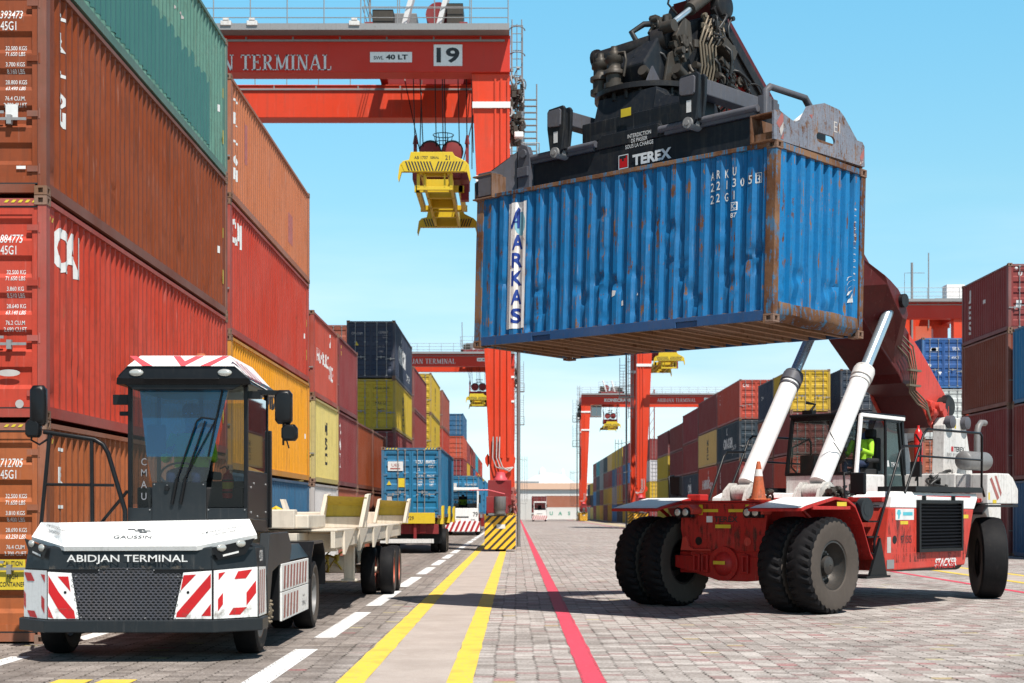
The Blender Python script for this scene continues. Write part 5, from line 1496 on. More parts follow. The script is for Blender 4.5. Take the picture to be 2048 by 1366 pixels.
# tyres
def tyre_mb(R_, wd, rim, seg=96, notch=.035, every=4, slick=False):
    m = MB(); h = wd / 2
    prof = [(rim, -h * .72, 1), (rim + .03, -h * .86, 1), (R_ * .80, -h * 1.0, 1), (R_ - .07, -h * .97, 1), (R_ - .018, -h * .86, 2), (R_, -h * .50, 2), (R_ + .004, -h * .08, 0), (R_ + .004, h * .08, 0), (R_, h * .50, 2), (R_ - .018, h * .86, 2), (R_ - .07, h * .97, 1), (R_ * .80, h * 1.0, 1), (rim + .03, h * .86, 1), (rim, h * .72, 1)]
    rings = []
    for i, (r, x, fl_) in enumerate(prof):
        ring = []
        for k_ in range(seg):
            t = 2 * PI * (k_ + (1.6 * (abs(x) / h) if fl_ == 2 else 0)) / seg
            rr = r
            if not slick:
                ph = 0 if x < 0 else every // 2
                if fl_ == 2 and (k_ + ph) % every == 0: rr -= notch if abs(x) > h * .6 else notch * .55
                if i in (3, 10) and (k_ + ph) % every == 0: rr -= notch * .5
            elif fl_ == 2 and k_ % 12 == 0 and abs(x) > h * .6: rr -= .012
            ring.append((x, math.cos(t) * rr, math.sin(t) * rr))
        rings.append(ring)
    n = seg
    for k_ in range(len(rings) - 1):
        m.cur = 1 if (k_ < 3 or k_ >= len(rings) - 4) else 0
        o = len(m.v)
        m.add(rings[k_] + rings[k_ + 1], [(i, (i + 1) % n, n + (i + 1) % n, n + i) for i in range(n)])
    bm = bmesh.new(); me = m.mesh('tyre', ['rubber', 'rubber_dusty'])
    bm.from_mesh(me); bmesh.ops.remove_doubles(bm, verts=bm.verts, dist=1e-5); bmesh.ops.recalc_face_normals(bm, faces=bm.faces)
    for f_ in bm.faces: f_.smooth = True
    bm.to_mesh(me); bm.free(); me.set_sharp_from_angle(angle=R(24))
    return me
def wheel(parent, x, y, z, me_t, rim, side, hubmat='rubber_dusty', deep=.16, bolts=20, name='wheel', wd=.47, rotz=0, rimmat=None):
    m = MB(); s = side; h = wd / 2
    m.lathe([(rim + .005, s * h * .72), (rim + .022, s * h * .80), (rim - .015, s * h * .82), (rim - .03, s * (h * .72 - deep * .5)), (rim * .72, s * (h * .6 - deep)), (rim * .70, s * (h * .72 - deep)), (rim * .45, s * (h * .78 - deep)), (rim * .38, s * (h * .8 - deep * .4)), (rim * .2, s * (h * .86 - deep * .3)), (.01, s * (h * .88 - deep * .3))], (0, 0, 0), 'x', 36, cap=False)
    m.lathe([(rim + .005, -s * h * .72), (rim - .02, -s * h * .5), (.02, -s * h * .3)], (0, 0, 0), 'x', 24, cap=False)
    wm = m.mesh('wheel', rimmat or 'steel_dark', 35)
    o = bpy.data.objects.new(name, wm); COL.objects.link(o); o.parent = parent; o.location = (x, y, z); o.rotation_euler.z = rotz
    t = bpy.data.objects.new('tyre', me_t); COL.objects.link(t); t.parent = o
    if bolts:
        m = MB()
        for i in range(bolts):
            a = 2 * PI * i / bolts
            x0, x1 = sorted((s * (h * .6 - deep), s * (h * .6 - deep + .05)))
            m.lathe([(.018, x0), (.018, x1)], (0, rim * .60 * math.cos(a), rim * .60 * math.sin(a)), 'x', 6)
        m.build('wheel_bolt', 'galv', o)
        m = MB(); m.lathe([(rim - .012, s * h * .74), (rim + .03, s * h * .83), (rim + .03, s * h * .76)], (0, 0, 0), 'x', 40, cap=False)
        m.build('rim_edge', 'rustpost', o, smooth=40)
    return o
M['wheelhub'] = paint('greasy_wheel_hub', (0.05, 0.048, 0.045, 1), 0.4, 0.4, 0.1, 0.1, 0.4, 0.5, 0.3, scale=3)
ty_big = tyre_mb(.815, .48, .40, notch=.055, every=3)
for s in (-1, 1):
    for xx, sd in ((1.84, s), (1.27, -s)):
        wheel(RS, xx * s, 0, .808, ty_big, .40, sd if xx > 1.5 else -s, deep=.20, bolts=22 if xx > 1.5 else 0, rimmat='wheelhub' if xx > 1.5 else None)
ty_slick = tyre_mb(.80, .50, .38, slick=True)
for s in (-1, 1):
    wheel(RS, 1.72 * s, 6.16, .80, ty_slick, .38, s, deep=.15, bolts=16, rotz=R(37.8))

# side bodies, engine hood, counterweight
for s in (-1, 1):
    def X2(a, b): return sorted((a * s, b * s))
    m = MB(); a, b = X2(.75, 1.96)
    m.prism([(1.95, 1.78), (5.10, 1.75), (4.92, 1.2), (4.74, .70), (1.85, .66), (1.80, .9)], 'x', a, b)
    sb = m.build('side_body', 'stk_red2', RS, bevel=.02)
    m = MB()
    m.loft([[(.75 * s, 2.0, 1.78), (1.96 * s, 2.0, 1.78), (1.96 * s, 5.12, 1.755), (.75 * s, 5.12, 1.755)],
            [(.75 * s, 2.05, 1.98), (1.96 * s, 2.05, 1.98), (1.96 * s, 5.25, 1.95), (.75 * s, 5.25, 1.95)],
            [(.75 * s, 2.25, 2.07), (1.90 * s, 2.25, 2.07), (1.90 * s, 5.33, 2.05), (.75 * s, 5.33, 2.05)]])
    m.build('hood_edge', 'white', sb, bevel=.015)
    m = MB(); m.tube([(1.80 * s, 1.85, .80), (1.80 * s, 4.66, .76)], .155, 18); m.build('side_tank', 'charcoal', sb, smooth=40)
    m = MB(); a, b = X2(1.965, 2.03)
    m.box(a, b, 2.90, 2.96, .97, 1.92); m.box(a, b, 4.50, 4.56, .97, 1.92); m.box(a, b, 2.96, 4.50, .97, 1.03); m.box(a, b, 2.96, 4.50, 1.86, 1.92)
    for i in range(13):
        z = 1.05 + i * .062
        m.add([(1.972 * s, 2.96, z + .05), (1.972 * s, 4.50, z + .05), (2.02 * s, 4.50, z), (2.02 * s, 2.96, z)], [(0, 1, 2, 3)])
        m.add([(1.967 * s, 2.96, z - .01), (1.967 * s, 4.50, z - .01), (2.02 * s, 4.50, z), (2.02 * s, 2.96, z)], [(0, 1, 2, 3)])
    m.box(*X2(1.966, 1.97), 2.96, 4.50, 1.03, 1.86)
    for yy in (3.1, 4.2): m.box(a, b, yy, yy + .04, 1.92, 2.0)
    m.build('radiator_grille', 'black', sb)
    if s > 0:
        lay('lettering', [W('97 1505', 2.53, 1.21, .145, .62, .012)], 'letter_black', sb, (1.96, 0, 0), (0, 1, 0), (0, 0, 1))
        lay('lettering', [W('STACKER', 3.98, .77, .15, 1.0, .035, .25)], 'letter', sb, (1.955, 0, 0), (0, 1, 0), (0, 0, 1), off=.012)
        lay('lettering', [W('STACKER', 3.95, .715, .11, 1.25, .02, .3)], 'red', sb, (1.955, 0, 0), (0, 1, 0), (0, 0, 1), off=.016)
        lay('sticker', [RC(2.16, 1.56, 2.81, 1.76)], 'letter', sb, (1.96, 0, 0), (0, 1, 0), (0, 0, 1))
        M['turq'] = plain('turquoise_print', (.10, .55, .65, 1), .5)
        lay('africa_emblem', [P2((2.2, 1.68), (2.24, 1.74), (2.32, 1.74), (2.35, 1.68), (2.31, 1.64), (2.29, 1.58), (2.25, 1.58), (2.25, 1.64)), RC(2.42, 1.64, 2.76, 1.70)], 'turq', sb, (1.96, 0, 0), (0, 1, 0), (0, 0, 1), off=.006)
        lay('reflector', [RC(4.61, 1.58, 4.88, 1.65), RC(2.33, 1.48, 2.60, 1.54)], 'yellow_plain', sb, (1.96, 0, 0), (0, 1, 0), (0, 0, 1))
        lay('pale_label', [RC(1.87, .98, 2.0, 1.26)], 'letter_dim', sb, (1.96, 0, 0), (0, 1, 0), (0, 0, 1))
        lay('filler_hole', [DISC(2.13, 1.21, .075, 20)], 'black', sb, (1.96, 0, 0), (0, 1, 0), (0, 0, 1))
        lay('grey_label', [RC(1.85, .70, 2.1, .86)], 'galv', sb, (1.95, 0, 0), (0, 1, 0), (0, 0, 1), off=.02)
    # steps
    m = MB()
    for z in (1.80, 1.52, 1.25, .96): m.box(*X2(1.15, 1.85), 1.42, 1.80, z, z + .03)
    m.box(*X2(1.1, 1.15), 1.35, 1.85, .6, 1.9); m.box(*X2(1.15, 2.1), .95, 1.75, .56, .60); m.prism([(1.15, .60), (1.5, 1.25), (1.72, .60)], 'x', *X2(2.0, 2.05))
    m.build('access_step', 'black', RS)
    # rails
    m = MB(); r_ = .024; X = 1.93 * s
    m.tube([(X, 2.55, 2.05), (X, 2.92, 2.62), (X, 3.22, 3.12), (X, 3.36, 3.22), (X, 5.42, 3.22), (X, 5.50, 3.16), (X, 5.48, 2.2), (X, 5.60, 2.0)], r_, 8)
    m.tube([(X, 3.02, 2.72), (X, 5.48, 2.70)], r_ * .8, 8)
    m.tube([(X, 1.48, .98), (X, 1.50, 1.2), (X, 2.38, 2.78), (X, 2.50, 2.88), (X, 3.08, 2.90)], r_, 8)
    m.tube([(X - .75 * s, 4.3, 3.18), (X - .5 * s, 4.05, 3.0), (X - .5 * s, 4.0, 2.6), (X - .7 * s, 4.2, 2.3)], r_ * .8, 8)
    m.box(*X2(1.2, 1.98), 2.85, 5.42, 2.07, 2.17)
    m.build('guard_rail', 'black', RS, smooth=40)
    # mirrors on stalks
    m = MB(); m.tube([(1.88 * s, .62, 1.9), (1.88 * s, .58, 2.36), (1.90 * s, .75, 2.38)], .02, 8); m.tube([(1.88 * s, .62, 2.02), (1.92 * s, .9, 2.0)], .015, 8); m.build('mirror_stalk', 'black', RS, smooth=40)
    m = MB(); m.box(*X2(1.82, 2.12), .86, .93, 2.0, 2.38)
    m.build('mirror', 'black', RS, bevel=.03)
hose_cloud('hose_bundle', RS, 'hose', (.9, 1.9, 2.0), (.25, .3, .06), 18, .02, 31, .45, (0, 1, .1))
m = MB(); m.lathe([(.20, 1.86), (.20, 1.98)], (0, 1.18, 1.75), 'x', 24); m.lathe([(.12, 1.98), (.12, 1.985)], (0, 1.18, 1.75), 'x', 20)
m.build('air_filter', 'charcoal', RS, smooth=40)
m = MB()
m.prism([(5.15, 1.0), (5.25, 2.05), (5.62, 2.10), (5.62, 2.46), (6.9, 2.46), (7.6, 2.2), (7.6, 1.0), (7.15, .75), (7.1, 1.5), (6.7, 1.85), (5.9, 1.85), (5.45, 1.5), (5.3, 1.0)], 'x', -1.30, 1.30)
cwt = m.build('counterweight', 'white_dirty', RS, bevel=.02)
for s in (-1, 1):
    m = MB(); a, b = sorted((1.30 * s, 1.98 * s))
    m.prism([(5.64, 1.86), (5.64, 2.44), (6.0, 2.46), (6.55, 2.46), (6.72, 2.38), (6.95, 2.15), (6.95, 1.86)], 'x', a, b)
    m.build('rear_box', 'white_dirty', cwt, bevel=.02)
    m = MB(); m.loft([[(1.2 * s, 5.38, 1.70), (2.0 * s, 5.38, 1.70), (2.0 * s, 5.38, 1.65), (1.2 * s, 5.38, 1.65)], [(1.2 * s, 5.6, 1.84), (2.0 * s, 5.6, 1.84), (2.0 * s, 5.6, 1.80), (1.2 * s, 5.6, 1.80)], [(1.2 * s, 6.9, 1.84), (2.0 * s, 6.9, 1.84), (2.0 * s, 6.9, 1.80), (1.2 * s, 6.9, 1.80)]])
    m.build('rear_fender', 'black', cwt)
    if s > 0:
        lay('red_stripe', [P2((5.72, 2.34), (5.80, 2.38), (6.12, 1.98), (6.03, 1.93)), P2((5.92, 2.40), (6.0, 2.41), (6.22, 2.08), (6.18, 2.0))], 'red_faded', cwt, (1.98, 0, 0), (0, 1, 0), (0, 0, 1))
        lay('yellow_tag', [RC(5.66, 1.94, 5.72, 2.08), RC(5.84, 1.87, 6.0, 1.94)], 'yellow_plain', cwt, (1.98, 0, 0), (0, 1, 0), (0, 0, 1))
m = MB(); m.box(-1.2, 1.2, 5.15, 5.9, .75, 1.9); m.build('rear_frame', 'boom', RS)
m = MB(); m.tube([(1.35, 5.95, 2.55), (1.35, 5.95, 2.70)], .05, 8)
m.lathe([(.02, 5.82), (.17, 5.84), (.19, 5.88), (.19, 6.75), (.17, 6.79), (.02, 6.81)], (1.35, 0, 2.72), 'y', 24)
mf = m.build('muffler', 'grey', RS, smooth=40)
m = MB(); m.tube([(1.35, 6.45, 2.9), (1.35, 6.45, 3.30), (1.35, 6.50, 3.42), (1.35, 6.62, 3.50), (1.35, 6.78, 3.50)], .062, 14); m.build('exhaust_pipe', 'grey', mf, smooth=40)
m = MB()
m.lathe([(.02, 2.60), (.075, 2.61), (.085, 2.66), (.085, 3.2), (.06, 3.28), (.025, 3.32), (.025, 3.38)], (1.0, 4.72, 0), 'z', 16)
m.build('fire_extinguisher', 'ext_red', RS, smooth=40)
hose_cloud('hose_bundle', RS, 'hose', (.9, 5.6, 2.3), (.15, .4, .15), 16, .03, 41, .4, (0, 1, .3))
hose_cloud('boom_foot_fittings', RS, 'stk_red2', (.6, 6.2, 3.78), (.06, .25, .12), 14, .05, 43, .2)
m = MB(); m.lathe([(.17, .60), (.17, .70), (.15, .71)], (0, 6.52, 3.92), 'x', 28); m.build('pivot_disc', 'steel_dark', RS, smooth=40)

# --- cab
CB = MB()
x0, x1, y0, y1 = -.95, .60, 3.05, 4.95
CB.box(x0, x1, y0 + .02, y1, 1.98, 2.42)
cab = CB.build('cab', 'white_dirty', RS, bevel=.03)
m = MB()
T_ = .05
fb, ft = y0 + .02, y0 + .22
for x in (x0 + .03, x1 - .03):
    m.beam((x, fb, 2.42), (x, ft, 3.50), .06, .06)
    m.beam((x, y1 - .03, 2.42), (x, y1 - .12, 3.50), .07, .07)
m.box(x0, x1, ft - .02, ft + .05, 3.46, 3.54); m.box(x0, x1, fb - .02, fb + .04, 2.40, 2.46)
for x in (x0 + .03, x1 - .03): m.box(x - .03, x + .03, ft, y1 - .1, 3.46, 3.54)
m.beam((x0 + .9, fb - .01, 2.42), (x0 + .9, ft - .01, 3.5), .03, .03)
m.build('cab_frame', 'black', cab)
m = MB()
# white door surround on the near side
X = x1 + .01
m.beam((X, 3.08, 2.42), (X, 3.26, 3.56), .05, .09); m.beam((X, 3.24, 3.54), (X, 4.86, 3.52), .06, .07, (0, 0, 1))
m.build('door_surround', 'white', cab, bevel=.01)
m = MB(); m.beam((X, 4.15, 2.1), (X, 4.15, 3.5), .04, .05); m.beam((X, 4.85, 2.2), (X, 4.62, 3.52), .05, .05); m.box(X - .02, X + .02, 4.15, 4.86, 2.05, 2.12); m.box(X - .02, X + .02, 4.15, 4.7, 3.44, 3.5); m.build('cab_door', 'black', cab)
m = MB(); m.box(x0 - .02, x1 + .03, ft - .05, y1 - .05, 3.54, 3.60); m.build('cab_roof', 'black', cab, bevel=.02)
m = MB(); m.quad((x0 + .05, fb, 2.44), (x1 - .05, fb, 2.44), (x1 - .05, ft, 3.48), (x0 + .05, ft, 3.48)); m.build('windscreen', 'glass', cab)
m = MB(); m.quad((x0 + .01, fb, 2.44), (x0 + .01, y1 - .05, 2.44), (x0 + .01, y1 - .1, 3.48), (x0 + .01, ft, 3.48)); m.build('side_window', 'glass', cab)
m = MB(); m.quad((X, 4.18, 2.14), (X, 4.82, 2.14), (X, 4.62, 3.44), (X, 4.18, 3.44)); m.build('door_window', 'glass', cab)
m = MB(); m.quad((x0 + .05, y1 - .04, 2.44), (x1 - .05, y1 - .04, 2.44), (x1 - .05, y1 - .1, 3.48), (x0 + .05, y1 - .1, 3.48)); m.build('rear_window', 'glass', cab)
m = MB(); m.box(-.1, .38, 3.85, 4.3, 2.40, 2.55); m.box(-.1, .38, 4.25, 4.40, 2.5, 3.15); m.box(-.02, .3, 4.26, 4.38, 3.15, 3.32); m.box(-.16, -.1, 3.9, 4.2, 2.68, 2.74); m.box(.38, .46, 3.8, 4.25, 2.66, 2.74)
m.build('driver_seat', 'seat', cab, bevel=.03)
m = MB(); m.tube([(-.1, 3.35, 2.42), (-.1, 3.55, 2.78)], .03, 8); m.lathe([(.17, -.012), (.19, 0), (.17, .012)], (-.1, 3.57, 2.80), 'y', 20); m.box(-.7, -.4, 3.2, 3.4, 2.42, 2.8); m.build('steering_column', 'seat', cab, smooth=40)
lay('lettering', [W('TFCH', 4.5, 2.62, .09, .9, .01), P2((4.22, 2.58), (4.3, 2.58), (4.27, 2.70), (4.22, 2.70))], 'letter', cab, (X, 0, 0), (0, 1, 0), (0, 0, 1))
lay('lettering', [W('95', 3.25, 2.2, .1, .8, .01)], 'letter_black', cab, (x1, 0, 0), (0, 1, 0), (0, 0, 1))
m = MB(); m.box(-.05, .06, 3.6, 3.68, 3.62, 3.70); m.tube([(0, 3.62, 3.58), (0, 3.62, 3.64)], .01, 6); m.build('work_light', 'lamp', cab)
m = MB(); m.box(-.72, -.5, 3.3, 3.45, 3.60, 3.68); m.tube([(-.6, 3.4, 3.66), (-.55, 3.5, 3.8), (-.7, 3.4, 3.84)], .03, 6); m.build('camera_unit', 'black', cab)
m = MB(); m.box(1.0, 1.2, 2.85, 2.93, 2.34, 2.62); m.tube([(1.1, 2.95, 2.0), (1.1, 2.95, 2.4)], .018, 6)
m.xform(Matrix.Translation((.75, .2, 0))); m.build('mirror', 'black', RS, bevel=.02)

# traffic cone on the front deck
CN_ = thing('traffic_cone', 'grimy orange traffic cone standing on the red front deck of the reach stacker', 'traffic cone', rs_world(.47, .1, 1.905), .3)
m = MB(); m.lathe([(.135, .03), (.12, .10), (.075, .42), (.035, .66), (.028, .68), (.02, .68)], (0, 0, 0), 'z', 24)
m.build('cone_body', 'cone', CN_, smooth=40)
MB().box(-.16, .16, -.16, .16, 0, .03).build('cone_base', 'cone', CN_, bevel=.01)
m = MB(); m.lathe([(.0755, .42), (.055, .54)], (0, 0, 0), 'z', 24, cap=False); m.v = [(x * 1.02, y * 1.02, z) for x, y, z in m.v]; m.build('reflective_band', 'white_dirty', CN_, smooth=40)

k = NT('oil_and_dust')
v = k.obj((5, 5, 1.2)); f1 = k.noise(v, 2.2, 7, .7)
M['oil'] = k.m
k.put(k.b.inputs['Base Color'], (.035, .025, .02, 1)); k.b.inputs['Roughness'].default_value = .5; k.put(k.b.inputs['Alpha'], k.ramp(f1, .50, .66, 0, .75))
lay('oil_streak', [RC(-.84, 1.30, .88, 1.84), RC(-.72, 1.03, .74, 1.30)], 'oil', fp, (0, -.33, 0), (1, 0, 0), (0, 0, 1), off=.0015)
lay('oil_streak', [RC(1.9, .98, 2.86, 1.74), RC(4.6, .9, 4.78, 1.7), RC(1.95, .80, 4.7, .96)], 'oil', RS, (1.96, 0, 0), (0, 1, 0), (0, 0, 1), off=.0015)
lay('oil_streak', [RC(6.2, 2.1, 7.2, 2.9)], 'oil', RS, (.82, 0, 0), (0, 1, 0), (0, 0, 1), off=.0015)
# ------------------------------------------------------------------ electric terminal tractor in the foreground
TR = thing('terminal_tractor', 'black and white terminal tractor with red chevrons and a lit driver behind blue-tinted glass', 'tractor', (-4.38, 16.9, 0))
TR['label'] = 'black and white terminal tractor with red chevron panels, nearest vehicle on the left'
m = MB()
base = [(-1.29, 1.0), (-1.29, .44), (-.90, .06), (.95, .06), (1.39, .43), (1.40, 1.05), (-1.29, 1.05)]
# plan outline used for hull bands
def band(m, z0, z1, shrink0=0, shrink1=0, back=1.05):
    def r_(z, s): return [(-1.29 + s, back, z), (-1.29 + s, .45 + s, z), (-.90 + s * .4, .06 + s, z), (.95 - s * .4, .06 + s, z), (1.39 - s, .44 + s, z), (1.40 - s, back, z)]
    m.loft([r_(z0, shrink0), r_(z1, shrink1)])
band(m, .49, 1.05); 
m.build('lower_hull', 'black', TR)
m = MB(); band(m, 1.05, 1.30, 0, .03)
band(m, 1.30, 1.40, .03, .36)
m.build('nose_band', 'charcoal', TR, bevel=.008)
m = MB()
# white bonnet: centre bottom edge, chamfer tips, sloping up to the cab
bl, br = (-.72, .035, 1.315), (.775, .035, 1.32)
tl, tr_ = (-1.21, .44, 1.42), (1.39, .42, 1.447)
ul, ul2, ur2, ur = (-1.17, .66, 1.585), (-.86, .33, 1.582), (.62, .33, 1.586), (1.27, .62, 1.622)
m.add([bl, br, tr_, ur, ur2, ul2, ul, tl], [(0, 1, 4, 5), (0, 5, 6, 7), (1, 2, 3, 4)])
bk = [(x, y + .02, z - .05) for x, y, z in (bl, br, tr_, ur, ur2, ul2, ul, tl)]
m.add([bl, br, tr_, tl] + [bk[0], bk[1], bk[2], bk[7]], [(0, 4, 5, 1), (1, 5, 6, 2), (0, 3, 7, 4)])
m.add([ul, ul2, ur2, ur, (1.32, 1.5, 1.60), (-1.20, 1.5, 1.57)], [(0, 1, 2, 3, 4, 5)])
m.build('bonnet', 'white', TR)
m = MB()
def bump(m, z0, z1):
    m.prism([(-1.38, .62), (-1.36, .46), (-.93, .0), (.97, .0), (1.46, .40), (1.46, .80), (1.38, .80), (1.36, .5), (.9, .12), (-.88, .12), (-1.28, .5), (-1.28, .62)], 'z', z0, z1)
bump(m, .345, .488)
m.build('bumper', 'charcoal', TR, bevel=.012)
# grille: real hexagonal mesh in front of a dark backing
gp = [(-.632, 1.008), (-.333, 1.008), (-.216, 1.073), (.206, 1.073), (.308, 1.008), (.607, 1.008), (.526, .491), (-.549, .488)]
MB().prism([(x * 1.01, z) for x, z in gp], 'y', .055, .058).build('grille_backing', 'hose', TR)
m = MB()
hx, hz = .056, .031
def ingr(x, z):
    c = False; n = len(gp)
    for i in range(n):
        (x1, z1), (x2, z2) = gp[i], gp[(i + 1) % n]
        if (z1 > z) != (z2 > z) and x < (x2 - x1) * (z - z1) / (z2 - z1) + x1: c = not c
    return c
row = 0; z = .50
while z < 1.07:
    x = -.66 + (hx / 2 if row % 2 else 0)
    while x < .64:
        if ingr(x, z):
            o_ = [(x + hx * .53 * math.cos(a), z + hz * .66 * math.sin(a)) for a in [PI / 6 * (2 * k_ + 1) for k_ in range(6)]]
            i_ = [(x + hx * .40 * math.cos(a), z + hz * .46 * math.sin(a)) for a in [PI / 6 * (2 * k_ + 1) for k_ in range(6)]]
            vs = [(a, .030, b) for a, b in o_] + [(a, .030, b) for a, b in i_] + [(a, .045, b) for a, b in i_]
            m.add(vs, [(k_, (k_ + 1) % 6, 6 + (k_ + 1) % 6, 6 + k_) for k_ in range(6)] + [(6 + k_, 6 + (k_ + 1) % 6, 12 + (k_ + 1) % 6, 12 + k_) for k_ in range(6)])
        x += hx
    z += hz; row += 1
m.build('grille', 'spreader_lt', TR)
# chevron panels
A0, A1 = Vector((.95, .06, 0)), Vector((1.39, .43, 0)); B0, B1 = Vector((-.90, .06, 0)), Vector((-1.29, .45, 0))
LR, LL = (A1 - A0).length, (B1 - B0).length
def front(shapes, mat, nm, off): return lay(nm, shapes, mat, TR, (0, .03, 0), (1, 0, 0), (0, 0, 1), off=off)
m = MB()
for poly in ([(.628, 1.02), (.948, 1.044), (.948, .498), (.519, .498)], [(-.898, 1.03), (-.632, 1.015), (-.549, .498), (-.898, .498)]):
    m.prism(poly, 'y', .030, .055)
m.build('chevron_panel', 'white', TR, bevel=.004)
front([P2((.633, .993), (.774, 1.001), (.599, .818)), P2((.940, 1.012), (.940, .855), (.658, .52), (.548, .52), (.556, .571)), P2((.940, .673), (.940, .534), (.832, .534)),
       P2((-.785, .979), (-.665, .979), (-.639, .808)), P2((-.889, .993), (-.77, .80), (-.77, .593), (-.889, .80)), P2((-.77, .80), (-.60, .59), (-.584, .505), (-.683, .505), (-.77, .593)), P2((-.893, .651), (-.831, .505), (-.893, .52))], 'red', 'red_chevron', .003)
def cham(side, shapes, mat, nm, off):
    if side > 0: return lay(nm, [(vs, fs, 0, 0, 1, 1, 0) for vs, fs, *_ in shapes], mat, TR, A0, A1 - A0, (0, 0, 1), off=off)
    return lay(nm, [([(-x, z) for x, z in vs], fs, 0, 0, 1, 1, 0) for vs, fs, *_ in shapes], mat, TR, B0, B0 - B1, (0, 0, 1), off=off)
def cp(side, pts):
    L_ = LR if side > 0 else LL
    return P2(*[(t * L_, z) for t, z in pts])
cham(1, [cp(1, [(.02, 1.045), (1.0, 1.075), (1.0, .50), (.02, .498)])], 'white', 'chevron_panel', .012)
cham(1, [cp(1, q) for q in ([(.123, 1.013), (.277, 1.026), (.123, .933)], [(.559, 1.029), (.874, 1.046), (.731, .945), (.474, .942)], [(.961, .919), (.967, .777), (.745, .634), (.745, .782)], [(.221, .792), (.221, .661), (.109, .583), (.109, .721)], [(.446, .614), (.759, .616), (.602, .534), (.347, .537)])], 'red', 'red_chevron', .016)
cham(-1, [cp(-1, [(.02, 1.044), (1.0, 1.042), (1.0, .498), (.02, .498)])], 'white', 'chevron_panel', .012)
cham(-1, [cp(-1, q) for q in ([(.98, 1.012), (.689, 1.011), (.526, .918), (.84, .914)], [(.269, .999), (.092, .996), (.092, .904)], [(.98, .80), (.914, .761), (.901, .598), (.98, .633)], [(.24, .762), (.11, .721), (.11, .553), (.24, .63)], [(.853, .577), (.538, .578), (.406, .501), (.719, .505)])], 'red', 'red_chevron', .016)
lay('chevron_panel', [P2((.44, .50), (.98, .50), (.92, 1.06), (.44, 1.075))], 'white', TR, (1.40, 0, 0), (0, 1, 0), (0, 0, 1), off=.008)
lay('red_chevron', [P2((.46 + .14 * i, .53), (.52 + .14 * i, .53), (.56 + .14 * i, 1.03), (.50 + .14 * i, 1.04)) for i in range(3)], 'red_faded', TR, (1.40, 0, 0), (0, 1, 0), (0, 0, 1), off=.012)
front([DISC(.683, .80, .016), DISC(-.70, .80, .016)], 'black', 'panel_hole', .004)
front([W('ABIDJAN TERMINAL', -.002, 1.170, .104, 1.0, .008, w=1.36)], 'letter', 'lettering', .004)
# bonnet writing lies on its slope
bs = Vector((0, .295, .267)).normalized()
M['letter_grey'] = plain('dark_grey_print', (.06, .065, .07, 1), .5)
lay('lettering', [W('GAUSSIN', .028, .150, .052, 1.5, .008, w=.43)] + [P2((a, b), (a + .085, b), (a + .070, b + .017), (a - .015, b + .017)) for a, b in ((-.04, .268), (.045, .243), (.10, .218), (.07, .268), (.14, .243))], 'letter_grey', TR, (0, .035, 1.317), (1, 0, 0), bs, off=.006)
for P_, Q_, T_, cx_, w_ in ((Vector(br), Vector(tr_), Vector(ur2), .38, .50), (Vector(bl), Vector(tl), Vector(ul2), -.30, .40)):
    U_ = (Q_ - P_).normalized() if P_.x > 0 else (P_ - Q_).normalized()
    N_ = U_.cross(T_ - P_); V_ = N_.cross(U_).normalized()
    lay('lettering', [W('UN MOTEUR DE LA CROISSANCE', cx_, .185, .034, .8, .002, w=w_), W('OUEST AFRICAINE', cx_, .125, .034, .8, .002, w=w_ * .58)], 'letter_grey', TR, P_, U_, V_, off=.012)
m = MB()
for x, z in ((.30, 1.05), (-.32, 1.05), (-.58, .98), (.57, .98), (-.55, .75), (.54, .75), (-.52, .52), (.50, .52), (0, 1.06), (-.2, .51), (.2, .51)): m.lathe([(.008, .022), (.008, .03)], (x, 0, z), 'y', 8)
m.build('panel_screw', 'galv', TR)
front([RC(-.90, 1.052, .95, 1.060), RC(.952, .50, .958, 1.30)], 'black', 'panel_gap', .004)
k = NT('road_grime')
v = k.obj(); f1 = k.noise(v, 9, 7, .7)
M['grime'] = k.m
k.put(k.b.inputs['Base Color'], (.16, .13, .10, 1)); k.b.inputs['Roughness'].default_value = .9; k.put(k.b.inputs['Alpha'], k.ramp(f1, .52, .70, 0, .55))
front([RC(-.89, .50, -.56, .62), RC(.52, .50, .94, .62), RC(-.88, 1.062, .94, 1.10)], 'grime', 'road_grime', .0065)
cham(1, [cp(1, [(.03, .50), (.98, .50), (.98, .64), (.03, .60)])], 'grime', 'road_grime', .019)
lay('road_grime', [RC(2.02, .33, 4.40, .52), RC(2.02, .70, 4.40, .80)], 'grime', TR, (1.436, 0, 0), (0, 1, 0), (0, 0, 1), off=.004)
# headlights in dark sockets on the cut corners
for side in (1, -1):
    L_ = LR if side > 0 else LL
    O_, D_ = (A0, (A1 - A0).normalized()) if side > 0 else (B0, (B1 - B0).normalized())
    N_ = Vector((D_.y, -D_.x, 0)) if side > 0 else Vector((-D_.y, D_.x, 0))
    cham(side, [cp(side, [(-.05, 1.30), (.92, 1.405), (.70, 1.22), (.10, 1.165)])], 'black', 'lamp_socket', .030)
    for t_, z_ in ((.17, 1.30), (.60, 1.345)):
        c = O_ + D_ * (t_ * L_) + N_ * .035; c.z = z_
        m = MB(); m.sphere((0, 0, 0), .062, 18, 10, (1, .4, .68)); m.xform(Matrix.Translation(c) @ Matrix.Rotation(math.atan2(D_.y, D_.x), 4, 'Z')); m.build('headlight', 'lamp', TR, smooth=60)
    cham(side, [cp(side, [(.20, 1.20), (.55, 1.24), (.55, 1.262), (.20, 1.222)])], 'letter', 'day_light', .036)
lay('lettering', [W('422001', .62, 1.20, .13, .45, .006)], 'letter', TR, (1.395, 0, 0), (0, 1, 0), (0, 0, 1), off=.01)
M['letter_reflection'] = plain('reflected_lettering', (.22, .22, .24, 1), .6)
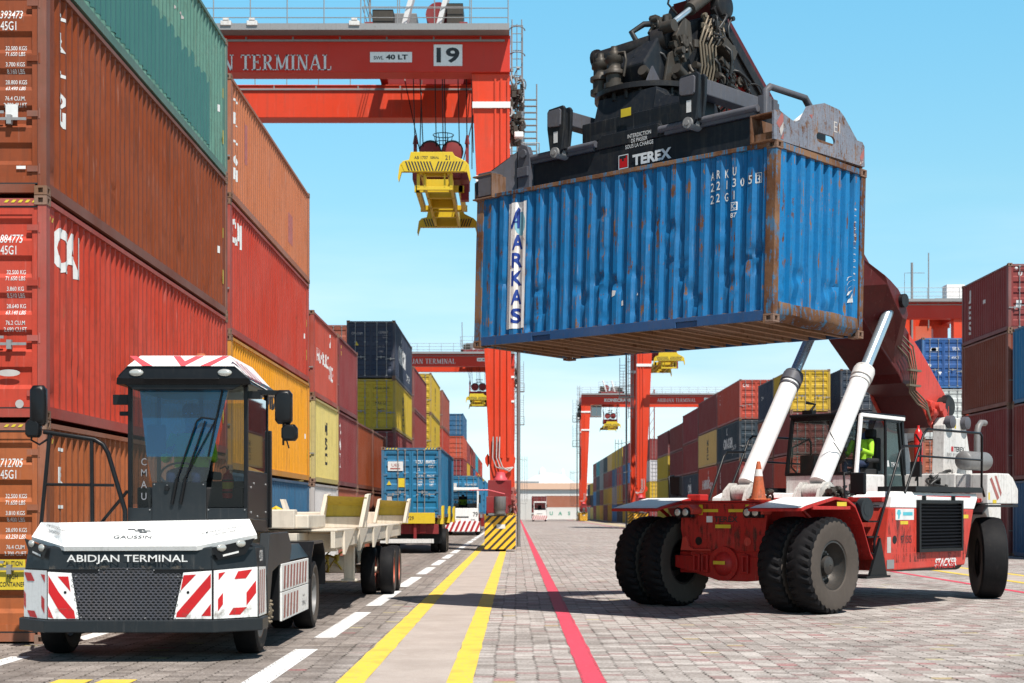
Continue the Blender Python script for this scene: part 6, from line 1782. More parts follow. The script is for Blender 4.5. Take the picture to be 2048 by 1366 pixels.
# cab
cab = None
CX0, CX1, CY0, CY1 = -.235, 1.19, .95, 2.45
m = MB()
for x in (CX0, CX1):
    for y in (CY0, CY1): m.box(min(x, x + (.05 if x < 0 else -.05)), max(x, x + (.05 if x < 0 else -.05)), min(y, y + (.06 if y < 1.5 else -.06)), max(y, y + (.06 if y < 1.5 else -.06)), 1.5, 3.2)
m.box(CX0, CX1, CY0, CY1, 1.45, 1.62)
m.box(CX0 + .02, CX1 - .02, CY1 - .04, CY1, 1.62, 2.1)
m.box(.30, .36, CY1 - .05, CY1 - .01, 2.1, 3.2)
cab = m.build('cab', 'black', TR, bevel=.008)
m = MB(); m.box(CX0 + .005, .058, CY0 - .02, CY0 + .0, 1.60, 1.755); m.box(.062, .702, CY0 - .03, CY0 + .0, 1.60, 2.055); m.box(.706, CX1 - .005, CY0 - .02, CY0, 1.62, 1.75)
m.build('front_panel', 'charcoal', cab, bevel=.004)
m = MB()
for x, z in ((.09, 2.03), (.67, 2.03), (.035, 1.73), (.73, 1.73), (1.16, 1.73), (.24, 2.02)): m.lathe([(.008, CY0 - .037), (.008, CY0 - .02)], (x, 0, z), 'y', 8)
m.build('panel_screw', 'galv', cab)
m = MB(); m.quad((.061, CY0 - .025, 2.06), (.705, CY0 - .025, 2.06), (.772, CY0 - .025, 2.36), (.0, CY0 - .025, 2.36)); m.v[-1] = (-.003, CY0 - .025, 2.36)
m.build('windscreen', 'glass_blue2', cab)
m = MB(); m.quad((-.003, CY0 - .025, 2.36), (.772, CY0 - .025, 2.36), (.975, CY0 - .025, 3.20), (-.09, CY0 - .025, 3.20)); m.build('tinted_windscreen_band', 'glass_blue', cab)
m = MB(); m.quad((.71, CY0, 1.76), (CX1 - .05, CY0, 1.76), (CX1 - .05, CY0, 3.2), (.975, CY0, 3.2)); m.quad((CX0 + .05, CY0, 1.76), (.055, CY0, 1.76), (-.09, CY0, 3.2), (CX0 + .05, CY0, 3.2))
m.build('corner_window', 'glass_dark', cab)
m = MB(); m.quad((CX1 - .01, CY0 + .06, 2.25), (CX1 - .01, CY1 - .15, 2.20), (CX1 - .01, CY1 - .15, 3.12), (CX1 - .01, CY0 + .06, 3.14)); m.build('door_window', 'glass_dark', cab)
m = MB(); m.box(CX1 - .03, CX1, CY0 + .06, CY1 - .1, 1.62, 2.2); m.build('door', 'black', cab, bevel=.006)
m = MB(); m.quad((CX0 + .01, CY0 + .06, 1.8), (CX0 + .01, CY1 - .08, 1.8), (CX0 + .01, CY1 - .08, 3.1), (CX0 + .01, CY0 + .06, 3.1)); m.build('door_window', 'glass', cab)
m = MB(); m.quad((CX0 + .06, CY1 - .02, 2.1), (CX1 - .06, CY1 - .02, 2.1), (CX1 - .06, CY1 - .02, 3.1), (CX0 + .06, CY1 - .02, 3.1)); m.build('rear_window', 'glass', cab)
m = MB()
for x in (CX1 + .0,):
    for y, z in ((1.15, 2.0), (1.35, 2.05), (1.15, 1.7), (2.2, 2.05), (2.2, 1.7), (1.6, 1.65)): m.lathe([(.014, CX1), (.014, CX1 + .012)], (0, y, z), 'x', 8)
m.build('door_bolt', 'galv', cab)
m = MB(); m.box(CX1 - .06, CX1 + .03, CY1, CY1 + .10, 1.5, 2.75); m.build('air_duct', 'black', cab, bevel=.01)
# roof: black visor below, white chevron cap above
m = MB()
m.loft([[(-.31, .72, 3.20), (-.31, 2.6, 3.20), (1.27, 2.6, 3.20), (1.27, .72, 3.20)], [(-.30, .70, 3.27), (-.30, 2.6, 3.27), (1.25, 2.6, 3.27), (1.25, .70, 3.27)], [(-.177, .72, 3.41), (-.177, 2.6, 3.40), (1.08, 2.6, 3.40), (1.08, .72, 3.41)]])
m.loft([[(-.10, .74, 3.14), (-.1, 2.4, 3.14), (1.05, 2.4, 3.14), (1.05, .74, 3.14)], [(-.24, .74, 3.21), (-.24, 2.5, 3.21), (1.2, 2.5, 3.21), (1.2, .74, 3.21)]])
m.box(.02, .90, .685, .73, 3.255, 3.27)
rf = m.build('roof', 'black', TR, bevel=.006)
m = MB()
m.add([(-.175, .70, 3.412), (1.08, .70, 3.412), (.99, .92, 3.555), (-.075, .92, 3.555), (-.075, 2.4, 3.555), (.99, 2.4, 3.555), (1.29, 2.62, 3.20), (1.27, .76, 3.24), (1.17, .72, 3.34), (-.30, 2.6, 3.27), (-.29, .72, 3.30)],
      [(0, 1, 2, 3), (3, 2, 5, 4), (1, 8, 7, 6, 5, 2), (0, 3, 4, 9, 10)])
m.build('roof_cap', 'white', rf)
n1_ = Vector((0, .22, .143)).normalized()
lay('red_chevron', [P2((.10, .0), (.22, .0), (-.02, .25), (-.10, .25)), P2((.42, .25), (.50, .25), (.58, .12), (.68, .25), (.78, .25), (.60, .0), (.55, .0)), P2((.92, .0), (1.04, .0), (1.07, .25), (1.15, .25)) if False else P2((.78, .0), (.90, .0), (1.08, .25), (1.0, .25))], 'pinkred', rf, (-.1, .70, 3.412), (1, 0, 0), n1_, off=.004)
d2 = Vector((1.29, 2.62, 3.20)) - Vector((1.27, .76, 3.24)); up2 = Vector((-.30, 0, .335)).normalized()
lay('red_chevron', [P2((.10 + .27 * i, .03), (.18 + .27 * i, .03), (.06 + .27 * i, .36), (-.01 + .27 * i, .36)) for i in range(7)], 'pinkred', rf, (1.275, .72, 3.235), (0, 1, -.02), up2, off=.012)
for x in (-.07, .965):
    m = MB(); m.sphere((x, .70, 3.335), .085, 20, 10, (1, .35, .5)); m.build('roof_lamp', 'lamp', rf, smooth=60)
m = MB(); m.lathe([(.085, 3.555), (.085, 3.60), (.06, 3.60), (.06, 3.64), (.05, 3.66)], (.48, 1.7, 0), 'z', 20); m.build('beacon', 'cone', rf, smooth=40)
# wipers
m = MB()
for dx in (0, .10):
    m.tube([(.36 + dx, CY0 - .06, 2.10), (.60 + dx, CY0 - .07, 2.78)], .010, 6)
    m.tube([(.30 + dx, CY0 - .05, 1.80), (.36 + dx, CY0 - .06, 2.10)], .022, 6)
m.tube([(.60, CY0 - .07, 2.78), (.66, CY0 - .07, 2.82), (.82, CY0 - .07, 2.80)], .012, 6)
m.tube([(.73, CY0 - .045, 2.36), (.90, CY0 - .045, 3.15)], .012, 6); m.tube([(.45, CY0 - .06, 2.1), (.82, CY0 - .05, 2.80)], .008, 6)
m.lathe([(.03, CY0 - .06), (.03, CY0 - .03)], (.24, 0, 1.99), 'y', 12)
m.build('wiper', 'black', cab, smooth=40)
# interior
m = MB(); m.box(.16, .60, 1.74, 1.84, 1.9, 2.62); m.box(.14, .62, 1.35, 1.80, 1.85, 2.0); m.box(-.15, 1.1, 1.05, 1.25, 1.62, 2.0); m.box(.62, .7, 1.5, 1.9, 2.1, 2.2); m.box(-.05, .18, 1.1, 1.16, 2.4, 2.75)
m.build('cab_interior', 'seat', cab, bevel=.02)
m = MB(); m.tube([(.32, 1.05, 1.8), (.32, 1.14, 2.15)], .03, 8); m.lathe([(.20, -.014), (.225, 0), (.20, .014)], (0, 0, 0), 'z', 24, cap=False); 
m.xform(Matrix.Translation((.32, 1.15, 2.17)) @ Matrix.Rotation(R(40), 4, 'X'), start=len(m.v) - 72); m.build('steering_wheel', 'seat', cab, smooth=40)
m = MB(); m.lathe([(.02, 1.86), (.062, 1.87), (.068, 1.90), (.068, 2.10), (.05, 2.16), (.02, 2.18), (.02, 2.21)], (.93, 1.08, 0), 'z', 18); fe = m.build('fire_extinguisher', 'ext_red', cab, smooth=40)
m = MB(); m.lathe([(.0695, 1.98), (.0695, 2.06)], (.93, 1.08, 0), 'z', 18); m.build('extinguisher_label', 'yellow_plain', fe)
m = MB(); m.tube([(.93, 1.08, 2.21), (.90, 1.06, 2.25), (.84, 1.06, 2.22)], .01, 6); m.lathe([(.075, 1.93), (.075, 1.95)], (.93, 1.08, 0), 'z', 18); m.lathe([(.075, 2.07), (.075, 2.09)], (.93, 1.08, 0), 'z', 18); m.build('extinguisher_clip', 'black', fe)
lay('lettering', [W(ch, -.04, zc, .085, .85, .004) for ch, zc in zip('CMAU', (2.30, 2.17, 2.03, 1.89))], 'letter_reflection', cab, (0, CY0 + .002, 0), (1, 0, 0), (0, 0, 1), off=.01)  # faint reflection of letters, painted onto the corner glass
# handrails on the left
m = MB(); y = .85
m.tube([(-1.20, y, 2.65), (-.60, y, 2.56), (-.50, y, 2.50), (-.44, y, 2.40), (-.24, y, 1.72), (-.24, y, 1.58)], .028, 10)
m.tube([(-1.13, y, 2.62), (-1.23, y, 1.56)], .024, 10); m.tube([(-1.18, y, 2.03), (-.37, y, 2.02)], .018, 8); m.tube([(-.633, y, 2.55), (-.627, y, 1.56)], .024, 10)
m.tube([(-.24, y + .1, 1.95), (-.60, y + .3, 1.58)], .02, 8)
m.build('guard_rail', 'black', TR, smooth=40)
def mirror(x0, x1, z0, z1, y, nm='mirror'):
    m = MB(); w_, h_ = x1 - x0, z1 - z0
    pts = [(x0 + .03, z0), (x1 - .03, z0), (x1, z0 + .04), (x1, z1 - .05), (x1 - .04, z1), (x0 + .04, z1), (x0, z1 - .05), (x0, z0 + .04)]
    cx, cz = (x0 + x1) / 2, (z0 + z1) / 2
    m.loft([[(cx + (a - cx) * f, y + d, cz + (b - cz) * f) for a, b in pts] for d, f in ((.0, .8), (.03, .97), (.09, 1.0), (.12, .96))])
    return m.build(nm, 'black', TR, bevel=.006, smooth=50)
mirror(-1.345, -1.155, 2.72, 3.20, .75); mirror(-1.40, -1.22, 2.58, 2.80, .75)
mirror(1.505, 1.71, 2.75, 3.16, .95); mirror(1.58, 1.775, 2.55, 2.75, .95)
m = MB(); m.tube([(-1.30, .82, 3.15), (-1.33, .80, 2.55), (-1.25, .85, 2.50), (-1.10, .85, 2.60)], .014, 6); m.build('mirror_bracket', 'black', TR)
m = MB(); m.box(1.19, 1.34, .96, 1.06, 3.05, 3.14); m.beam((1.3, 1.0, 3.13), (1.60, 1.0, 3.12), .05, .06); m.tube([(1.60, 1.03, 3.1), (1.60, 1.03, 2.5)], .014, 6); m.tube([(1.65, .95, 2.56), (1.68, .95, 2.46)], .01, 6); m.box(-.42, -.24, .98, 1.04, 2.98, 3.10); m.box(-.34, -.24, .98, 1.04, 2.85, 2.9); m.build('mirror_bracket', 'black', TR, bevel=.004)
# chassis, wheel arches, wheels
MB().box(-.5, .5, .5, 6.3, .45, .95).build('chassis', 'black', TR)
m = MB()
m.prism([(1.02, .50), (.95, .95), (1.15, 1.45), (2.6, 1.45), (2.9, 1.25), (2.6, .85), (1.9, 1.05), (1.35, .98), (1.08, .5)], 'x', 1.30, 1.42)
m.build('front_wheel_arch', 'charcoal', TR, bevel=.01)
m = MB(); m.prism([(.95, .6), (.95, 1.4), (2.7, 1.4), (2.7, .6)], 'x', -1.29, -1.2); m.build('left_side_skirt', 'charcoal', TR)
m = MB(); m.box(.62, 1.40, 1.98, 4.45, .34, 1.05); m.build('battery_box', 'black', TR, bevel=.01)
m = MB(); m.box(1.405, 1.43, 2.0, 4.42, .70, 1.05); m.box(1.405, 1.43, 2.0, 4.42, .33, .69); sp = m.build('side_panel', 'white', TR, bevel=.005)
lay('red_stripe', [P2((2.15 + .27 * i, .73), (2.28 + .27 * i, .73), (2.34 + .27 * i, 1.02), (2.21 + .27 * i, 1.02)) for i in range(8)] + [P2((2.15 + .27 * i, .36), (2.28 + .27 * i, .36), (2.34 + .27 * i, .65), (2.21 + .27 * i, .65)) for i in range(5)], 'red_faded', sp, (1.43, 0, 0), (0, 1, 0), (0, 0, 1))
lay('lettering', [W('Powered by', 3.95, .55, .05, .8), W('TERMINAL', 3.95, .45, .06, .8)], 'letter_grey', sp, (1.43, 0, 0), (0, 1, 0), (0, 0, 1))
m = MB(); m.loft([[(.5, 1.9, 1.07), (1.42, 1.9, 1.07), (1.42, 4.5, 1.07), (.5, 4.5, 1.07)], [(.5, 2.1, 1.26), (1.28, 2.1, 1.26), (1.28, 4.5, 1.26), (.5, 4.5, 1.26)]])
m.build('rear_deck', 'charcoal', TR, bevel=.01)
m = MB()
for s in (-1, 1):
    m.loft([[(.85 * s, y_, z_), (1.46 * s, y_, z_), (1.46 * s, y_ + .0, z_ + .035), (.85 * s, y_, z_ + .035)] for y_, z_ in ((4.50, .75), (4.56, 1.05), (4.8, 1.24), (5.8, 1.24), (6.05, 1.05), (6.1, .6))])
m.build('rear_mudguard', 'black', TR)
ty_tr = tyre_mb(.50, .30, .30, seg=64, notch=.008, every=4)
for s in (-1, 1):
    wheel(TR, 1.16 * s if s > 0 else -1.12, 1.30, .50, ty_tr, .29, s, 'grey', deep=-.02, bolts=10, wd=.30, rimmat='grey')
    for xx in (1.27, .93): wheel(TR, xx * s, 5.25, .50, ty_tr, .29, s, deep=.12, bolts=0, wd=.30, rimmat='grey')
m = MB()
for i in range(10):
    a = 2 * PI * i / 10
    m.lathe([(.022, 1.31), (.022, 1.40), (.01, 1.42)], (0, 1.30 + .13 * math.cos(a), .5 + .13 * math.sin(a)), 'x', 6)
m.lathe([(.09, 1.30), (.08, 1.40), (.04, 1.42)], (0, 1.30, .5), 'x', 14)
m.build('wheel_nut_guard', 'pipe', TR)

# ------------------------------------------------------------------ beige chassis trailer behind the tractor
TL = thing('container_trailer', 'empty beige yard trailer with yellow-lined corner guides behind the black tractor', 'trailer', (-4.05, 22.6, 0))
m = MB()
m.box(-.75, -.5, 0.0, 14.0, 1.0, 1.38); m.box(.5, .75, 0.0, 14.0, 1.0, 1.38)
for y in (1.2, 4.2, 7.2, 10.0, 13.2): m.box(-1.2, 1.2, y, y + .14, 1.08, 1.36)
m.box(-1.25, -1.18, .6, 13.8, 1.14, 1.40); m.box(1.18, 1.25, .6, 13.8, 1.14, 1.40)
m.box(-1.28, 1.28, .6, 13.8, 1.40, 1.43)
fr = m.build('frame', 'beige', TL, bevel=.008)
m = MB()
for y in (1.6, 3.9, 6.6, 9.6): 
    m.prism([(1.25, 1.38), (1.25, 1.12), (.75, 1.02), (.75, 1.06)], 'y', y, y + .03)
    m.prism([(y, 1.40), (y + 1.5, 1.40), (y + .1, 1.02), (y, 1.02)], 'x', 1.252, 1.29)
m.build('outrigger', 'beige', TL)
for y in (3.3, 13.2):
    m = MB()
    m.box(-1.35, .68, y, y + .28, 1.43, 1.70); m.box(.68, 1.45, y + .02, y + .30, 1.43, 1.62)
    bo = m.build('bolster', 'beige', TL, bevel=.01)
    for s in ((1,) if True else (1, -1)):
        m = MB()
        for x in (.66, 1.36):
            m.loft([[(x, y - .35, 1.44), (x + .07, y - .35, 1.44), (x + .07, y + .35, 1.44), (x, y + .35, 1.44)], [(x + .10, y - .22, 2.0), (x + .17, y - .22, 2.0), (x + .17, y + .2, 2.02), (x + .10, y + .2, 2.02)]])
        m.build('guide_gusset', 'beige', bo, bevel=.008)
        m = MB(); m.add([(.74, y + .05, 1.62), (1.38, y + .05, 1.60), (1.42, y + .0, 1.80), (.77, y + .0, 1.82), (.82, y - .25, 1.98), (1.50, y - .25, 1.95)], [(0, 1, 2, 3), (3, 2, 5, 4)])
        m.add([(.74, y + .07, 1.62), (1.38, y + .07, 1.60), (1.42, y + .02, 1.80), (.77, y + .02, 1.82), (.82, y - .23, 1.98), (1.50, y - .23, 1.95)], [(3, 2, 1, 0), (4, 5, 2, 3)])
        m.build('guide_plate', 'beige_y', bo)
        m = MB(); m.loft([[(-1.36, y - .3, 1.44), (-1.28, y - .3, 1.44), (-1.28, y + .3, 1.44), (-1.36, y + .3, 1.44)], [(-1.55, y - .2, 2.0), (-1.47, y - .2, 2.0), (-1.47, y + .2, 2.0), (-1.55, y + .2, 2.0)]]); m.build('guide_gusset', 'beige', bo)
m = MB(); m.box(-.9, .9, .2, 2.2, 1.45, 1.66); m.box(.3, .7, .1, .4, 1.45, 1.74); m.build('gooseneck', 'beige', TL, bevel=.02)
m = MB(); m.tube([(.1, .6, 1.62), (.35, .55, 1.76), (.6, .6, 1.62)], .04, 8); m.build('lifting_eye', 'yellow', TL)
m = MB()
for s in (-1, 1): m.box(s * 1.05 - .09, s * 1.05 + .09, 4.3, 4.5, .50, 1.4); m.box(s * 1.05 - .14, s * 1.05 + .14, 4.28, 4.52, .46, .50)
m.build('landing_leg', 'beige', TL, bevel=.008)
m = MB()
for y in (8.6, 9.95): m.tube([(-1.2, y, .5), (1.2, y, .5)], .07, 10)
m.box(-.72, -.5, 8.2, 10.4, .62, 1.0); m.box(.5, .72, 8.2, 10.4, .62, 1.0); m.tube([(-.9, 5.6, .72), (.9, 5.6, .72)], .16, 12)
m.build('axle', 'beige', TL, smooth=40)
hose_cloud('hose_bundle', TL, 'beige_y', (.4, 5.5, .85), (.5, .5, .15), 14, .018, 77, .6, (0, 1, -.2))
lay('reflector', [RC(-.2, 1.53, -.05, 1.60)], 'cone', TL, (0, 3.3, 0), (1, 0, 0), (0, 0, 1))
ty_tl = tyre_mb(.49, .30, .29, seg=48, notch=.004, every=3)
for y in (8.6, 9.95):
    for s in (-1, 1):
        for xx in (1.38, 1.0): wheel(TL, xx * s, y, .49, ty_tl, .285, s, deep=.14, bolts=0, wd=.30, rimmat='orange_rim')

# ------------------------------------------------------------------ loaded trailer
PT = thing('container_trailer', 'loaded trailer with yellow rear guides carrying the blue lettered container', 'trailer', (-4.27, 61.0, 0))
m = MB(); m.box(-.6, -.35, 0, 12.3, .85, 1.42); m.box(.35, .6, 0, 12.3, .85, 1.42); m.box(-1.1, 1.1, .05, .3, .8, 1.2)
for y in (2.5, 5, 7.5, 10): m.box(-1.1, 1.1, y, y + .15, 1.1, 1.4)
m.box(.1, .22, -.1, 0, .5, 1.2); m.build('frame', 'crane_dark', PT, bevel=.008)
m = MB(); m.box(-1.1, .97, -.2, -.05, 1.22, 1.66); m.build('rear_guide', 'yellow', PT, bevel=.01)
lay('lettering', [W('P29', -.02, 1.44, .16, .9, .015)], 'letter_black', PT, (0, -.2, 0), (1, 0, 0), (0, 0, 1))
m = MB()
for y in (.3, 6.5, 11.3):
    m.loft([[(1.0, y, 1.2), (1.28, y, 1.2), (1.28, y + .9, 1.2), (1.0, y + .9, 1.2)], [(1.22, y + .1, 1.95), (1.30, y + .1, 1.95), (1.30, y + .8, 1.95), (1.22, y + .8, 1.95)]])
m.build('side_guide', 'yellow', PT)
MB().box(-1.25, .92, -.12, -.02, .43, .60).build('rear_bar', 'white_dirty', PT)
for y in (1.7, 3.0):
    for s in (-1, 1):
        for xx in (1.22, .86): wheel(PT, xx * s, y, .50, ty_tl, .285, s, deep=.14, bolts=0, wd=.30)
MB().box(-1.2, 1.2, .9, 3.9, .4, 1.2).build('bogie', 'black', PT)
pc = container('blue 40ft container with white numbers on its doors, loaded on the trailer', -4.27, 61.0, 1.44, 12.19, 2.89, (.015, .17, .33, 1), 1, 'containers riding on trailers')
pc.name = 'shipping_container'
door_text(pc, [W('PCIU', .32, 2.28, .13, .7, .01), W('884925 7', .82, 2.28, .13, .7, .01), W('45G1', .80, 2.10, .12, .7, .01), W('CL', .30, 1.98, .12, .7)] + [W(a, x, z, .085, .7, .008) for x in (.35, .82) for a, z in (('MAX WT', 1.72), ('30480', 1.60), ('TARE', 1.47), ('NET', 1.34))], 'letter', 'lettering', 2.89)
lay('white_poster', [RC(-.95, 1.92, -.33, 2.30)], 'letter', pc, (0, .03, 0), (1, 0, 0), (0, 0, 1), off=.01)
lay('pink_print', [W('UES', -.64, 2.15, .12, 1.2, .01), RC(-.85, 1.98, -.45, 2.04)], 'red_faded', pc, (0, .03, 0), (1, 0, 0), (0, 0, 1), off=.014)
lay('yellow_label', [RC(-.56, 1.26, -.24, 1.62), P2((-1.0, 1.35), (-.80, 1.35), (-.90, 1.53))], 'yellow_plain', pc, (0, .03, 0), (1, 0, 0), (0, 0, 1), off=.01)
lay('grey_label', [RC(-.99, .62, -.78, .92)], 'letter_dim', pc, (0, .03, 0), (1, 0, 0), (0, 0, 1), off=.01)
lay('hazard_strip', [P2((x, 2.79), (x + .06, 2.79), (x + .10, 2.85), (x + .04, 2.85)) for x in [-1.02 + .12 * i for i in range(4)] + [.55 + .12 * i for i in range(4)]], 'yellow_plain', pc, (0, .015, 0), (1, 0, 0), (0, 0, 1), off=.004)

# ------------------------------------------------------------------ white tractors facing the camera
def white_tractor(label, x, y, no=None, lane=None):
    r = thing('terminal_tractor', label, 'tractor', (x, y, 0), 0, 'white terminal tractors')
    m = MB(); m.box(-1.2, 1.2, .15, 4.6, .55, 1.0); m.box(-.5, .5, 4.6, 6.5, .6, .95); m.build('chassis', 'black', r)
    m = MB(); m.loft([[(-1.25, 0, .28), (1.25, 0, .28), (1.25, .25, .28), (-1.25, .25, .28)], [(-1.25, -.02, 1.02), (1.25, -.02, 1.02), (1.25, .25, 1.02), (-1.25, .25, 1.02)]]); m.build('bumper', 'haz_rw', r, bevel=.02)
    m = MB()
    x0, x1 = (-1.0, 1.12)
    m.box(x0, x1, .12, 1.75, 1.02, 1.95)
    for xx in (x0, x1 - .09):
        for yy in (.12, 1.66): m.box(xx, xx + .09, yy, yy + .09, 1.95, 3.25)
    m.box(x0, x1, .1, 1.78, 3.22, 3.42)
    m.box(x0, x1, 1.66, 1.75, 1.95, 2.3)
    cb = m.build('cab', 'white', r, bevel=.025)
    m = MB(); m.quad((x0 + .09, .16, 1.98), (x1 - .09, .16, 1.98), (x1 - .09, .16, 3.2), (x0 + .09, .16, 3.2)); m.build('windscreen', 'glass_dark', cb)
    m = MB(); m.quad((x1 - .03, .2, 1.98), (x1 - .03, 1.66, 1.98), (x1 - .03, 1.66, 3.2), (x1 - .03, .2, 3.2)); m.build('side_window', 'glass_dark', cb)
    m = MB(); m.box(-.3, .3, 1.2, 1.4, 1.95, 2.8); m.box(-.5, .5, .3, .6, 1.95, 2.05); m.build('driver_seat', 'seat', cb)
    m = MB(); m.box(-.45, .45, .10, .12, 1.28, 1.36); m.build('vent_slot', 'black', cb)
    m = MB(); m.box(1.16, 1.30, .2, .3, 2.3, 2.9); m.box(-1.22, -1.06, .2, .3, 2.3, 2.9); m.build('mirror', 'black', cb, bevel=.02)
    lay('yellow_stripe', [RC(-.95, 1.10, -.1, 1.13)], 'yellow_plain', cb, (0, .12, 0), (1, 0, 0), (0, 0, 1), off=.006)
    if no: lay('lettering', [W(no, .92, 1.50, .34, .8, .02), W('BAS', .75, 1.12, .11, 1.2, .02)], 'letter_black', cb, (0, .12, 0), (1, 0, 0), (0, 0, 1), off=.006)
    for s in (-1, 1):
        for yy in (1.0, 4.6): wheel(r, 1.05 * s, yy, .5, ty_tl, .285, s, deep=.1, bolts=0, wd=.30)
    m = MB(); m.box(-.5, .5, 5.5, 18, 1.1, 1.45); m.box(-1.2, 1.2, 15, 18, .5, 1.2); m.build('trailer_frame', 'crane_dark', r)
    return r
white_tractor('white tractor numbered 79 with red and white bumper, beside the crane leg', -3.85, 107, '79')
bc = container('blue 40ft container riding behind the white tractor numbered 79', -3.97, 111.2, 1.5, 12.19, 2.89, (.03, .22, .42, 1), 2, 'containers riding on trailers')
door_text(bc, [W('PCIU', .32, 2.2, .16, .7, .01), W('442907 3', .85, 2.2, .16, .7, .01), W('45G1', .80, 1.95, .14, .7, .01)], 'letter', 'lettering', 2.89)
lay('white_poster', [RC(-1.0, 1.7, -.45, 2.3)], 'letter', bc, (0, .03, 0), (1, 0, 0), (0, 0, 1), off=.01)
container('blue 40ft container on a trailer far behind tractor 79', -3.9, 132, 1.5, 12.19, 2.89, (.03, .22, .42, 1), 3, 'containers riding on trailers')
white_tractor('small white tractor coming down the open lane far away, maroon container behind it', 3.95, 257)
container('maroon container riding behind the far white tractor', 3.95, 260.8, 1.5, 12.19, 2.89, MAR, 3, 'containers riding on trailers')
# ------------------------------------------------------------------ rubber-tyred gantry cranes
def crane(label, X0, Y0, d, texts, trolley_u, span=24.0, cabin=False, detail=False):
    """d = -1: spans to the left of its near leg, +1: to the right. u runs inwards from the leg."""
    r = thing('gantry_crane', label, 'crane', (X0, Y0, 0), 0, 'gantry cranes straddling the stacks')
    def bx(m, u0, u1, y0, y1, z0, z1):
        a, b = sorted((u0 * d, u1 * d)); return m.box(a, b, y0, y1, z0, z1)
    def lg(u0, y):
        m = MB()
        def rg(z, a, b, q0=.0, q1=1.0):
            a, b = sorted(((u0 + a) * d, (u0 + b) * d)); return [(a, y + q0, z), (b, y + q0, z), (b, y + q1, z), (a, y + q1, z)]
        m.loft([rg(2.3, -.74, .12), rg(3.6, -.76, .15), rg(20.45, -.70, .92)])
        return m
    for u0 in (0, span):
        for y in (.18, 7.42):
            if u0 == 0: L_ = lg(u0, y)
            else:
                L_ = MB(); q = .2
                a, b = sorted(((u0 - .9) * d, (u0 + .6) * d)); L_.box(a, b, y, y + 1, 2.3, 20.45)
            o = L_.build('leg', 'crane', r, bevel=.02 if detail else 0)
            if u0 == 0:
                m = MB()
                for a, b in ((-.70, -.60), (-.40, -.31), (-.14, -.06)): bx(m, a, b, y - .09, y, 4.0, 20.2)
                m.build('leg_stiffener', 'crane', o)
                m = MB()
                for z in (15.8, 18.95): bx(m, -.74, .93 - (20.45 - z) * .045 + .02, y - .12, y + .02, z, z + .26)
                m.build('white_band', 'white', o)
    for y in (0, 7.4):
        m = MB(); bx(m, -.72, span + .8, y, y + 1.05, 20.45, 21.95); bx(m, -.74, span + .82, y - .06, y + 1.1, 21.95, 22.0)
        g = m.build('main_girder', 'crane_beam' if y == 0 else 'crane', r, bevel=.02 if detail else 0)
        m = MB(); bx(m, -.5, span, y - .08, y, 21.74, 21.82); 
        for i in range(int(span / 2)): bx(m, .5 + 2 * i, .56 + 2 * i, y - .05, y, 21.8, 21.95)
        m.build('cable_tray', 'galv', g)
    m = MB()
    for u in (-.5, span): bx(m, u - .1, u + .5, 1.05, 7.4, 20.7, 21.8)
    m.build('end_tie', 'crane_beam', r)
    m = MB()
    for u in (-.62, span - .5): bx(m, u, u + .9, -.3, 9.0, 1.62, 2.35)
    m.build('sill_beam', 'crane_dark', r, bevel=.02 if detail else 0)
    # walkways with railings
    for y0, y1 in ((-.85, 0), (8.5, 9.2)):
        m = MB(); bx(m, -.7, span + .8, y0, y1, 22.0, 22.12); bx(m, -.7, span + .8, y0 - .03, y0, 21.98, 22.25)
        wk = m.build('walkway', 'galv', r)
        m = MB(); yy = y0 if y0 < 0 else y1
        n = int((span + 1.4) / 1.55)
        for i in range(n + 1):
            u = -.65 + i * 1.55; m.tube([(u * d, yy, 22.1), (u * d, yy, 23.3)], .025, 5)
        for z in (22.5, 22.9, 23.3): m.tube([(-.65 * d, yy, z), ((span + .7) * d, yy, z)], .022, 5)
        m.build('railing', 'galv', wk)
        if detail:
            for u in (16 - 5.0, 5.6, 12 - 2.1):
                if y0 < 0: 
                    m = MB(); bx(m, u, u + .45, y0 - .1, y0 + .3, 22.15, 22.35); bx(m, u + .1, u + .35, y0 - .12, y0 + .1, 22.35, 22.45); m.build('flood_lamp', 'white_dirty', wk, bevel=.02)
    # trolley
    t = trolley_u; m = MB()
    for y in (.3, 8.0): bx(m, t - 2.2, t + 2.2, y, y + .35, 22.2, 22.6)
    for u in (t - 2.2, t + 1.85): bx(m, u, u + .35, .3, 8.3, 22.25, 22.7)
    bx(m, t - 1.4, t + 1.4, 2.0, 6.5, 22.5, 22.9)
    tro = m.build('trolley', 'crane_dark', r, bevel=.02)
    m = MB(); m.tube([((t - .9) * d, 1.2, 23.3), ((t - .9) * d, 6.8, 23.3)], .55, 18); m.build('hoist_drum', 'crane_dark', tro, smooth=40)
    m = MB(); bx(m, t + .1, t + 1.6, 2.2, 5.8, 22.9, 23.7); m.build('machinery_house', 'grey', tro, bevel=.03)
    m = MB(); bx(m, t - 2.0, t - 1.3, .6, 2.2, 22.7, 23.6); bx(m, t + 1.0, t + 1.9, .5, 1.4, 22.6, 23.3); m.build('drive_box', 'clutter', tro, bevel=.02)
    m = MB()
    for a, b in ((-1.5, -.9), (.0, .6)):
        m.beam(((t + a) * d, .7, 24.6), ((t + b) * d, .9, 22.5), .22, .22)
    m.build('white_strut', 'white', tro)
    m = MB()
    for z in (23.3, 23.8, 24.3):
        m.tube([((t - 2.3) * d, 0.2, z), ((t + 2.3) * d, 0.2, z), ((t + 2.3) * d, 8.4, z)], .02, 5)
    for q in range(4): m.tube([((t - 2.3 + 1.5 * q) * d, .2, 22.4), ((t - 2.3 + 1.5 * q) * d, .2, 24.3)], .02, 5)
    m.tube([((t + 2.0) * d, .6, 22.5), ((t + 2.05) * d, .6, 26.2)], .05, 6)
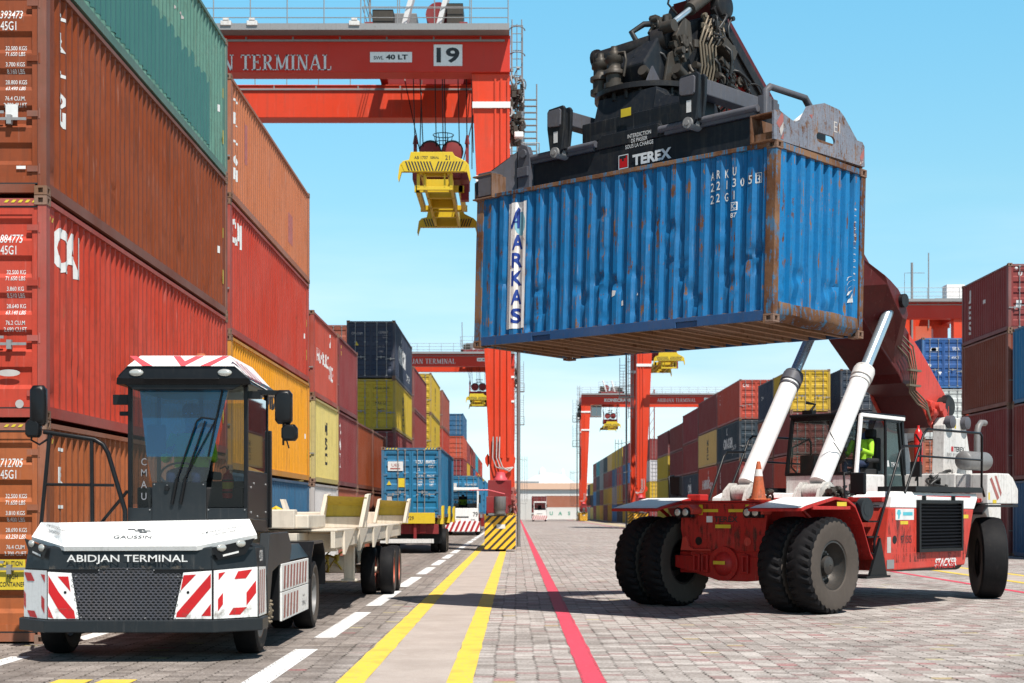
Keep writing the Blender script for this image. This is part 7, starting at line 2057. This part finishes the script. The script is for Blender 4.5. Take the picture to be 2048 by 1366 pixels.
    m.build('trolley_railing', 'galv', tro)
    m = MB()
    for q in range(4): m.lathe([(.30, -.05), (.30, .05)], ((t - 1.9) * d, 0, 0), 'y', 14)
    m.xform(Matrix.Translation((0, .45, 22.2))); m.build('trolley_wheel', 'black', tro)
    if cabin:
        m = MB(); bx(m, .95, 2.9, 1.4, 3.4, 18.3, 18.5); bx(m, .95, 2.9, 1.4, 3.4, 20.2, 20.4); bx(m, .95, 1.1, 1.4, 3.4, 18.5, 20.2)
        for u in (1.1, 2.0, 2.8): bx(m, u, u + .08, 1.4, 1.5, 18.5, 20.2)
        cbn = m.build('operator_cabin', 'white_dirty', r)
        m = MB(); bx(m, 1.05, 2.85, 1.46, 3.3, 18.5, 20.2); m.build('cabin_glass', 'glass_dark', cbn)
    # gear round the foot of the near leg
    for y in (-.12, 7.4):
        m = MB(); bx(m, -.96, .36, y, y + .12, .10, 1.52); bx(m, -.96, -.9, y + .12, y + 1.2, .10, 1.52); bx(m, .30, .36, y + .12, y + 1.2, .10, 1.52)
        m.build('wheel_guard', 'haz', r, bevel=.012 if detail else 0)
        for k_ in ((.55, 1.25) if detail else (.9,)):
            m = MB()
            m.lathe([(.35, -.25), (.70, -.28), (.78, -.2), (.78, .2), (.70, .28), (.35, .25)], (-.3 * d, 0, 0), 'x', 28)
            m.xform(Matrix.Translation((0, y + .95, .78))); m.build('crane_tyre', 'rubber', r, smooth=40)
            break
    for y in (.5, 7.9):
        m = MB(); m.lathe([(.35, -.25), (.70, -.28), (.78, -.2), (.78, .2), (.70, .28), (.35, .25)], (span * d, 0, 0), 'x', 20); m.xform(Matrix.Translation((0, y, .78))); m.build('crane_tyre', 'rubber', r, smooth=40)
    # ladder and cage up the outside of the leg
    m = MB(); uo = -1.02
    for q in (-.22, .22): m.tube([(uo * d + q, 4.0, 11.0), (uo * d + q, 4.0, 24.0)], .03, 5)
    for i in range(34): m.tube([(uo * d - .22, 4.0, 11.2 + i * .38), (uo * d + .22, 4.0, 11.2 + i * .38)], .018, 4)
    for i in range(11):
        z = 12.0 + i * 1.15; pts = [(uo * d - .36 * math.cos(a) , 4.0 - .62 * math.sin(a), z) for a in [PI * k_ / 8 for k_ in range(9)]]
        m.tube(pts, .028, 4)
    for a in (.25, .5, .75): m.tube([(uo * d - .36 * math.cos(PI * a), 4.0 - .62 * math.sin(PI * a), 12.0), (uo * d - .36 * math.cos(PI * a), 4.0 - .62 * math.sin(PI * a), 23.6)], .02, 4)
    m.build('caged_ladder', 'galv', r)
    m = MB()
    # stair flight and platforms further out
    for z in (17.6, 13.2): 
        bx(m, -2.05, -.8, 5.2, 6.6, z, z + .08)
        for zz in (.55, 1.1):
            m.tube([(-.8 * d, 5.2, z + zz), (-2.05 * d, 5.2, z + zz), (-2.05 * d, 6.6, z + zz)], .025, 5)
        for u in (-.8, -1.4, -2.05): m.tube([(u * d, 5.2, z), (u * d, 5.2, z + 1.1)], .025, 5)
    for z0 in (13.25, 17.7):
        for q in (-1.35, -1.95): m.tube([(q * d, 6.2, z0), (q * d, 6.2, z0 + 4.0)], .035, 5)
        for i in range(11): bx(m, -1.95, -1.35, 6.1, 6.3, z0 + .25 + i * .3, z0 + .28 + i * .3)
    for zz in (() if detail else (8.8, 5.8, 3.0)):
        m.tube([(-.8 * d, 6.0, zz), (-2.0 * d, 6.2, zz - .25), (-2.4 * d, 6.2, zz - .2)], .03, 5)
    for u in (() if detail else (-1.75, -2.1, -2.4)): m.tube([(u * d, 6.2, 3.0), (u * d, 6.2, 9.0)], .028, 5)
    m.build('access_stair', 'galv', r)
    m = MB(); m.tube([(-1.10 * d, 8.7, .0), (-1.10 * d, 8.7, 19.5)], .09, 8)
    m.build('cable_mast', 'grey', r, smooth=40)
    rnd = random.Random(5); m = MB()
    for i in range(16):
        z = 18.0 + rnd.uniform(0, 2.2); u = -.72 - rnd.uniform(0, .5); s_ = rnd.uniform(.1, .25)
        bx(m, u, u - s_, 1.0 + rnd.uniform(0, .6), 2.2, z, z + rnd.uniform(.12, .35))
    bx(m, -.72, -1.2, 1.3, 2.6, 17.9, 18.2)
    m.build('electrical_cabinet', 'clutter', r, bevel=.01)
    hose_cloud('cable_run', r, 'galv', (-1.0 * d, 1.6, 19.6), (.25, .5, 1.6), 34, .035, 61, .5, (0, 0, -1))
    hose_cloud('cable_run', r, 'clutter', (-1.05 * d, 1.4, 18.9), (.22, .4, 1.0), 26, .05, 62, .3, (0, 0, -1))
    m = MB(); bx(m, -1.3, -.9, .9, 1.3, 17.9, 18.15); m.build('flood_lamp', 'white', r, bevel=.04)
    # drive gear above the wheel guard
    m = MB(); bx(m, -.78, .22, -.1, .9, 2.0, 3.05); bx(m, -.70, .14, -.16, -.1, 1.95, 2.3); m.build('drive_housing', 'crane_dark', r, bevel=.02)
    m = MB(); m.lathe([(.30, 3.03), (.30, 3.1), (.22, 3.2), (.20, 3.38), (.02, 3.42)], (-.32 * d, .1, 0), 'z', 14); m.build('drive_dome', 'pinkred', r, smooth=40)
    m = MB(); m.lathe([(.24, 1.62), (.24, 1.8), (.27, 1.82), (.26, 2.35)], (-.30 * d, -.25, 0), 'z', 14); bx(m, -.55, .2, -.3, -.05, 1.55, 1.66); m.build('drive_motor', 'grey', r, smooth=40)
    m = MB(); bx(m, -.5, .3, -.25, .1, 1.53, 1.75); m.build('junction_box', 'charcoal', r, bevel=.02)
    m = MB(); m.tube([(-.5 * d, -.2, 2.45), (.2 * d, -.4, 2.62), (1.0 * d, -.45, 2.62)], .03, 6); m.build('sensor_arm', 'pinkred', r)
    hose_cloud('cable_chain', r, 'red_faded', (-.85 * d, .4, 2.3), (.12, .3, .45), 22, .05, 8, .3)
    m = MB()
    for k_, u in enumerate((-.28, -.16, .0)):
        m.tube([(u * d, .05, 4.9), ((u + .02) * d, -.02, 4.0), ((u - .12) * d, -.06, 3.6), ((u - .4) * d, -.05, 3.42 + .05 * k_), (-.86 * d, .1, 3.6)], .028, 6)
    m.build('hydraulic_hose', 'letter_dim', r, smooth=40)
    m = MB()
    for u in (-.84, .24): 
        a = u * d; m.prism([(a - .10, 3.8), (a - .12, 4.0), (a, 4.2), (a + .12, 4.0), (a + .10, 3.8), (a, 3.6)], 'y', .35, .42)
    m.build('tow_lug', 'crane', r)
    lay('white_plate', [RC(-.32 * d - .17, .98, -.32 * d + .20, 1.16)], 'letter', r, (0, -.12, 0), (1, 0, 0), (0, 0, 1), off=.006)
    # signs on the near girder
    for kind, uc, zc, h, wd in texts:
        x = uc * d
        if kind == 'ABIDJAN TERMINAL':
            vs, fs = serif(kind); ww = max(p_[0] for p_ in vs) - min(p_[0] for p_ in vs)
            lay('lettering', [(vs, fs, x, zc, wd / ww, h, 0)], 'letter', r, (0, 0, 0), (1, 0, 0), (0, 0, 1), off=.02)
        elif kind == 'KONECRANES':
            lay('lettering', [W(kind, x, zc, h, 1.1, .05, w=wd)], 'letter', r, (0, 0, 0), (1, 0, 0), (0, 0, 1), off=.02)
        else:
            hh = h * (1.38 if len(kind) < 4 else 2.0)
            m = MB(); m.box(x - wd / 2 - .12, x + wd / 2 + .12, -.04, -.01, zc - hh / 2, zc + hh / 2); sg = m.build('number_plate' if len(kind) < 4 else 'load_plate', 'white', r)
            if len(kind) < 4: lay('lettering', [W(kind, x, zc, h, 1.0, .03, w=wd)], 'letter_black', sg, (0, -.04, 0), (1, 0, 0), (0, 0, 1), off=.006)
            else: lay('lettering', [W('SWL', x - wd * .34, zc - .03, h * .7, 1.2, .02, w=wd * .27), W('40 LT', x + wd * .16, zc, h, 1.2, .04, w=wd * .60)], 'letter_black', sg, (0, -.04, 0), (1, 0, 0), (0, 0, 1), off=.006)
    return r

def crane_spreader(label, X, Yc, z, sign=None, top=22.3):
    r = thing('crane_spreader', label, 'spreader', (X, Yc, z), 0, 'yellow spreaders hanging from the gantry cranes')
    m = MB()
    for x in (-.62, .52): m.box(x, x + .12, -6.0, 6.0, -.35, .12)
    for y in (-5.6, -3.2, -1.2, 1.0, 3.2, 5.5): m.box(-.6, .6, y, y + .18, -.35, .05)
    m.box(-.6, .6, -1.0, 1.0, .02, .10)
    for x in (-1.05, .85): m.box(x, x + .2, -2.2, 2.2, -.30, .0)
    for y in (-2.2, 2.1): m.box(-1.1, 1.1, y, y + .12, -.3, 0)
    m.build('spreader_frame', 'yellow', r, bevel=.01)
    for y, s in ((-6.25, -1), (6.0, 1)):
        m = MB(); yy = y
        m.prism([(-1.25, -.30), (1.25, -.30), (1.38, .0), (1.3, .14), (.85, .36), (.75, .52), (-.98, .52), (-1.05, .2), (-1.32, .14), (-1.38, 0)], 'y', yy, yy + .25)
        eb = m.build('end_beam', 'yellow', r, bevel=.015)
        lay('hazard_stripe', [P2(*( [(a, -.27), (a + .06, -.27), (a + .20, .12), (a + .14, .12)] if a > 0 else [(a, -.27), (a - .06, -.27), (a - .20, .12), (a - .14, .12)] )) for a in [-.02 - .125 * i for i in range(9)] + [.02 + .125 * i for i in range(9)]], 'letter_black', eb, (0, yy, 0), (1, 0, 0), (0, 0, 1), off=.004)
        for xs in (-1, 1):
            m = MB(); m.prism([(xs * 1.32, .12), (xs * 1.44, .0), (xs * 1.52, -.55), (xs * 1.48, -.72), (xs * 1.36, -.3), (xs * 1.22, -.3)], 'y', yy + .02, yy + .22); m.build('corner_flipper', 'yellow', eb)
        if s > 0: continue
        m = MB(); m.box(-.75, -.62, yy + .3, yy + .5, -.9, -.3); m.box(.62, .75, yy + .3, yy + .5, -.9, -.3); m.box(-.75, .75, yy + .3, yy + .42, -1.0, -.86); m.box(-.45, -.38, yy + .3, yy + .4, -.9, -.3); m.box(.38, .45, yy + .3, yy + .4, -.9, -.3); m.build('end_bracket', 'yellow', eb, bevel=.01)
        if s < 0 and sign:
            lay('lettering', [W(sign[0], -.55, .28, .13, .9, .01), W(sign[1], .55, .28, .19, .9, .015), W('SERIAL', .02, .28, .10, .9, .012)], 'letter_black', eb, (0, yy, 0), (1, 0, 0), (0, 0, 1), off=.006)
    m = MB(); m.box(-1.25, 1.25, -1.3, 1.3, .45, 1.2); m.box(-.9, .9, -1.6, -1.3, .5, .8); m.box(.95, 1.3, -2.0, -1.5, -.6, .1)
    hb = m.build('headblock', 'crane_dark', r, bevel=.02)
    for x in (-.48, .52):
        m = MB()
        m.lathe([(.30, -.22), (.46, -.20), (.46, .20), (.30, .22)], (x, 0, 0), 'y', 20) 
        m.xform(Matrix.Translation((0, -.7, 1.78))); m.build('sheave_guard', 'crane_dark', hb, smooth=40)
        m = MB(); m.lathe([(.50, -.08), (.50, .08)], (x, 0, 0), 'y', 20); m.xform(Matrix.Translation((0, -.7, 1.86))); m.build('sheave', 'black', hb)
    for x in (-1.2, 1.15):
        m = MB(); m.box(x - .03, x + .11, -.9, -.5, .8, 2.2); m.lathe([(.12, 2.2), (.05, 2.6)], (x + .04, -.7, 0), 'z', 8); m.build('rope_anchor', 'crane_dark', hb)
    m = MB()
    for rr, zz in ((.48, 2.9), (.40, 2.55), (.28, 2.15), (.18, 1.75), (.26, 1.35)):
        m.tube([(.05 + rr * math.cos(2 * PI * k_ / 16), .5 + rr * math.sin(2 * PI * k_ / 16), zz) for k_ in range(17)], .02, 4)
    for k_ in range(6):
        a = 2 * PI * k_ / 6; m.tube([(.05 + .42 * math.cos(a), .5 + .48 * math.sin(a), 2.9), (.05 + .15 * math.cos(a + .6), .5 + .15 * math.sin(a + .6), 1.2), (.05 + .24 * math.cos(a), .5 + .24 * math.sin(a), .9)], .015, 4)
    m.build('cable_basket', 'black', hb)
    h = top - z
    cabs = [((-1.16, -.7), (-1.16, -2.5)), ((1.19, -.7), (1.19, -2.5)), ((-.78, -.7), (-.9, -2.4)), ((-.2, -.7), (-.2, -2.4)), ((.22, -.7), (.2, -2.2)), ((.85, -.7), (.8, -2.2)), ((-.9, .8), (-1.9, 2.4)), ((.9, .8), (1.8, 2.4)), ((.05, .5), (.0, .5)), ((1.35, 1.2), (1.3, 2.6)), ((-1.1, 1.2), (-1.1, 3)), ((1.5, -2), (1.4, -2))]
    m = MB()
    for (x0, y0), (x1, y1) in cabs: m.tube([(x0, y0, 1.5), (x1, y1, h)], .025, 5)
    m.build('hoist_rope', 'black', r)
    return r

crane('red gantry crane number 19 towering over the left stacks, nearest of all the cranes', -1.0, 64.15, -1,
      [('ABIDJAN TERMINAL', 11.55 - 1.0, 20.86, .66, 7.4), ('SWL 40 LT', 4.35, 21.08, .22, 1.55), ('19', 1.92, 21.16, .66, .98)], 3.3, detail=True)
crane_spreader('yellow and black spreader marked 21 hanging under crane 19', -3.42, 68.8, 16.15, ('AB 1707', '21'))
crane('second red gantry crane over the left stacks, seen beyond crane 19', -1.0, 194, -1,
      [('ABIDJAN TERMINAL', 10.55, 21.1, .66, 7.4), ('SWL 40 LT', 3.2, 21.3, .22, 1.55)], 4.0)
crane_spreader('small yellow spreader hanging beside the near leg of crane 19', -5.0, 199, 16.3)
crane('orange-red gantry crane over the right stacks, its tall leg left of the stacker', 12.4, 146, 1, [('KONECRANES', 5.2, 21.1, .6, 5.2), ('ABIDJAN TERMINAL', 15.5, 21.1, .66, 6.7)], 2.2, span=31)
crane_spreader('yellow spreader hanging just under the bottom of the blue container', 14.6, 150, 16.4)
crane('farthest red gantry crane, whole frame visible over the right stacks', 12.0, 262, 1, [('KONECRANES', 5.9, 21.1, .6, 5.2), ('ABIDJAN TERMINAL', 15.9, 21.1, .66, 6.7), ('SWL 40 LT', 21.5, 21.3, .22, 1.4)], 4.6, cabin=True)
crane_spreader('yellow spreader under the farthest red gantry crane', 16.6, 267, 16.8)
# deck house seen above the blue and white stack
dh = thing('gantry_crane_house', 'orange crane machinery tower with a flue showing above the blue doored container', 'crane house', (38.2, 150, 0))
dh['label'] = 'orange machinery tower with grey flue above the horse-emblem container'
m = MB(); m.box(0, 1.6, 0, 1.6, 12, 22.6); m.build('tower', 'crane', dh, bevel=.02)
m = MB(); m.tube([(1.2, -.15, 15), (1.2, -.15, 26.5)], .12, 8); m.tube([(2.9, 0, 20), (2.9, 0, 27.5)], .06, 6); m.tube([(0.5, 0, 22.6), (.5, 0, 25.5), (2.5, 0, 25.5)], .03, 5); m.build('flue', 'galv', dh)
m = MB(); m.box(1.6, 3.2, .1, 1.4, 14, 20.2); m.build('side_wall', 'orange_rim', dh)
m = MB(); m.box(3.4, 9, -.6, 3, 22.1, 22.9); m.build('roof_deck', 'galv', dh); m = MB(); m.box(4.6, 6.4, -.4, 1.2, 22.9, 24.3); m.build('air_unit', 'white', dh)
# ------------------------------------------------------------------ people
def seated_person(label, loc, rotz, scale=1.0, helmet=True, lean=0.0):
    p = thing('person', label, 'person', loc, rotz)
    # skeleton: seat at origin, facing -y
    J = {'pel': (0, 0, .10, .14), 'wst': (0, .02, .28, .125), 'chs': (0, .01, .46, .15), 'nck': (0, -.01, .60, .055), 'hd0': (0, -.02, .68, .075), 'hd1': (0, -.03, .77, .088), 'hd2': (0, -.02, .85, .07)}
    E_ = [('pel', 'wst'), ('wst', 'chs'), ('chs', 'nck'), ('nck', 'hd0'), ('hd0', 'hd1'), ('hd1', 'hd2')]
    for s, k_ in ((-1, 'l'), (1, 'r')):
        J[k_ + 'sh'] = (.19 * s, .0, .52, .062); J[k_ + 'el'] = (.27 * s, -.10, .28, .047); J[k_ + 'wr'] = (.17 * s, -.33, .36, .032); J[k_ + 'pa'] = (.15 * s, -.40, .38, .030)
        J[k_ + 'hp'] = (.09 * s, -.05, .08, .095); J[k_ + 'kn'] = (.14 * s, -.45, .10, .065); J[k_ + 'an'] = (.14 * s, -.34, -.30, .045); J[k_ + 'to'] = (.14 * s, -.46, -.35, .04)
        E_ += [('chs', k_ + 'sh'), (k_ + 'sh', k_ + 'el'), (k_ + 'el', k_ + 'wr'), (k_ + 'wr', k_ + 'pa'), ('pel', k_ + 'hp'), (k_ + 'hp', k_ + 'kn'), (k_ + 'kn', k_ + 'an'), (k_ + 'an', k_ + 'to')]
        for f in range(5):
            a = (f - 2) * .018
            ln = (.05, .075, .08, .075, .06)[f]
            if f == 0:
                b0 = (.15 * s - .035 * s, -.40, .40); b1 = (.15 * s - .05 * s, -.42, .43)
            else:
                b0 = (.15 * s + a, -.44, .385); b1 = (.15 * s + a, -.44 - ln * .7, .36)
            J[f'{k_}f{f}a'] = (*b0, .010); J[f'{k_}f{f}b'] = (*b1, .008)
            E_ += [(k_ + 'pa', f'{k_}f{f}a'), (f'{k_}f{f}a', f'{k_}f{f}b')]
    names = list(J); idx = {n: i for i, n in enumerate(names)}
    me = bpy.data.meshes.new('body')
    me.from_pydata([tuple(c * scale for c in J[n][:3]) for n in names], [(idx[a], idx[b]) for a, b in E_], [])
    o = bpy.data.objects.new('body', me); COL.objects.link(o); o.parent = p
    sk = o.modifiers.new('skin', 'SKIN'); sk.use_smooth_shade = True
    for i, n in enumerate(names):
        v = me.skin_vertices[0].data[i]; v.radius = (J[n][3] * scale, J[n][3] * scale); v.use_root = (n == 'pel')
    sb = o.modifiers.new('sub', 'SUBSURF'); sb.levels = 1; sb.render_levels = 1
    me.materials.append(M['overall'])
    S_ = scale
    m = MB(); m.sphere((0, -.035 * S_, .775 * S_), .096 * S_, 16, 12, (.86, 1.0, 1.18)); m.sphere((0, -.135 * S_, .765 * S_), .018 * S_, 8, 6, (.8, 1, 1.3)); 
    for s in (-1, 1): m.sphere((.085 * s * S_, -.03 * S_, .77 * S_), .024 * S_, 8, 6, (.5, .8, 1.2))
    hd = m.build('head', 'skin', p, smooth=60)
    m = MB()
    for s in (-1, 1): m.sphere((.033 * s * S_, -.122 * S_, .795 * S_), .011 * S_, 8, 6)
    m.build('eye', 'letter', hd); m = MB(); m.box(-.028 * S_, .028 * S_, -.132 * S_, -.118 * S_, .722 * S_, .730 * S_); m.build('mouth', 'boom', hd)
    m = MB()
    m.loft([[(.20 * c * S_, .13 * q * S_ + .01, z * S_) for c, q in [(math.cos(2 * PI * k_ / 16), math.sin(2 * PI * k_ / 16)) for k_ in range(16)]] for z in (.18, .30)] + [[(.215 * c * S_, .15 * q * S_ + .01, .46 * S_) for c, q in [(math.cos(2 * PI * k_ / 16), math.sin(2 * PI * k_ / 16)) for k_ in range(16)]], [(.17 * c * S_, .11 * q * S_ + .01, .57 * S_) for c, q in [(math.cos(2 * PI * k_ / 16), math.sin(2 * PI * k_ / 16)) for k_ in range(16)]]])
    for s in (-1, 1):
        m.tube([(.18 * s * S_, 0, .54 * S_), (.22 * s * S_, -.03, .46 * S_), (.275 * s * S_, -.11, .28 * S_), (.18 * s * S_, -.31, .352 * S_)], .074 * S_, 12, .048 * S_)
    m.build('high_visibility_vest', 'vest', p, smooth=70)
    if helmet:
        m = MB(); m.lathe([(.118, .80), (.115, .83), (.10, .88), (.06, .92), (.01, .935)], (0, -.025, 0), 'z', 20); m.lathe([(.135, .80), (.135, .808)], (0, -.045, 0), 'z', 20)
        m.v = [(x * S_, y * S_, z * S_) for x, y, z in m.v]; m.build('helmet', 'helmet', p, smooth=50)
    else:
        m = MB(); m.lathe([(.10, .80), (.105, .84), (.09, .89), (.05, .915), (.01, .92)], (0, -.02, 0), 'z', 18); m.v = [(x * S_, y * S_, z * S_) for x, y, z in m.v]; m.build('hair', 'seat', p, smooth=50)
    return p
seated_person('driver in lime safety vest and dark cap inside the black tractor cab', (-4.38 + .40, 16.9 + 1.52, 2.06), 0, 1.06, False)
pw = rs_world(.14, 4.08, 2.55)
seated_person('driver in a white helmet and lime vest inside the reach stacker cab', pw, TH, .98, True)
seated_person('driver behind the windscreen of the white tractor numbered 79', (-3.85, 108.2, 2.0), 0, 1.0, False)
# ------------------------------------------------------------------ pieces that stand apart become objects of their own
import numpy as np
def split_mesh(me):
    nv = len(me.vertices)
    if nv > 30000 or nv == 0: return None
    par = list(range(nv))
    def find(a):
        while par[a] != a:
            par[a] = par[par[a]]; a = par[a]
        return a
    for e in me.edges:
        a, b = find(e.vertices[0]), find(e.vertices[1])
        if a != b: par[a] = b
    roots = {}; isl = np.array([roots.setdefault(find(i), len(roots)) for i in range(nv)])
    k = len(roots)
    if k < 2 or k > 700: return None
    co = np.empty(nv * 3); me.vertices.foreach_get('co', co); co = co.reshape(-1, 3)
    lo = np.full((k, 3), np.inf); hi = np.full((k, 3), -np.inf)
    np.minimum.at(lo, isl, co); np.maximum.at(hi, isl, co)
    size = (hi - lo).max(axis=1)
    gap = np.maximum(0, np.maximum(lo[:, None] - hi[None], lo[None] - hi[:, None]))
    near = np.sqrt((gap ** 2).sum(2)) <= np.maximum(.02, .5 * np.maximum(size[:, None], size[None]))
    g = list(range(k))
    def fg(a):
        while g[a] != a: a = g[a]
        return a
    for a, b in zip(*np.nonzero(np.triu(near, 1))):
        ra, rb = fg(a), fg(b)
        if ra != rb: g[rb] = ra
    gr = {}; gi = [gr.setdefault(fg(i), len(gr)) for i in range(k)]
    if len(gr) < 2 or len(gr) > 24: return None
    vg = np.array(gi)[isl]
    outm = []
    for q in range(len(gr)):
        c = me.copy(); bm = bmesh.new(); bm.from_mesh(c)
        bm.verts.ensure_lookup_table()
        bmesh.ops.delete(bm, geom=[v_ for v_ in bm.verts if vg[v_.index] != q], context='VERTS')
        bm.to_mesh(c); bm.free(); c.name = me.name; outm.append(c)
    return outm
_done = {}
for o in [q for q in bpy.data.objects if q.type == 'MESH' and q.parent and q.name.split('.')[0] != 'body']:
    me = o.data
    if me not in _done: _done[me] = split_mesh(me)
    res = _done[me]
    if not res: continue
    o.data = res[0]
    for c in res[1:]:
        n = o.copy(); n.data = c; COL.objects.link(n); n.parent = o.parent
